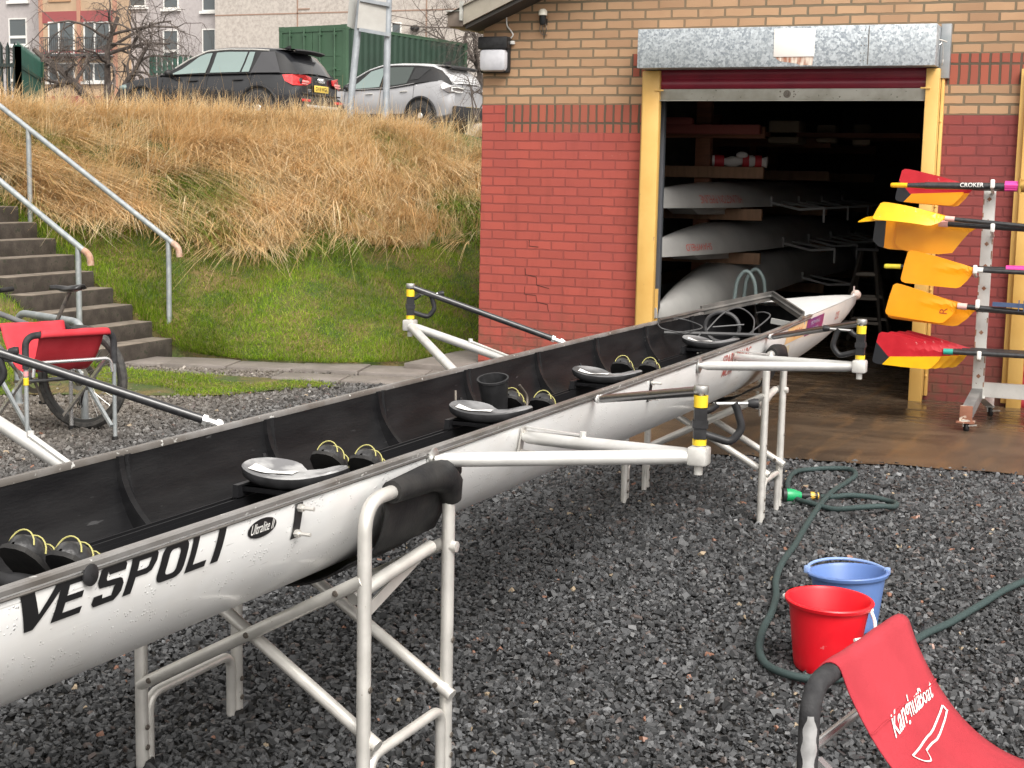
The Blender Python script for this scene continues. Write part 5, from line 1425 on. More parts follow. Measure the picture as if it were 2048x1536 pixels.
# printing on the sling
sl_ = [o for o in rt_.children if o.name.startswith('sling')][0]
npf = len(prof_)
def on_sling(g0, i0, gdir, idir, lift=.004):
    R0 = np.array(rows_)
    def fn(x, y):
        g = g0 + gdir[0] * x + gdir[1] * y; i = i0 + idir[0] * x + idir[1] * y
        i = min(max(i, 0), npf - 1.001); g = min(max(g, 0), 1) * 15; a_, b_ = int(i), min(int(g), 14); fa, fb = i - a_, g - b_
        P = (R0[a_, b_] * (1 - fb) + R0[a_, b_ + 1] * fb) * (1 - fa) + (R0[a_ + 1, b_] * (1 - fb) + R0[a_ + 1, b_ + 1] * fb) * fa
        return (P[0], P[1], P[2] + lift)
    return fn
m = MB(); write_on(m, 'Kanghua', .46, 2.1, on_sling(.17, 15.0, (1, .05), (-1.2, -1.0)), .012, .15, 1)
write_on(m, 'Boat', .24, 1.3, on_sling(.64, 14.0, (1, .05), (-.8, -1.0)), .008, .15, 1)
f = on_sling(0, 0, (1, 0), (0, 1), .004)
for (g0, i0), (g1, i1), wd in (((.22, 16.5), (.90, 14.9), .20), ((.22, 16.5), (.33, 17.9), .18), ((.33, 17.9), (.38, 17.0), .18), ((.38, 17.0), (.91, 15.5), .20), ((.90, 14.9), (.91, 15.5), .02)):
    n = 10; A_ = [(g0 + (g1 - g0) * t / n, i0 + (i1 - i0) * t / n + .35 * math.sin(math.pi * t / n)) for t in range(n + 1)]
    m.grid([[f(g, i - wd / 2), f(g + (.012 if wd < .1 else 0), i + wd / 2)] for g, i in A_])
build('printing', m, M['ink_white'], sl_, False)
# ---------------------------------------------------------------- oar rack with oars
RX = 4.40; RY = -1.02
rk = thing('oar_rack', 'white perforated steel oar rack on castors beside the yellow doorway', 'oar rack', (RX, RY, 0))
pt, pb_ = W(1976, 384, RY), W(1952, 780, RY)
m = MB(); m.box((pb_[0] + .012, RY, .96), (.082, .03, 1.52), None, .004); post = build('upright', m, M['white_paint'], rk)
for z in np.linspace(.36, 1.62, 9): m = MB(); m.box((pb_[0] + .012, RY - .0152, z), (.024, .003, .024), Matrix.Rotation(R_(45), 3, 'Y')); build('slot', m, M['rust'], post)
for z in np.linspace(.30, 1.60, 15): m = MB(); m.box((pb_[0] + .012 - .037 + .074 * rnd.choice([0, 1]), RY - .0155, z), (.008, .002, rnd.uniform(.02, .06))); build('paint_chip', m, M['rust'], post)
m = MB(); m.beam((pb_[0] + .01, RY + .0, .235), (pb_[0] - .02, RY - .36, .135), .075, .075); build('foot', m, mat('grey foot tube', (.17, .17, .17), .5, .3, (.26, .26, .25), 9), rk)
m = MB(); m.box((pb_[0] - .024, RY - .37, .13), (.085, .035, .115), None, .004); m.box((pb_[0] - .024, RY - .36, .075), (.12, .10, .012)); build('foot_plate', m, mat('rusty chipped white plate', (.24, .10, .06), .8, .1, (.70, .62, .52), 14, .52, .56, bmp=.3), rk)
def castor(x, y):
    m = MB(); m.lathe([(.001, -.013), (.034, -.013), (.038, -.008), (.038, .008), (.034, .013), (.001, .013)], (x + .012, y, .040), 20, (1, .35, 0)); cs = build('castor', m, M['black_rubber'], rk)
    m = MB(); m.beam((x - .005, y, .04), (x - .012, y + .01, .085), .045, .008, (1, 0, 0)); m.beam((x + .03, y, .04), (x + .02, y + .01, .085), .045, .008, (1, 0, 0)); m.box((x + .008, y + .01, .084), (.06, .06, .012)); m.beam((x + .03, y - .03, .055), (x + .085, y - .03, .062), .03, .006); build('fork', m, mat('zinc fork', (.42, .42, .40), .5, .5, (.3, .28, .25), 18), cs)
castor(pb_[0] - .03, RY - .37); castor(pb_[0] + .06, RY + .45)
m = MB(); m.box((pb_[0] + 1.2, RY + .02, .262), (2.4, .05, .105), None, .004); build('rail', m, M['white_paint'], rk)
m = MB(); m.beam((pb_[0] + .03, RY, .235), (pb_[0] + .06, RY + .46, .12), .07, .07); build('foot', m, M['white_paint'], rk)
m = MB(); m.box((pb_[0] + 2.4, RY, .96), (.082, .03, 1.52), None, .004); build('upright', m, M['white_paint'], rk)
PEG = [(1985, 372), (1985, 460), (1950, 543), (1955, 612), (1958, 715)]
for u, v in PEG:
    m = MB(); p = W(u, v, RY - .30)
    m.tube([(p[0] - .02, RY, p[2] - .05), (p[0] - .005, RY - .28, p[2] - .012), (p[0], RY - .30, p[2])], .012, 10); pg = build('peg', m, M['white_paint'], rk)
    m = MB(); m.box((p[0], RY - .305, p[2] + .015), (.03, .02, .06), None, .008); build('peg_cap', m, M['white_plastic'], pg)
# blades of a cleaver outline: x runs from shaft end (0) to the tip
CLV = [(0, .012), (.10, .040), (.26, .082), (.41, .113), (.445, .116), (.466, .103), (.485, .02), (.503, -.088), (.496, -.106), (.47, -.116), (.30, -.126), (.12, -.134), (.092, -.126), (.045, -.075), (.018, -.03), (0, -.012)]
CLV2 = [(0, .012), (.10, .030), (.24, .066), (.38, .093), (.50, .088), (.535, .03), (.545, -.16), (.50, -.20), (.42, -.215), (.24, -.215), (.15, -.20), (.10, -.12), (.05, -.05), (0, -.012)]
def poly_dense(poly, n=4):
    out = []
    P = [Vector((a, b, 0)) for a, b in poly]
    for i in range(len(P)):
        for k in range(n): out.append(P[i].lerp(P[(i + 1) % len(P)], k / n))
    return [(p.x, p.y) for p in out]
def clip_poly(poly, f):
    out = []
    for i in range(len(poly)):
        a, b = poly[i], poly[(i + 1) % len(poly)]; fa, fb = f(a), f(b)
        if fa >= 0: out.append(a)
        if fa * fb < 0: t = fa / (fa - fb); out.append((a[0] + (b[0] - a[0]) * t, a[1] + (b[1] - a[1]) * t))
    return out
def oar(name, label, tip, far, outline, parts, roll=0.0, mirror=1, shaft_r=.021, collar=None, handle=None, cat='oar', group='oars on the rack', curve=.028, blade=True, extra=None):
    """tip = shaft/blade joint point, far = other end of the shaft"""
    T = Vector(tip); Fv = Vector(far); ax = (Fv - T).normalized()
    rt = thing(name, label, cat, tuple(T), 0, group)
    m = MB(); m.tube([T + ax * (.0 if handle is None else .0), Fv], [shaft_r * .92, shaft_r], 12); sh = build('shaft', m, M['carbon'], rt)
    side = ax.cross(Vector((0, 0, 1))).normalized(); up = side.cross(ax) ; up = up if up.z > 0 else -up
    Rm = Matrix.Rotation(roll, 3, ax); up = Rm @ up; nrm = ax.cross(up).normalized()
    if nrm.y > 0: nrm = -nrm
    if blade:
        first = None
        for nm, poly, mt in parts:
            bm = bmesh.new(); vs = [bm.verts.new((p[0], p[1], 0)) for p in poly]; bm.faces.new(vs); bmesh.ops.triangulate(bm, faces=bm.faces[:])
            for _ in range(5):
                L = [e for e in bm.edges if e.calc_length() > .045]
                if not L: break
                bmesh.ops.subdivide_edges(bm, edges=L, cuts=1); bmesh.ops.triangulate(bm, faces=bm.faces[:])
            bm.verts.index_update(); m = MB()
            def at(x, y):
                spine = .016 * math.exp(-(y / .022) ** 2) * max(0, 1 - x / .30)
                return T - ax * x + up * (y * mirror) + nrm * (curve * .6 * (1 - ((x - .26) / .28) ** 2) + spine * .7 - .01)
            m.add([at(p.co.x, p.co.y) for p in bm.verts], [[q.index for q in f_.verts] for f_ in bm.faces]); bm.free()
            b = build(nm, m, mt, rt if first is None else first, False); so = b.modifiers.new('thick', 'SOLIDIFY'); so.thickness = .006; so.offset = 0
            if first is None: first = b
        if extra: extra(at, first, nrm)
    if collar:
        m = MB(); m.tube([T - ax * .01, T + ax * .055], [shaft_r * 1.08, shaft_r * 1.12], 12); build('collar', m, collar, rt)
    if handle:
        m = MB(); m.tube([T - ax * .235, T - ax * .225, T - ax * .12], [.012, .017, .017], 12); build('grip', m, handle, rt)
        m = MB(); m.tube([T - ax * .12, T - ax * .02, T + ax * .05], [.015, .021, .0225], 12); build('handle_taper', m, M['carbon'], rt)
    return rt, ax, up, nrm, sh
M['bl_orange'] = mat('amber oar blade', (.80, .28, .003), .33, col2=(.82, .32, .006), vscale=3, spots=(.45, .2, .02), sscale=40, sthr=.76)
M['bl_yellow'] = mat('yellow oar blade', (.82, .45, .006), .33, col2=(.76, .37, .006), vscale=5, spots=(.62, .45, .18), sscale=26, sthr=.70)
M['bl_red'] = mat('red oar paint', (.42, .010, .020), .35, col2=(.52, .02, .032), vscale=5, spots=(.55, .18, .17), sscale=28, sthr=.71)
M['bl_black'] = mat('black oar tip', (.016, .018, .022), .4)
M['pink'] = mat('pink sleeve', (.72, .05, .30), .4); M['pink_pale'] = mat('pale pink tape', (.70, .40, .36), .6); M['teal'] = mat('teal tape', (.03, .30, .24), .4)
M['sleeve_blue'] = mat('dark blue sleeve', (.05, .08, .16), .45)
d_all = poly_dense(CLV)
def tri(poly, red=(.04, -.02), tip=None):
    top = clip_poly(poly, lambda p: p[1] - (-.035 - .06 * p[0])); bot = clip_poly(poly, lambda p: -(p[1] - (-.035 - .06 * p[0])))
    f = lambda p: (.46 - .55 * max(0, (.0 - (p[1] + .05))) * -1) 
    tipf = lambda p: p[0] - (.385 + .9 * abs(p[1] + .065))
    tp = clip_poly(poly, tipf); ntip = lambda q: clip_poly(clip_poly(clip_poly(q, lambda p: -(p[0] - (.385 + .9 * (p[1] + .065))) if True else 0), lambda p: -(p[0] - (.385 - .9 * (p[1] + .065)))), lambda p: 1)
    t_red = clip_poly(top, lambda p: -(p[0] - (.385 + .9 * (p[1] + .065)))); t_yel = clip_poly(bot, lambda p: -(p[0] - (.385 - .9 * (p[1] + .065))))
    tp1 = clip_poly(top, lambda p: p[0] - (.385 + .9 * (p[1] + .065))); tp2 = clip_poly(bot, lambda p: p[0] - (.385 - .9 * (p[1] + .065)))
    return [('blade', t_red, M['bl_red']), ('blade_panel', t_yel, M['bl_yellow']), ('blade_tip', tp1, M['bl_black']), ('blade_tip', tp2, M['bl_black'])]
one = lambda mt, poly=None: [('blade', poly or d_all, mt)]
def shaftend(u, v, y, du, dv, y2=None):
    a = W(u, v, y); b = W(u + du, v + dv, y if y2 is None else y2); d = (b - a); d = d / np.linalg.norm(d); return tuple(a), tuple(a + d * 2.6)
Y0 = RY - .22
# bottom row: four red and yellow blades, one behind another
for i in range(4):
    a, b = shaftend(1890 + 17 * i, 703 - 1.0 * i, Y0 - .02 + .055 * i, 150, 8.5)
    lab = ['front red and yellow oar blade with black tip, lowest row of the rack', 'second red and yellow blade of the lowest row, just behind the front one', 'third red and yellow blade of the lowest row, mostly hidden', 'rearmost red and yellow blade of the lowest row, nearest the brick pier'][i]
    oar('oar', lab, a, b, None, tri(d_all), 0, 1, .020, M['teal'] if i == 0 else None)
# fourth row: amber pair with R
def letter_R(at, first, nrm):
    m = MB(); vs, fs, sz = text_mesh('R', 1.0, .0)
    m.add([tuple(at(.075 + .052 * p[1] / sz[1], -.020 - .045 + .042 * p[0] / sz[0]) + nrm * .0055) for p in vs], fs); build('letter', m, mat('red brown ink', (.35, .05, .01), .5), first, False)
a, b = shaftend(1918, 612, Y0, 130, 13); oar('oar', 'amber oar blade marked R with pale pink collar, fourth row down', a, b, None, one(M['bl_orange']), 0, 1, .021, M['pink_pale'], extra=letter_R)
a, b = shaftend(1952, 618, Y0 + .10, 130, 10); r_, ax_, up_, nr_, sh_ = oar('oar', 'amber oar blade tucked behind the blade marked R', a, b, None, one(M['bl_orange'], [(x * 1.22, y) for x, y in d_all]), 0, 1, .021)
q0, q1 = Vector(W(1985, 608, Y0 - .03)), Vector(W(2200, 622, Y0 - .03)); m = MB(); m.beam(q0, q1, .02, .03)
for i in range(16): 
    p = q0.lerp(q1, .25 + .75 * i / 16); m.box(tuple(p + Vector((0, 0, .0))), (.006, .03, .075))
build('sleeve', m, M['sleeve_blue'], r_)
# third row: amber blade, with a yellow grip sticking out from behind
a, b = shaftend(1950, 540, Y0, 98, 5); oar('oar', 'single amber blade in the middle row with white collar', a, b, None, one(M['bl_orange']), 0, 1, .018, M['white_plastic'])
a, b = shaftend(1836, 534, Y0 + .09, 200, 5.5); r_, ax_, up_, nr_, sh_ = oar('oar', 'oar with yellow grip and pink sleeve in the middle row', a, b, None, None, 0, 1, .019, None, M['yellow_plastic'] if False else mat('lemon grip', (.72, .62, .05), .55, bmp=.2), blade=False)
m = MB(); q0 = Vector(W(2012, 538, Y0 + .05)); m.tube([q0, q0 + ax_ * .5], .026, 12); build('sleeve', m, M['pink'], r_)
# second row: stack of yellow blades
a, b = shaftend(1893, 437, Y0 - .05, 155, 15); oar('oar', 'upper yellow blade of the second row lying edge up', a, b, None, [('blade', [(x * 1.0, y * .62 + .005) for x, y in d_all], M['bl_yellow'])], R_(-30), 1, .017, M['pink_pale'], curve=.05)
a, b = shaftend(1880, 447, Y0, 168, 11); oar('oar', 'yellow oar of the second row seen edge on under the upper blade', a, b, None, [('blade', [(x * 1.12, y * .5) for x, y in d_all], M['bl_yellow'])], R_(-76), 1, .021, M['pink_pale'], curve=.05)
a, b = shaftend(1955, 452, Y0 + .06, 95, 6); oar('oar', 'amber blade hanging low in the second row, nearest the rack upright', a, b, None, one(mat('deep amber blade', (.68, .25, .006), .35, col2=(.72, .30, .01), vscale=3), [(x * 1.02, y) for x, y in poly_dense(CLV2)]), 0, 1, .018)
bt_ = [('blade', clip_poly(poly_dense(CLV2), lambda p: .46 - p[0]), M['bl_orange']), ('blade_tip', clip_poly(poly_dense(CLV2), lambda p: p[0] - .46), M['bl_black'])]
a, b = shaftend(1905, 446, Y0 + .11, 140, 9); oar('oar', 'amber blade with black tip at the back of the second row', a, b, None, bt_, 0, 1, .018)
# top row: red and amber blade behind, handle of another oar in front
rtp = tri(poly_dense([(x * .98, y * 1.0) for x, y in CLV])); rtp = [(n_, p_, M['bl_orange'] if mt is M['bl_yellow'] else mt) for n_, p_, mt in rtp]
a, b = shaftend(1935, 374, Y0 + .10, 110, 3); oar('oar', 'red and amber blade in the top row behind the lettered shaft', a, b, None, rtp, 0, 1, .019)
a, b = shaftend(1946, 376, Y0 + .16, 110, 3); oar('oar', 'hindmost red and amber blade of the top row', a, b, None, rtp, 0, 1, .019)
a, b = shaftend(1850, 371, Y0 - .04, 198, 2.5)
r_, ax_, up_, nr_, sh_ = oar('oar', 'black oar with yellow grip and white lettering on top of the rack', a, b, None, None, 0, 1, .0265, None, M['bl_yellow'], blade=False)
q0, q1 = Vector(W(1921, 371, Y0 - .04)), Vector(W(1968, 371, Y0 - .04)); m = MB(); wv = (q1 - q0)
write_on(m, 'CROKER', wv.length, .030, lambda x, y: tuple(q0 + wv.normalized() * x + Vector((0, 0, 1)) * (y - .015 + .004) + Vector((0, -1, 0)) * math.sqrt(max(.0275 ** 2 - (y - .015 + .004) ** 2, 1e-6))), .006, .0, 1); build('lettering', m, M['ink_white'], sh_, False)
m = MB(); q0 = Vector(W(2010, 372, Y0 - .04)); m.tube([q0, q0 + ax_ * .5], .034, 14)
for q in range(6): m.tube([q0 + Vector((0, math.cos(q) * .032, math.sin(q) * .032)), q0 + ax_ * .5 + Vector((0, math.cos(q) * .032, math.sin(q) * .032))], .006, 6)
slv = build('sleeve', m, M['pink'], r_)
m = MB(); q0 = Vector(W(2040, 372, Y0 - .04)); m.tube([q0, q0 + ax_ * .03], .043, 16); m.tube([q0 + Vector((0, -.03, .05)), q0 + Vector((0, -.03, -.05))], .012, 8); build('button', m, mat('bronze button', (.42, .25, .06), .35, .4), slv)
# ---------------------------------------------------------------- bicycle leaning on a galvanised hoop
hd = G(165, 858, 0); BKX = np.array([hd[0], hd[1]]); yaw = R_(182)
fx = np.array([math.cos(yaw), math.sin(yaw)]); lx = np.array([-fx[1], fx[0]])
def K(x, y, z): return (BKX[0] + fx[0] * x + lx[0] * (y + z * -.02), BKX[1] + fx[1] * x + lx[1] * (y + z * -.02), z)
bk = thing('bicycle', 'dark mountain bicycle with black saddle parked by the foot of the stairs', 'bicycle', K(.5, 0, 0), yaw)
M['tyre'] = mat('dusty tyre', (.035, .034, .033), .8, col2=(.075, .07, .065), vscale=30, bmp=.3, bscale=120)
M['frame_paint'] = mat('grey black frame paint', (.07, .072, .075), .3, col2=(.16, .16, .165), vscale=3, coat=.4)
ax = (lx[0], lx[1], 0)
WR = .345
for wx in (0, 1.08):
    m = MB(); c = K(wx, 0, WR); m.lathe([(WR - .045, -.012), (WR - .04, -.024), (WR - .018, -.029), (WR, -.012), (WR, .012), (WR - .018, .029), (WR - .04, .024), (WR - .045, .012)], c, 56, ax); wh = build('wheel', m, M['tyre'], bk)
    m = MB(); m.lathe([(WR - .045, -.012), (WR - .040, -.015), (WR - .064, -.011), (WR - .066, .0), (WR - .064, .011), (WR - .040, .015), (WR - .045, .012)], c, 56, ax); build('rim', m, mat('dark rim', (.05, .05, .05), .35, .3) if wx == 0 else bpy.data.materials['dark rim'], wh)
    m = MB(); m.lathe([(.001, -.06), (.011, -.06), (.014, -.035), (.028, -.033), (.028, -.028), (.016, -.025), (.016, .025), (.028, .028), (.028, .033), (.001, .06)], c, 16, ax); build('hub', m, M['bolt'], wh)
    m = MB()
    for k in range(28):
        q = 2 * math.pi * k / 28; q2 = q + (.5 if k % 2 else -.5); s_ = .03 if k % 4 < 2 else -.03
        m.tube([K(wx + .026 * math.cos(q2), s_, WR + .026 * math.sin(q2)), K(wx + (WR - .06) * math.cos(q), 0, WR + (WR - .06) * math.sin(q))], .0011, 4)
    build('spokes', m, M['steel'], wh)
m = MB()
for r, y in ((.09, .024), (.078, .028), (.066, .032), (.054, .036), (.042, .04)): m.lathe([(r - .012, y), (r, y), (r, y + .002), (r - .012, y + .002)], K(0, 0, WR), 40, tuple(-q for q in ax))
build('cassette', m, M['bolt'], bk)
m = MB(); m.lathe([(.055, -.001), (.082, -.001), (.082, .001), (.055, .001)], K(0, .04, WR), 36, ax); build('brake_disc', m, M['steel'], bk)
m = MB(); m.lathe([(.055, .055), (.09, .055), (.09, .058), (.055, .058)], K(.43, 0, .29), 36, tuple(-q for q in ax)); m.tube([K(.43, -.06, .29), K(.43, .06, .29)], .012, 8); m.tube([K(.43, -.06, .29), K(.36, -.065, .14)], .010, 8); m.tube([K(.43, .06, .29), K(.50, .065, .44)], .010, 8); m.beam(K(.36, 0.057, .29), K(.50, .057, .29), .003, .02); build('crankset', m, M['bolt'], bk)
for (px, py, pz) in ((.36, -.11, .14), (.50, .11, .44)):
    m = MB(); m.box(K(px, py, pz), (.09, .08, .02), yaw, .004); build('pedal', m, M['black_plastic'], bk)
m = MB(); m.tube([K(-.01, -.035, .31), K(.03, -.04, .23), K(.05, -.04, .15)], .012, 6); m.lathe([(.02, -.004), (.024, 0), (.02, .004)], K(.05, -.04, .15), 12, ax); build('derailleur', m, M['black_plastic'], bk)
ST0, ST1 = (.43, 0, .29), (.21, 0, .68)
HT0, HT1 = (.87, 0, .68), (.84, 0, .78)
m = MB()
m.tube([K(*ST0), K(*ST1)], .017, 10); m.tube([K(*ST0), K(*HT0)], .023, 10); m.tube([K(.25, 0, .62), K(*HT1)], .019, 10); m.tube([K(*HT0), K(*HT1)], .022, 10)
for y in (-.06, .06): m.tube([K(.43, y * .6, .29), K(.0, y, WR)], .011, 8); m.tube([K(.25, y * .3, .62), K(.0, y, WR)], .009, 8)
build('frame', m, M['frame_paint'], bk)
m = MB()
for y in (-.055, .055): m.tube([K(.875, y, .66), K(1.0, y, .47), K(1.08, y, WR)], .017, 8)
m.tube([K(.875, -.055, .66), K(.875, .055, .66)], .018, 8); build('fork', m, M['frame_paint'], bk)
m = MB(); m.tube([K(*ST1), K(.095, 0, .90)], .0135, 10); build('seat_post', m, mat('scuffed seat post', (.05, .048, .045), .5, col2=(.16, .14, .12), vscale=30), bk)
m = MB(); rows = []
for i in range(17):
    x = -.10 + .27 * i / 16; w = np.interp(x, [-.10, -.085, -.04, .03, .10, .16, .17], [.03, .062, .068, .040, .022, .018, .006]); r = []
    zc_ = .945 + np.interp(x, [-.1, -.06, .03, .12, .17], [.014, .010, -.004, .0, -.006])
    for k in range(13):
        q = -1 + k / 6; r.append(K(.085 + x, q * w, zc_ - .030 * abs(q) ** 3 - .004 * (1 - abs(q)) ** 4))
    rows.append(r)
m.grid(rows); sd = build('saddle', m, mat('black saddle cover', (.018, .018, .019), .3, col2=(.035, .035, .036), vscale=20), bk, True, 80); so = sd.modifiers.new('thick', 'SOLIDIFY'); so.thickness = .012; so.offset = 1
m = MB()
for y in (-.022, .022): m.tube([K(.01, y, .92), K(.06, y, .905), K(.14, y, .905), K(.21, y * .5, .922)], .0038, 6)
build('saddle_rails', m, M['steel'], sd)
m = MB(); m.tube([K(.84, 0, .78), K(.83, 0, .82)], .018, 10); m.tube([K(.83, 0, .83), K(.89, 0, .845)], .016, 10); build('stem', m, M['black_plastic'], bk)
m = MB(); m.tube([K(.84, .36, .865), K(.86, .25, .86), K(.89, .06, .845), K(.89, -.06, .845), K(.86, -.25, .86), K(.84, -.36, .865)], .0125, 10)
hb2 = build('handlebar', m, M['black_plastic'], bk)
for s_ in (-1, 1):
    m = MB(); m.tube([K(.855, s_ * .24, .862), K(.838, s_ * .36, .867)], .017, 10); build('grip', m, M['black_rubber'], hb2)
    m = MB(); m.tube([K(.87, s_ * .20, .858), K(.93, s_ * .22, .83), K(.935, s_ * .31, .82)], .006, 6); m.box(K(.87, s_ * .19, .85), (.035, .03, .03), yaw, .006); build('brake_lever', m, M['black_plastic'], hb2)
m = MB(); m.tube(spline([K(.93, .2, .83), K(1.05, .1, .86), K(1.06, 0, .75), K(.95, -.05, .60)], 8), .003, 6); m.tube(spline([K(.93, -.2, .83), K(1.0, -.1, .9), K(.95, .02, .82), K(.8, .03, .70)], 8), .003, 6); build('cable', m, M['black_plastic'], bk)
# hoop of galvanised pipe
h0 = G(147, 846, 0); hx = h0[:2] + fx * .0
ht = thing('cycle_hoop', 'grey galvanised pipe hoop for locking bicycles beside the stairs', 'cycle rack', (h0[0], h0[1], 0))
e0 = np.array([h0[0], h0[1] + .12, 0]); dv = np.array([-.92, .38, 0])
m = MB(); m.tube(fillet([tuple(e0), tuple(e0 + [0, 0, .67]), tuple(e0 + dv * .95 + [0, 0, .67]), tuple(e0 + dv * .95)], .14, 8), .026, 14)
build('hoop', m, M['galv_tube'], ht)
for q in (e0, e0 + dv * .95):
    m = MB(); m.lathe([(.001, .012), (.06, .01), (.065, 0)], tuple(q), 16); build('flange', m, M['galv_tube'], ht)
# ---------------------------------------------------------------- inside the boathouse: racked shells, timber racks, odds and ends
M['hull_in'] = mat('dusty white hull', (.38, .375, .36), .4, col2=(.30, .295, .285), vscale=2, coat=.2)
M['timber'] = mat('reddish rack timber', (.17, .065, .03), .7, col2=(.12, .045, .022), vscale=4, bmp=.1, stretch=(1, 1, 8))
M['timber_pale'] = mat('pale rack timber', (.20, .11, .06), .7, col2=(.15, .085, .045), vscale=4, stretch=(6, 1, 1))
def racked(name, label, x, y0, L, z, b, h, taper, txt=None, txw=.5, txh=.06, txo=.45, riggers=(), end_drop=0.0, yaw=0.0, e0=.5):
    """upside down shell lying along the shed: keel up, deck edge at height z"""
    rt = thing(name, label, 'rowing boat', (x, y0, z), 0, 'white shells racked upside down inside')
    def sec(d):
        f = min(d / taper, 1); g = min((L - d) / 3.0, 1); w = b * (1 - (1 - f) ** 2.2) * (1 - (1 - max(g, 0)) ** 2) + .012; hh = h * (e0 + (1 - e0) * (1 - (1 - f) ** 1.8)) * (.4 + .6 * max(g, .0)); return w, hh
    m = MB(); rows = []
    for d in np.concatenate([np.linspace(0, taper, 26), np.linspace(taper + .2, L, 26)]):
        w, hh = sec(d); r = []
        for i in range(25):
            q = math.pi * i / 24; r.append((x + yaw * d + w * math.copysign(abs(math.cos(q)) ** .9, math.cos(q)), y0 + d, z + end_drop * max(0, 1 - d / taper) + hh * abs(math.sin(q)) ** .9))
        rows.append(r)
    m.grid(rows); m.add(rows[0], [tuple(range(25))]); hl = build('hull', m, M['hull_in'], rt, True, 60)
    m = MB(); rr = []
    for d in np.linspace(0.05, L, 40):
        w, hh = sec(d); zz_ = z + end_drop * max(0, 1 - d / taper); rr.append([(x + yaw * d - w * .96, y0 + d, zz_ + .002), (x + yaw * d + w * .96, y0 + d, zz_ + .002)])
    m.grid(rr); build('deck', m, M['black_plastic'], rt, False)
    m = MB()
    for d0, d1 in ((1.0, 2.1),):
        m.prism([(x + .05, y0 + d0, z - .01), (x + .24, y0 + d1, z - .01), (x + .24, y0 + d1, z - .075), (x + .05, y0 + d0 + .25, z - .07)], (-.25, 0, 0))
    build('bow_canvas', m, M['hull_in'], rt, False)
    if txt:
        m = MB()
        def fn(px, py):
            d = txo + txw - px; w, hh = sec(d); zz_ = end_drop * max(0, 1 - d / taper); hgt = .04 + txh - py; q = math.asin(min(1, (hgt / hh)) ** (1 / .9))
            return (x + yaw * d + w * abs(math.cos(q)) ** .9 + .004, y0 + d, z + zz_ + hgt)
        write_on(m, txt, txw, txh, fn, .01, 0, 1); build('lettering', m, M['ink_red'], hl, False)
    for d in riggers:
        w, hh = sec(d); m = MB(); xw = x + yaw * d + w
        m.tube([(xw, y0 + d, z + .04), (xw + .30, y0 + d - .05, z - .02), (xw + .55, y0 + d - .08, z + .0)], .014, 8); m.tube([(xw, y0 + d + .45, z + .04), (xw + .55, y0 + d - .08, z + .0)], .014, 8); m.tube([(xw + .55, y0 + d - .08, z + .0), (xw + .55, y0 + d - .08, z - .14)], .012, 8); m.tube([(xw, y0 + d, z + .0), (xw, y0 + d, z + .10)], .014, 6)
        build('rigger', m, M['rig_in'], rt)
    return rt
M['rig_in'] = mat('dull grey rigger', (.24, .24, .24), .5, .3)
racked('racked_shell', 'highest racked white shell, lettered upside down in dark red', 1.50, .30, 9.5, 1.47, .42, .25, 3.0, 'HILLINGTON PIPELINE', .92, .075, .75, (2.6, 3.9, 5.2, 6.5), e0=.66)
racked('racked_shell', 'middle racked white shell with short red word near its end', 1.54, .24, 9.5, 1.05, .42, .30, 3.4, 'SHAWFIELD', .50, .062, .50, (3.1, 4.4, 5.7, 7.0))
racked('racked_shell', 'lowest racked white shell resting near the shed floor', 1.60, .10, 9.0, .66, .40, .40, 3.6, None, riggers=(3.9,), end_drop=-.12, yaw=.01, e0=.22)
rk2 = thing('boat_rack', 'reddish timber boat rack holding the white shells inside the shed', 'boat rack', (.7, 2, 0))
for y in (1.9, 5.2, 8.4):
    m = MB(); m.box((1.40 if y < 3 else .62, y + .3, 1.25), (.15, .10, 2.5), None, .006); build('upright', m, M['timber'], rk2)
    for z in (.50, .98, 1.40, 1.80, 2.18):
        m = MB(); m.box((1.30, y + .20, z), (1.45, .06, .11), None, .006); build('arm', m, M['timber_pale'] if z < 2 else M['timber'], rk2)
for z in (.62, 1.56):
    m = MB(); m.box((.44, 5, z), (.05, 9, .13)); build('rail', m, M['timber_pale'], rk2)
m = MB(); m.box((1.35, 1.9, 2.20), (1.35, .10, .09), None, .01); m.box((1.15, 1.9, 2.27), (.45, .10, .09), None, .03); build('top_beam', m, mat('dark red beam', (.20, .05, .04), .7), rk2)
# rolled white and red boat cover lying on the rack
rc = thing('rolled_cover', 'rolled white boat cover with red straps lying across the timber rack', 'boat cover', (1.6, 2.4, 1.86))
m = MB(); P_ = spline([(1.30, 2.28, 1.905), (1.45, 2.32, 1.915), (1.62, 2.36, 1.905), (1.8, 2.4, 1.915), (1.98, 2.42, 1.905)], 6); m.tube(P_, [.045 + .012 * math.sin(i * 1.1) for i in range(len(P_))], 12); m.sphere((1.74, 2.36, 1.97), .05, 8, (1.2, .8, .7))
cv = build('cover', m, mat('white cover cloth', (.62, .60, .58), .8, bmp=.4, bscale=25), rc)
m = MB()
for x in (1.32, 1.50, 1.54, 1.76, 1.90): 
    k = min(range(len(P_)), key=lambda i: abs(P_[i].x - x)); m.tube([P_[k] + Vector((.03, .01, 0)) * -1, P_[k] + Vector((.03, .01, 0))], .060, 12)
build('strap', m, mat('red strap', (.42, .02, .03), .6), cv)
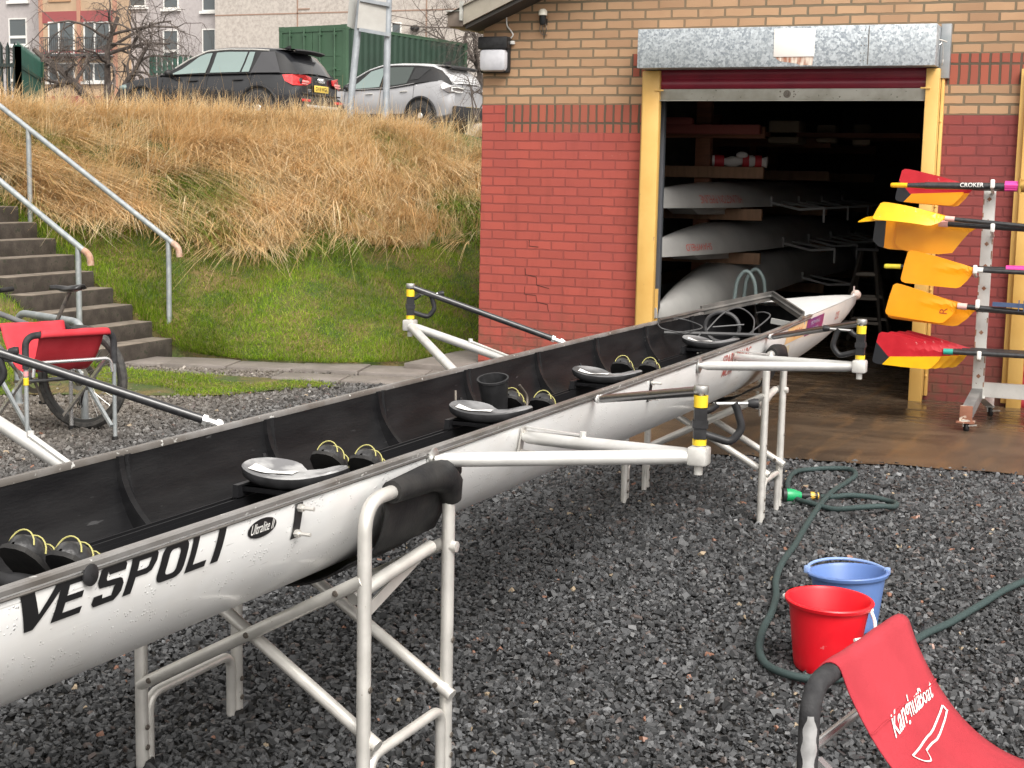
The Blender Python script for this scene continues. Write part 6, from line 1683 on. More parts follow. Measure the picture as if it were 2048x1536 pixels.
# light boxes high on shelves deeper in
for i, (x, y, z, sx, sz) in enumerate([(1.60, 5.0, 2.28, .36, .26), (1.98, 5.4, 2.28, .22, .20), (2.30, 5.8, 2.28, .20, .24)]):
    m = MB(); m.box((x, y, z), (sx, .4, sz), .1 * i, .03); solo('foam_block', m, mat('yellowed foam %d' % i, (.42, .36, .27), .9, bmp=.1) if i == 0 else bpy.data.materials['yellowed foam 0'], ['large yellowed foam block on the high shelf deep in the shed', 'middle yellowed foam block on the high shelf, smaller and squarer', 'narrow yellowed foam block at the right of the high shelf'][i], 'foam block', group='foam blocks on the high shelf')
sh = thing('shelf', 'dark plank shelf carrying foam blocks deep in the shed', 'shelf', (2.6, 5.4, 2.0))
m = MB(); m.box((2.0, 5.4, 2.25), (2.2, 1.2, .05)); build('plank', m, M['timber'], sh)
for x in (1.0, 3.05): m = MB(); m.box((x, 5.9, 1.1), (.08, .08, 2.22)); build('post', m, M['timber'], sh)
# step ladder
ld = thing('step_ladder', 'grey folding step ladder standing on the dark shed floor', 'ladder', (2.73, 4.0, .02))
for k, (y0, y1) in enumerate(((3.7, 4.0), (4.4, 4.02))):
    m = MB()
    for x0, x1 in ((2.50, 2.67), (2.97, 2.80)): m.beam((x0, y0, .02), (x1, y1, 1.02), .03, .03)
    for f in (.25, .5, .75): m.beam((2.50 + .17 * f, y0 + (y1 - y0) * f, .02 + 1.0 * f), (2.97 - .17 * f, y0 + (y1 - y0) * f, .02 + 1.0 * f), .03, .03)
    build('ladder_side', m, M['bolt'], ld)
m = MB(); m.box((2.735, 4.0, 1.03), (.24, .12, .03)); build('ladder_top', m, M['black_plastic'], ld)
# a grey trestle behind the bow
tr = thing('steel_trestle', 'grey green steel trestle with hooped top behind the bow of the shell', 'trestle', (2.35, .9, .02))
for dy in (0, .35):
    m = MB(); m.tube(fillet([(2.06, .75 + dy, .02), (2.14, .75 + dy, .86), (2.22, .75 + dy, .96), (2.30, .75 + dy, .86), (2.38, .75 + dy, .02)], .08, 6), .017, 10); build('frame', m, mat('grey green enamel', (.13, .17, .17), .5) if dy == 0 else bpy.data.materials['grey green enamel'], tr)
m = MB(); m.tube([(2.11, .75, .5), (2.11, 1.1, .5)], .012, 8); m.tube([(2.34, .75, .5), (2.34, 1.1, .5)], .012, 8); build('strut', m, M['alu'], tr)
# white plastic chair and tall cupboard at the dark back
cup = thing('cupboard', 'tall pale cupboard standing in the dark at the back of the shed', 'cupboard', (4.3, 8.5, .02))
m = MB(); m.box((4.4, 8.5, 1.2), (1.1, .6, 2.3), None, .01); build('carcass', m, M['block'], cup)
for x in (4.13, 4.67): m = MB(); m.box((x, 8.19, 1.2), (.52, .02, 2.2), None, .004); d_ = build('door', m, M['block'], cup)
pc = thing('plastic_chair', 'white plastic chair in the shadow behind the doorway', 'chair', (3.95, 2.6, .02))
m = MB(); m.box((3.95, 2.6, .45), (.44, .42, .03), None, .01); build('seat', m, M['white_plastic'], pc)
m = MB()
for x in np.linspace(3.77, 4.13, 6): m.box((x, 2.80, .72), (.045, .02, .46), None, .008)
m.box((3.95, 2.80, .95), (.44, .025, .07), None, .01); build('backrest', m, M['white_plastic'], pc)
for sx in (-.19, .19):
    for sy in (-.18, .18): m = MB(); m.beam((3.95 + sx * 1.1, 2.6 + sy * 1.1, .02), (3.95 + sx, 2.6 + sy, .44), .04, .04); build('leg', m, M['white_plastic'], pc)
m = MB(); m.lathe([(.001, 0), (.10, 0), (.11, .02), (.12, .20), (.10, .22), (.08, .22)], (2.05, 2.2, .02), 20); solo('plastic_tub', m, mat('orange tub plastic', (.45, .12, .02), .5), 'small orange tub on the shed floor behind the bow', 'tub')
# ---------------------------------------------------------------- cars on the upper level
def car(name, label, loc, yaw, sp, group='cars parked above the bank'):
    """built with its rear at x = 0 heading +x, then turned so that it heads -X in the world"""
    rt = thing(name, label, 'car', loc, math.pi - yaw, group)
    mat_b = sp['paint']; L = sp['L']
    X = sp['x']; half = sp['w']; belt = sp['belt']; low = sp['low']
    def f(t, x): return float(np.interp(x, t[0], t[1]))
    m = MB(); rows = []
    for x in X:
        w = f(half, x); zb = f(belt, x); zl = f(low, x); nose = f(sp['cap'], x)
        pr = [(0, zl), (w * .86, zl), (w * .97, zl + .06), (w * .995, zl + .22), (w, (zl + zb) * .5), (w * .985, zb - .16), (w * .955, zb - .05), (w * .91, zb), (w * .80, zb + .02 * nose), (w * .4, zb + .035 * nose), (0, zb + .04 * nose)]
        rows.append([(x, y, z) for y, z in pr] + [(x, -y, z) for y, z in reversed(pr[:-1])])
    m.grid(rows); m.add(rows[0], [tuple(range(len(rows[0])))]); m.add(rows[-1], [tuple(range(len(rows[-1])))])
    bd = build('body', m, mat_b, rt, True, 35, world=False)
    # greenhouse: roof profile along x
    gx = sp['gx']; rows = []
    for x, zr, wr, zb_, wb in gx:
        pr = [(wb, zb_), (wb + (wr - wb) * .55, zb_ + (zr - zb_) * .5), (wr, zr - .055), (wr - .05, zr - .018), (wr * .55, zr + .008), (0, zr + .016)]
        rows.append([(x, y, z) for y, z in pr] + [(x, -y, z) for y, z in reversed(pr[:-1])])
    m = MB(); m.grid([r[2:9] for r in rows]); rf = build('roof', m, sp['roof'], rt, True, 50, world=False)
    m = MB(); m.grid([r[0:3] for r in rows]); m.grid([r[8:11] for r in rows]); build('pillars', m, M['arch_black'], rt, True, 50, world=False)
    gX = [g[0] for g in gx]
    def side(x, fz, s, lift=.018):
        zr = np.interp(x, gX, [g[1] for g in gx]) - .055; wr = np.interp(x, gX, [g[2] for g in gx]); zb_ = np.interp(x, gX, [g[3] for g in gx]); wb = np.interp(x, gX, [g[4] for g in gx])
        return (x, s * (wb + (wr - wb) * (fz * 1.0 if fz > .5 else fz * 1.1) + lift), zb_ + (zr - zb_) * fz)
    for s in (1, -1):
        for nm, poly, gm in sp['wins']:
            m = MB(); n = 7
            (xa0, xa1), (xb0, xb1), f0, f1 = poly            # bottom x-range, top x-range
            m.grid([[side(xa0 + (xa1 - xa0) * i / n * 1.0 + ((xb0 - xa0) * (1 - i / n) + (xb1 - xa1) * i / n) * t, f0 + (f1 - f0) * t, s) for i in range(n + 1)] for t in np.linspace(0, 1, 5)])
            build(nm, m, gm, rt, True, 180, world=False)
        m = MB(); pts = [side(x, 0.0, s, .012) for x in np.linspace(sp['trim'][0], sp['trim'][1], 14)]; m.tube(pts, .009, 6); build('window_trim', m, sp['trimmat'], rt, world=False)
        m = MB(); pts = [side(x, 1.0, s, .006) for x in np.linspace(sp['arch'][0], sp['arch'][1], 22)]; m.tube(pts, .016, 6); build('roof_rail', m, sp['railmat'], rt, world=False)
        # wheels and arches
        for wx in sp['wheels']:
            wy = f(half, wx); m = MB(); m.lathe([(.20, -.02), (.335, -.02), (.35, 0), (.335, .1), (.2, .1)], (wx, s * (wy - .09), .34), 32, (0, s, 0)); w_ = build('wheel', m, M['tyre'], rt, world=False)
            m = MB(); m.lathe([(.001, .10), (.06, .105), (.075, .09), (.20, .075), (.23, .10), (.24, .09)], (wx, s * (wy - .09), .34), 30, (0, s, 0))
            build('rim', m, M['alu'], w_, world=False)
            m = MB(); m.tube([(wx + .42 * math.cos(q), s * (wy + .004), .34 + .42 * math.sin(q)) for q in np.linspace(-.25, math.pi + .25, 22)], .035, 8); m.add([(wx + .40 * math.cos(q), s * (wy + .006), .34 + .40 * math.sin(q)) for q in np.linspace(-.3, math.pi + .3, 22)], [tuple(range(22))]); build('wheel_arch', m, M['arch_black'], rt, world=False)
        for hx in sp['handles']:
            wy = f(half, hx); m = MB(); zz_ = f(belt, hx) - .13; m.tube([(hx - .10, s * (wy * .985 + .012), zz_ + .006), (hx, s * (wy * .985 + .03), zz_), (hx + .10, s * (wy * .985 + .012), zz_ - .006)], .016, 8); build('door_handle', m, sp['hmat'], rt, world=False)
        for sx in sp['seams']:
            wy = f(half, sx); m = MB(); zz0 = f(low, sx) + .1; zz1 = f(belt, sx) - .02; m.tube([(sx, s * (wy + .001), zz0), (sx + .02, s * (wy * 1.0 + .001), (zz0 + zz1) / 2), (sx, s * (wy * .975), zz1)], .005, 5); build('door_seam', m, M['arch_black'], rt, world=False)
        mx, mz = sp['mirror']; wy = f(half, mx); m = MB(); m.sphere((mx, s * (wy + .10), mz), .10, 10, (.75, .95, .72)); m.beam((mx + .02, s * (wy - .04), mz - .06), (mx, s * (wy + .06), mz - .02), .05, .05); build('wing_mirror', m, sp['mirmat'], rt, world=False)
        m = MB(); m.box((sp['sill'], s * (f(half, sp['sill']) - .005), f(low, sp['sill']) + .07), (2.0, .03, .16), None, .01); build('sill', m, M['arch_black'], rt, world=False)
    sp['extra'](rt, f)
    return rt
M['arch_black'] = mat('unpainted black trim', (.014, .014, .015), .6)
M['lamp_red'] = mat('red lamp lens', (.50, .012, .015), .2, coat=.5, col2=(.62, .05, .05), vscale=14)
M['plate_yellow'] = mat('yellow number plate', (.78, .55, .10), .45)
def paint(name, c, c2, metal=.35):
    m = mat(name, c, .3, metal, c2, 2, coat=.8); return m
def plate(rt, pos, w, h, txt, tilt=.0):
    m = MB(); m.box(pos, (.012, w, h), Matrix.Rotation(tilt, 3, 'Y'), .003); p = build('number_plate', m, M['plate_yellow'], rt, world=False)
    if txt:
        m = MB(); write_on(m, txt, w * .86, h * .62, lambda x, y: (pos[0] - .0085 - tilt * 0, pos[1] + w * .43 - x, pos[2] - h * .31 + y), .012, 0, 0); build('plate_lettering', m, M['ink_black'], p, False, world=False)
def lay(rt, name, pts, mt, thick=.012, par=None):
    m = MB(); m.prism(pts, (-thick, 0, 0)); return build(name, m, mt, par or rt, True, 30, world=False)
xq = [0.0, .04, .12, .3, .6, 1.0, 1.5, 2.0, 2.5, 2.9, 3.2, 3.5, 3.8, 4.0, 4.12, 4.19]
def extra_dark(rt, f):
    # tailgate: rear window, spoiler, lamps, badge
    m = MB(); m.grid([[(.10, y * .62, .985) for y in np.linspace(-1, 1, 9)], [(.22, y * .60, 1.16) for y in np.linspace(-1, 1, 9)], [(.42, y * .53, 1.36) for y in np.linspace(-1, 1, 9)]]); build('rear_window', m, M['rear_glass'], rt, True, 180, world=False)
    m = MB(); m.prism([(.52, .60, 1.455), (.20, .54, 1.44), (.16, .50, 1.41), (.40, .58, 1.395)], (0, -.0, 0)) if False else None
    m = MB(); rows = []
    for y in np.linspace(-.60, .60, 13): rows.append([(.60, y, 1.478 - .02 * y * y), (.22, y * .93, 1.470 - .05 * y * y), (.17, y * .91, 1.440 - .05 * y * y), (.30, y * .95, 1.395 - .03 * y * y)])
    m.grid(rows); build('spoiler', m, M['arch_black'], rt, True, 40, world=False)
    for s in (1, -1):
        pts = [(-.035, s * .40, .93), (-.03, s * .62, .965), (.08, s * .845, .965), (.26, s * .915, .955), (.20, s * .925, .84), (.06, s * .87, .765), (-.035, s * .60, .775), (-.04, s * .42, .83)]
        m = MB(); m.add(pts + [(p[0] - .025 if i in (0, 1, 6, 7) else p[0] + .0, p[1] * 1.022, p[2]) for i, p in enumerate(pts)], [tuple(range(8)), tuple(range(8, 16))] + [(i, (i + 1) % 8, 8 + (i + 1) % 8, 8 + i) for i in range(8)]); tl = build('tail_light', m, M['lamp_red'], rt, False, world=False)
        m = MB(); m.box((-.052, s * .60, .845), (.012, .24, .04), None, .004); m.box((-.053, s * .63, .80), (.012, .22, .022), None, .004); build('lamp_insert', m, mat('pink lamp insert', (.72, .30, .28), .25) if s == 1 else bpy.data.materials['pink lamp insert'], tl, world=False)
        m = MB(); m.box((-.075, s * .62, .50), (.02, .30, .05), None, .006); build('fog_light', m, M['lamp_red'], rt, world=False)
    plate(rt, (-.045, 0, .735), .53, .125, 'GV18 WGX')
    m = MB()
    for i in range(4): m.tube([(-.045, -.085 + .057 * i + .042 * math.cos(q), .895 + .042 * math.sin(q)) for q in np.linspace(0, 6.283, 20)[:-1]], .0065, 5, True)
    build('ring_badge', m, M['chrome'], rt, world=False)
    m = MB(); write_on(m, 'Q2', .13, .06, lambda x, y: (-.050, .52 - x, .66 + y), .01, 0, 0); build('model_badge', m, M['chrome'], rt, False, world=False)
    m = MB(); m.box((-.03, 0, .33), (.10, 1.5, .20), None, .03); m.box((-.07, 0, .62), (.03, 1.36, .03), None, .008); build('bumper', m, M['arch_black'], rt, world=False)
    m = MB(); m.box((-.085, 0, .40), (.02, 1.2, .05), None, .008); build('diffuser', m, M['alu'], rt, world=False)
    m = MB(); m.tube([(.075, -.02, 1.01), (.12, .28, 1.05)], .012, 6); m.sphere((.08, -.03, 1.0), .035, 8); build('wiper', m, M['arch_black'], rt, world=False)
    m = MB(); m.prism([(.62, -.01, 1.50), (.80, -.01, 1.50), (.66, -.01, 1.56), (.62, -.01, 1.565)], (0, .03, 0)); build('antenna_fin', m, M['arch_black'], rt, False, world=False)
    for s in (1, -1):
        m = MB(); m.add([(.34, s * .868, 1.0), (.98, s * .872, 1.0), (.98 - .14, s * .705, 1.39), (.56, s * .688, 1.40)], [(0, 1, 2, 3)]); build('rear_quarter_panel', m, sp_dark['paint2'], rt, False, world=False)
        m = MB(); m.sphere((3.92, s * .70, .74), .12, 8, (1.3, .8, .55)); build('headlight', m, M['car_glass_light'], rt, world=False)
M['rear_glass'] = glassy('pale reflecting rear glass', (.30, .34, .35), .08)
sp_dark = dict(L=4.19, x=xq, w=([0, .04, .2, .5, 2, 3.4, 3.9, 4.1, 4.19], [.70, .78, .87, .895, .897, .89, .82, .66, .45]),
    belt=([0, .12, .3, .9, 2.0, 2.75, 3.0, 3.6, 4.0, 4.19], [.92, .975, .995, 1.0, .985, .975, .955, .89, .80, .66]), low=([0, .2, .5, 3.6, 4.0, 4.19], [.34, .26, .22, .22, .26, .36]), cap=([0, 4.19], [1, 1]),
    gx=[(.06, 1.0, .62, .975, .74), (.20, 1.20, .62, .985, .80), (.40, 1.39, .63, .99, .845), (.62, 1.47, .655, .99, .858), (1.0, 1.495, .66, .99, .862), (1.6, 1.505, .665, .98, .865), (2.05, 1.475, .66, .975, .865), (2.45, 1.325, .68, .97, .862), (2.80, 1.13, .72, .965, .855), (3.06, .985, .76, .955, .84)],
    wins=[('front_window', ((1.98, 2.86), (1.92, 2.22), .06, .90), M['car_glass_light']), ('rear_door_window', ((1.22, 1.88), (1.14, 1.82), .06, .90), M['car_glass_light']), ('quarter_window', ((1.02, 1.18), (.98, 1.10), .06, .90), M['car_glass_light'])],
    trim=(.95, 2.92), arch=(.70, 2.75), wheels=(.80, 3.40), handles=(1.25, 2.25), seams=(1.93, .98, 2.95), mirror=(2.72, .99), sill=2.1,
    paint=paint('black car paint', (.016, .017, .020), (.022, .023, .027), .2), paint2=mat('grey blade panel', (.075, .075, .08), .4, .3), roof=None, trimmat=M['arch_black'], railmat=M['alu'], hmat=M['arch_black'], mirmat=M['arch_black'], extra=extra_dark)
sp_dark['roof'] = sp_dark['paint']
car('parked_car', 'black compact SUV with red tail lights and yellow number plate above the bank', (-9.232, 13.277, 2.577), -.007, sp_dark)
def extra_silver(rt, f):
    m = MB(); m.grid([[(.085, y * .60, 1.06) for y in np.linspace(-1, 1, 9)], [(.20, y * .60, 1.2) for y in np.linspace(-1, 1, 9)], [(.36, y * .50, 1.40) for y in np.linspace(-1, 1, 9)]]); build('rear_window', m, M['dark_glass'], rt, True, 180, world=False)
    m = MB(); rows = []
    for y in np.linspace(-.60, .60, 13): rows.append([(.60, y, 1.54 - .03 * y * y), (.22, y * .93, 1.50 - .05 * y * y), (.17, y * .91, 1.465 - .05 * y * y), (.30, y * .95, 1.42 - .03 * y * y)])
    m.grid(rows); build('spoiler', m, M['arch_black'], rt, True, 40, world=False)
    for s in (1, -1):
        m = MB(); P_ = [(-.02, s * .36, .99), (.05, s * .70, 1.02), (.26, s * .905, 1.03), (.20, s * .915, .93), (.06, s * .86, .86), (-.02, s * .62, .86), (-.03, s * .36, .93)]
        m.add(P_ + [(p[0] - .02, p[1] * 1.015, p[2]) for p in P_], [tuple(range(7)), tuple(range(7, 14))] + [(i, (i + 1) % 7, 7 + (i + 1) % 7, 7 + i) for i in range(7)]); tl = build('tail_light', m, mat('smoked lamp lens', (.10, .09, .09), .12, coat=.6) if s == 1 else bpy.data.materials['smoked lamp lens'], rt, False, world=False)
        m = MB(); m.tube([(-.055, s * .40, .965), (-.03, s * .64, .985), (.02, s * .77, .975), (.02, s * .78, .90), (-.04, s * .64, .875), (-.055, s * .45, .885)], .014, 6); build('lamp_strip', m, M['white_plastic'], tl, world=False)
    plate(rt, (-.05, 0, .50), .53, .125, 'LK23 VNP')
    m = MB(); m.box((-.02, 0, .40), (.10, 1.5, .34), None, .04); build('bumper', m, M['arch_black'], rt, world=False)
    m = MB(); m.prism([(-.045, .0, .98), (-.045, .045, .92), (-.045, 0, .86), (-.045, -.045, .92)], (-.012, 0, 0)); build('badge', m, M['arch_black'], rt, False, world=False)
    m = MB(); write_on(m, 'CAPTUR', .34, .04, lambda x, y: (-.050, .17 - x, .79 + y), .006, 0, 0); build('model_badge', m, M['chrome'], rt, False, world=False)
    m = MB(); m.sphere((.08, -.02, 1.07), .06, 8, (.8, 1.6, .6)); build('wiper', m, M['arch_black'], rt, world=False)
    m = MB(); m.prism([(.58, -.02, 1.55), (.80, -.02, 1.56), (.62, -.02, 1.635), (.58, -.02, 1.64)], (0, .04, 0)); build('antenna_fin', m, M['arch_black'], rt, False, world=False)
sp_sil = dict(L=4.23, x=xq, w=([0, .04, .2, .5, 2, 3.4, 3.9, 4.1, 4.19], [.68, .77, .875, .905, .895, .895, .83, .68, .46]),
    belt=([0, .12, .3, .8, 1.2, 2.0, 2.75, 3.0, 3.6, 4.0, 4.19], [.98, 1.05, 1.14, 1.10, 1.03, .985, .965, .955, .92, .83, .68]), low=([0, .2, .5, 3.6, 4.0, 4.19], [.36, .28, .24, .24, .28, .38]), cap=([0, 4.19], [1, 1]),
    gx=[(.08, 1.08, .60, 1.06, .72), (.20, 1.26, .62, 1.08, .78), (.38, 1.43, .64, 1.12, .82), (.62, 1.52, .665, 1.12, .845), (1.0, 1.555, .67, 1.08, .86), (1.6, 1.575, .67, 1.0, .868), (2.05, 1.56, .665, .975, .868), (2.45, 1.46, .675, .96, .865), (2.80, 1.29, .70, .955, .858), (3.10, 1.11, .745, .945, .845), (3.28, .97, .78, .94, .83)],
    wins=[('front_window', ((2.0, 3.0), (1.95, 2.35), .06, .90), M['car_glass_light']), ('rear_door_window', ((1.22, 1.90), (1.12, 1.85), .08, .90), M['car_glass']), ('quarter_window', ((.92, 1.16), (.64, 1.06), .22, .86), M['dark_glass'])],
    trim=(1.0, 3.05), arch=(.70, 2.9), wheels=(.80, 3.42), handles=(1.28, 2.28), seams=(1.95, 1.0, 3.0), mirror=(2.85, 1.0), sill=2.1,
    paint=paint('silver car paint', (.44, .44, .455), (.38, .38, .395), .45), roof=paint('pale car roof', (.62, .62, .63), (.56, .56, .57), .3), trimmat=M['chrome'], railmat=paint('pale roof rail', (.62, .62, .63), (.56, .56, .57), .3), hmat=M['alu'], mirmat=M['arch_black'], extra=extra_silver)
car('parked_car', 'silver grey compact SUV with pale roof parked before the green container', (-9.162, 20.19, 2.761), .155, sp_sil)
# ---------------------------------------------------------------- green shipping container
cy_ = R_(9.6); cl = np.array([math.sin(cy_), math.cos(cy_)]); cwv = np.array([math.cos(cy_), -math.sin(cy_)])
tl_ = DP(558, 55, 43.0); CT = tl_[2]; c0 = tl_[:2]; CH = 2.89; CWd = 2.44; CL = 6.06; CB = CT - CH
M['cont'] = mat('green container paint', (.050, .105, .060), .55, col2=(.040, .085, .048), vscale=1.5, spots=(.42, .50, .42), sscale=7, sthr=.755, bmp=.04)
M['cont_dark'] = mat('dark green container paint', (.016, .042, .026), .6, col2=(.012, .032, .02), vscale=1.2, spots=(.30, .36, .30), sscale=6, sthr=.77)
def Q(a, l, z): p = c0 + cwv * a + cl * l; return (p[0], p[1], CB + z)
ct = thing('shipping_container', 'green corrugated shipping container with double doors standing behind the parked cars', 'container', Q(CWd / 2, CL / 2, 0), -cy_)
def cbox(m, a0, a1, l0, l1, z0, z1):
    vs = [Q(a, l, z) for a in (a0, a1) for l in (l0, l1) for z in (z0, z1)]; m.add(vs, [(0, 1, 3, 2), (4, 6, 7, 5), (0, 4, 5, 1), (2, 3, 7, 6), (0, 2, 6, 4), (1, 5, 7, 3)])
m = MB()
for a0, a1 in ((0, .12), (CWd - .12, CWd)):
    for l0, l1 in ((0, .12), (CL - .12, CL)): cbox(m, a0, a1, l0, l1, 0, CH)
cbox(m, .12, CWd - .12, 0.0, .10, CH - .16, CH); cbox(m, .12, CWd - .12, 0, .10, 0, .16); cbox(m, 0.02, .10, .12, CL - .12, CH - .09, CH - .004); cbox(m, CWd - .10, CWd - .02, .12, CL - .12, CH - .09, CH - .004); cbox(m, .02, CWd - .02, .12, CL - .1, CH - .05, CH - .02); cbox(m, CWd - .10, CWd - .02, .12, CL - .12, 0, .16)
build('corner_frame', m, M['cont'], ct, False)
m = MB()
for a in (0, CWd - .17): cbox(m, a - .004, a + .174, -.006, .16, CH - .115, CH + .008)
build('corner_casting', m, M['cont'], ct, False)
m = MB(); rows = []; l = .12; pts = []
while l < CL - .2:
    for dl, da in ((0, 0), (.07, 0), (.14, -.036), (.21, -.036)): pts.append((l + dl, CWd - .012 + da))
    l += .28
m.grid([[Q(a, l_, .14) for l_, a in pts], [Q(a, l_, CH - .08) for l_, a in pts]]); build('side_panel', m, M['cont_dark'], ct, False)
m = MB(); m.grid([[Q(CWd - a, l_, .14) for l_, a in pts], [Q(CWd - a, l_, CH - .08) for l_, a in pts]]); build('side_panel', m, M['cont_dark'], ct, False)
for k in (0, 1):
    a0 = .13 + k * (CWd / 2 - .12); a1 = a0 + CWd / 2 - .14; d_ = MB(); cbox(d_, a0, a1, .02, .07, .16, CH - .16); dr = build('door', d_, M['cont'], ct, False)
    m = MB()
    for z in (.55, 1.12, 1.68):
        m.add([Q(a0 + .07, .012, z + .36), Q(a1 - .07, .012, z + .36), Q(a1 - .07, .055, z + .27), Q(a0 + .07, .055, z + .27), Q(a1 - .07, .055, z + .05), Q(a0 + .07, .055, z + .05), Q(a1 - .07, .010, z - .04), Q(a0 + .07, .010, z - .04)], [(0, 1, 2, 3), (3, 2, 4, 5), (5, 4, 6, 7)])
    build('door_panel', m, M['cont'], dr, False)
    for a in (a0 + .30, a1 - .26):
        m = MB(); m.tube([Q(a, -.03, .08), Q(a, -.03, CH - .07)], .022, 8)
        for z in (.2, .9, 1.7, CH - .24): cbox(m, a - .05, a + .05, -.045, .02, z - .03, z + .03)
        build('lock_rod', m, M['cont'], dr)
# ---------------------------------------------------------------- road sign on two posts, seen from behind
sg = thing('road_sign', 'grey road sign on two leaning posts, seen from behind', 'road sign', tuple(DP(735, 215, 22)))
M['post_grey'] = mat('grey sign post', (.22, .24, .26), .5, .1, (.28, .30, .32), 8)
def dp(u, v, d=22): return tuple(DP(u, v, d))
for (u0, v0), (u1, v1) in (((697, 250), (724, -25)), ((771, 250), (777.5, -25))):
    m = MB(); m.tube([dp(u0, v0), dp(u1, v1)], .052, 14); build('post', m, M['post_grey'], sg)
m = MB(); P_ = [DP(722, -40, 21.93), DP(776, -40, 21.97), DP(772, 66, 21.97), DP(714, 56, 21.93)]
m.prism([tuple(p) for p in P_], tuple(ray(740, 20) * -.012 + np.array([0, 0, 0]))); pn = build('panel', m, mat('back of sign, grey', (.30, .29, .27), .6, .1, (.34, .33, .31), 5), sg, False)
m = MB()
for v in (3, 63): m.beam(tuple(DP(718 + (66 - v) * .04, v - 4 , 21.9)), tuple(DP(780, v + 7, 21.92)), .03, .05); 
build('clamp_bar', m, M['post_grey'], sg)
m = MB(); P_ = [DP(701, -40, 22.1), DP(722, -40, 22.3), DP(716, 62, 22.3), DP(694, 52, 22.1)]; m.prism([tuple(p) for p in P_], tuple(ray(705, 20) * -.02)); build('panel', m, mat('pale sign edge', (.38, .38, .36), .6), sg, False)
# ---------------------------------------------------------------- palisade fences
M['fence_green'] = mat('dark green palisade steel', (.012, .075, .050), .45, col2=(.010, .055, .038), vscale=4)
M['fence_dark'] = mat('near black palisade steel', (.010, .020, .018), .5)
def palisade(name, label, p0, p1, z0, h, n, mt, rails=(.35, 1.9), pw=.07, post=True):
    p0 = np.array(p0); p1 = np.array(p1); rt = thing(name, label, 'fence', (*((p0 + p1) / 2), z0)); d = (p1 - p0) / np.linalg.norm(p1 - p0); nn = np.array([-d[1], d[0]])
    for i in range(n):
        c = p0 + (p1 - p0) * (i + .5) / n; m = MB(); a = c - d * pw / 2; b = c + d * pw / 2; k = nn * .018
        top = [(a[0], a[1], z0 + h - .10), (c[0] + k[0], c[1] + k[1], z0 + h), (b[0], b[1], z0 + h - .10)]
        m.add([(a[0], a[1], z0), (c[0] + k[0], c[1] + k[1], z0), (b[0], b[1], z0)] + top, [(0, 1, 4, 3), (1, 2, 5, 4)]); pl_ = build('pale', m, mt, rt, False); so = pl_.modifiers.new('t', 'SOLIDIFY'); so.thickness = .006
    for z in rails: m = MB(); m.beam((p0[0], p0[1], z0 + z), (p1[0], p1[1], z0 + z), .03, .06); build('rail', m, mt, rt)
    if post:
        for c in (p0, p1): m = MB(); m.box((c[0], c[1], z0 + h * .48), (.06, .10, h * .96)); build('post', m, mt, rt)
    return rt
pA = DP(-60, 150, 26)[:2]; pB = DP(37, 150, 26)[:2]; zt = DP(20, 84, 26)[2]
palisade('palisade_fence', 'near black palisade fence with open pales at the left edge', pA, pB, zt - 2.0, 2.0, 7, M['fence_dark'], (.3, 1.60))
pB2 = DP(83, 150, 30)[:2]
palisade('palisade_fence', 'dark green palisade fence panel seen edge on beside the bare tree', pB, pB2, zt - 2.0, 2.03, 26, M['fence_green'], (.3, 1.6), .075)
pC, pD = DP(303, 140, 40)[:2], DP(480, 140, 41)[:2]; zt = DP(330, 106, 40)[2]
palisade('palisade_fence', 'green palisade fence behind the black car and the bare tree', pC, pD, zt - 2.0, 2.0, 17, M['fence_green'], (.3, 1.5), .11)
# ---------------------------------------------------------------- bare trees
def tree(name, label, base, h, spread, seed, lean, nb, twig=4, droop=.5, thick=.11, group=None, fan=None):
    r = random.Random(seed); rt = thing(name, label, 'tree', base, 0, group); mt = MB(); mc = MB()
    def grow(p, d, L, rad, lev, mb_):
        n = 6 if lev < 2 else 4; pts = [p]; q = Vector(p); dd = Vector(d)
        for i in range(n):
            dd = (dd + Vector((r.uniform(-1, 1), r.uniform(-1, 1), r.uniform(-.8, .7))) * (.22 + .09 * lev) - Vector((0, 0, droop * .10 * lev))).normalized(); q = q + dd * (L / n); pts.append(tuple(q))
        rr = [rad * (1 - .55 * i / n) for i in range(n + 1)]; mb_.tube(pts, rr, 7 if lev < 2 else (5 if lev < 3 else 3), cap=False)
        if lev >= twig: return
        kids = nb[lev]
        for k in range(kids):
            t = r.uniform(.30, 1.0) if lev else r.uniform(.45, 1.0); i = min(int(t * n), n - 1); s0 = Vector(pts[i]).lerp(Vector(pts[i + 1]), t * n - i)
            a = r.uniform(0, 6.283); tang = (Vector(pts[i + 1]) - Vector(pts[i])).normalized(); sd = tang.cross(Vector((math.cos(a), math.sin(a), .3))).normalized()
            nd2 = (tang * r.uniform(.2, .8) + sd * r.uniform(.6, 1.1) + Vector((0, 0, .12 if lev < 2 else -.05))); nd2.x *= spread; nd2.y *= spread; nd2.normalize()
            grow(tuple(s0), nd2, L * r.uniform(.45, .78), rr[i] * r.uniform(.45, .65), lev + 1, mc)
    for (dx, dy, dz, L, rad) in lean: grow(base, Vector((dx, dy, dz)).normalized(), L, rad, 0, mt)
    M_ = M['bark']; build('trunk', mt, M_, rt); build('crown', mc, M_, rt)
    return rt
M['bark'] = mat('dark grey bark', (.065, .052, .045), .9, col2=(.13, .105, .09), vscale=12, bmp=.5, bscale=50)
tb = DP(218, 215, 31); rv = CM[0]
tree('bare_tree', 'gnarled leafless tree with tangled drooping branches left of the black car', (tb[0], tb[1], tb[2] - .2), 2.2, 1.35, 4, [(-.62 * rv[0], -.62 * rv[1], .95, 2.0, .10), (-.1 * rv[0], -.1 * rv[1], 1, 2.1, .09), (.45 * rv[0], .45 * rv[1], 1, 1.8, .075)], [9, 6, 5, 4], 4, .75)
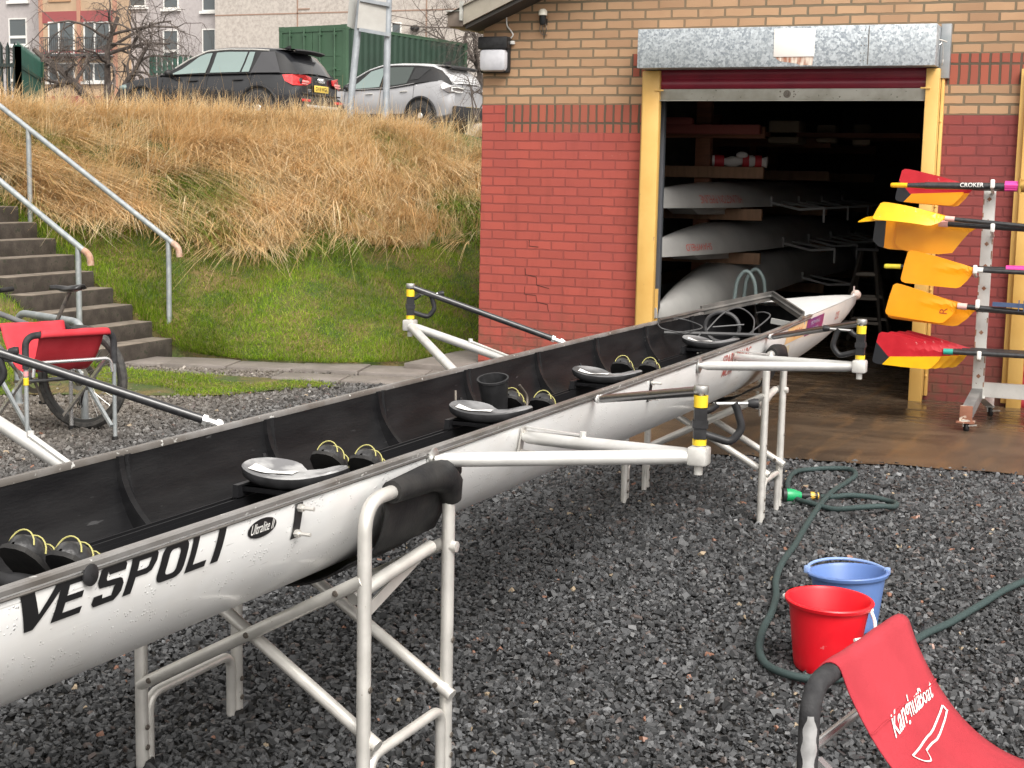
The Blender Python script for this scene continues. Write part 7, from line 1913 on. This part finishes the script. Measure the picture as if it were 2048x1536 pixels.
tb2 = DP(985, 200, 48)
tree('bare_tree', 'fine leafless tree showing behind the boathouse roof corner', (tb2[0], tb2[1], tb2[2] - 1), 4, 1.2, 9, [(-.25, 0, 1, 3.9, .11), (.1, 0, 1, 3.2, .10)], [9, 6, 5, 4], 4, .1)
# straggly shrub at the container's foot
tb3 = DP(955, 190, 30); tree('leafless_shrub', 'thin leafless shrub beside the silver car and the brick corner', (tb3[0], tb3[1], tb3[2] - .5), 1, 1.2, 14, [(-.3, 0, 1, .9, .02), (.2, .1, 1, .8, .018), (0, .2, 1, 1.0, .018)], [7, 5, 4], 3, .2)
# ---------------------------------------------------------------- apartment block far behind
AB = thing('apartment_block', 'pale pebble dashed apartment block with orange and red balcony bay', 'apartment block', (-44, 66, 2.8))
def pebble(name, a, b_):
    m, nt, b, out = newmat(name); vec = coords(nt); n1 = noise(nt, vec, 5.5, 5, .75); n2 = noise(nt, vec, .35, 4)
    col = mixc(nt, ramp(nt, n1, .40, .66), a, b_); col = mixc(nt, ramp(nt, n2, .4, .7, 0, .35), col, tuple(q * .8 for q in a)); nt.links.new(col, b.inputs['Base Color']); b.inputs['Roughness'].default_value = .95
    bump(nt, b, n1, .4, .02); return m
M['pebble'] = pebble('pinkish pebble dash', (.50, .455, .41), (.34, .30, .27)); M['render_grey'] = pebble('grey rendered wall', (.43, .395, .39), (.37, .34, .335))
M['orange_panel'] = mat('faded orange panel', (.46, .33, .22), .8, col2=(.41, .29, .19), vscale=1); M['red_panel'] = mat('brick red panel', (.29, .075, .075), .8)
M['win_white'] = mat('white window frame', (.72, .71, .68), .5)
YW = 61.7; YL = 62.6
xc_ = W(430, 30, YW)[0]; zlo = 2.0
m = MB(); m.box((xc_ + 30, YW + 5, 9), (60, 10, 22)); wl_ = build('wall', m, M['pebble'], AB, False)
m = MB(); xl_ = W(-300, 30, YL)[0]; m.box(((xl_ + xc_) / 2 , YL + 5, 9), (xc_ - xl_, 10, 22)); wl2 = build('wall', m, M['render_grey'], AB, False)
m = MB()
z1, z2 = W(430, 33, YW)[2], W(770, 20, YW)[2]; zj = (z1 + z2) / 2
m.box((xc_ + 30, YW - .005, zj), (60, .02, .07)); 
for u in (595, 853): m.box((W(u, 30, YW)[0], YW - .005, 9), (.09, .02, 22))
m.box((W(608, 18, YW)[0], YW - .01, W(608, 18, YW)[2]), (.75, .04, .07))
build('panel_joint', m, mat('brown joint', (.30, .20, .15), .9), wl_, False)
def window(u0, v0, u1, v1, y, par=AB, mull=None, cross=None, sill=True):
    a, b = W(u0, v0, y), W(u1, v1, y); w = b[0] - a[0]; h = a[2] - b[2]; cx, cz = (a[0] + b[0]) / 2, (a[2] + b[2]) / 2
    fr = MB(); t = .07
    for dx, dz, sx, sz in ((-w / 2 + t / 2, 0, t, h), (w / 2 - t / 2, 0, t, h), (0, h / 2 - t / 2, w - 2 * t, t), (0, -h / 2 + t / 2, w - 2 * t, t)): fr.box((cx + dx, y - .03, cz + dz), (sx, .08, sz))
    if cross is not None: fr.box((cx, y - .03, cz - h / 2 + h * cross), (w - 2 * t, .08, .16))
    if mull is not None: fr.box((cx - w / 2 + w * mull, y - .031, cz), (.12, .08, h - 2 * t))
    wn_ = build('window', fr, M['win_white'], par, False)
    m = MB(); m.box((cx, y - .012, cz), (w - .02, .03, h - .02)); build('pane', m, M['pane'], wn_, False)
    if sill: m = MB(); m.box((cx, y - .06, cz - h / 2 - .07), (w + .3, .2, .16)); build('sill', m, M['win_white'], wn_, False)
    return wn_
for (u0, u1) in ((405, 433),):
    window(u0, -45, u1, 22, YL - .0, cross=.42); window(u0, 58, u1, 128, YL, cross=.32)
window(327, -45, 358, 17, YL, cross=.36); window(258, -45, 292, 13, YL, cross=.36); window(18, -60, 55, 2, YL, cross=.3); window(18, 37, 55, 90, YL, cross=.3); window(20, 124, 55, 176, YL, cross=.3); window(327, 60, 358, 126, YL, cross=.36)
window(783, 45, 803, 85, YW - .0)
# projecting bay with coloured balcony panels
yb = YL - 1.4; a, b = W(82, 30, yb)[0], W(232, 30, yb)[0]
m = MB(); m.box(((a + b) / 2, yb + .75, 9), (b - a, 1.5, 22)); bay = build('bay', m, M['orange_panel'], AB, False)
for v0, v1 in ((22, 45), (100, 116), (192, 212)):
    m = MB(); z0_, z1_ = W(150, v1, yb)[2], W(150, v0, yb)[2]; m.box(((a + b) / 2, yb - .01, (z0_ + z1_) / 2), (b - a - .1, .06, z1_ - z0_)); build('red_band', m, M['red_panel'], bay, False)
m = MB()
for u in (82, 158, 230): m.box((W(u, 30, yb)[0], yb - .02, 9), (.25, .10, 22))
build('bay_pier', m, mat('pinkish pier', (.42, .22, .15), .8), bay, False)
for u0, u1 in ((97, 150), (168, 222)):
    window(u0, 126, u1, 163, yb, mull=.38); window(u0, 44, u1, 108, yb, mull=.42, sill=True)
    m = MB(); x0_, x1_ = W(u0, 80, yb)[0], W(u1, 80, yb)[0]; zb_ = W(u0, 112, yb)[2]
    m.box(((x0_ + x1_) / 2, yb - .35, zb_), (x1_ - x0_ + .2, .7, .12))
    for i in range(14): m.box((x0_ + (x1_ - x0_) * i / 13, yb - .66, zb_ + .5), (.03, .03, 1.0))
    m.box(((x0_ + x1_) / 2, yb - .66, zb_ + 1.0), (x1_ - x0_, .05, .05)); build('balcony', m, mat('dark balcony iron', (.05, .055, .06), .5) if u0 == 97 else bpy.data.materials['dark balcony iron'], bay, False)
m = MB(); m.box((W(120, 30, yb)[0], yb - .03, W(120, -5, yb)[2]), (1.6, .08, .5)); build('bay_panel', m, mat('bay inset', (.42, .25, .14), .8), bay, False)
# wall lamp seen above the container
lm_ = W(832, 57, YW); m = MB(); m.sphere((lm_[0], YW - .15, lm_[2]), .22, 8, (1.2, 1, .8)); m.box((lm_[0] - .1, YW - .05, lm_[2] + .05), (.3, .2, .2)); build('wall_lamp', m, M['arch_black'], AB)
print('objects', len(bpy.data.objects))
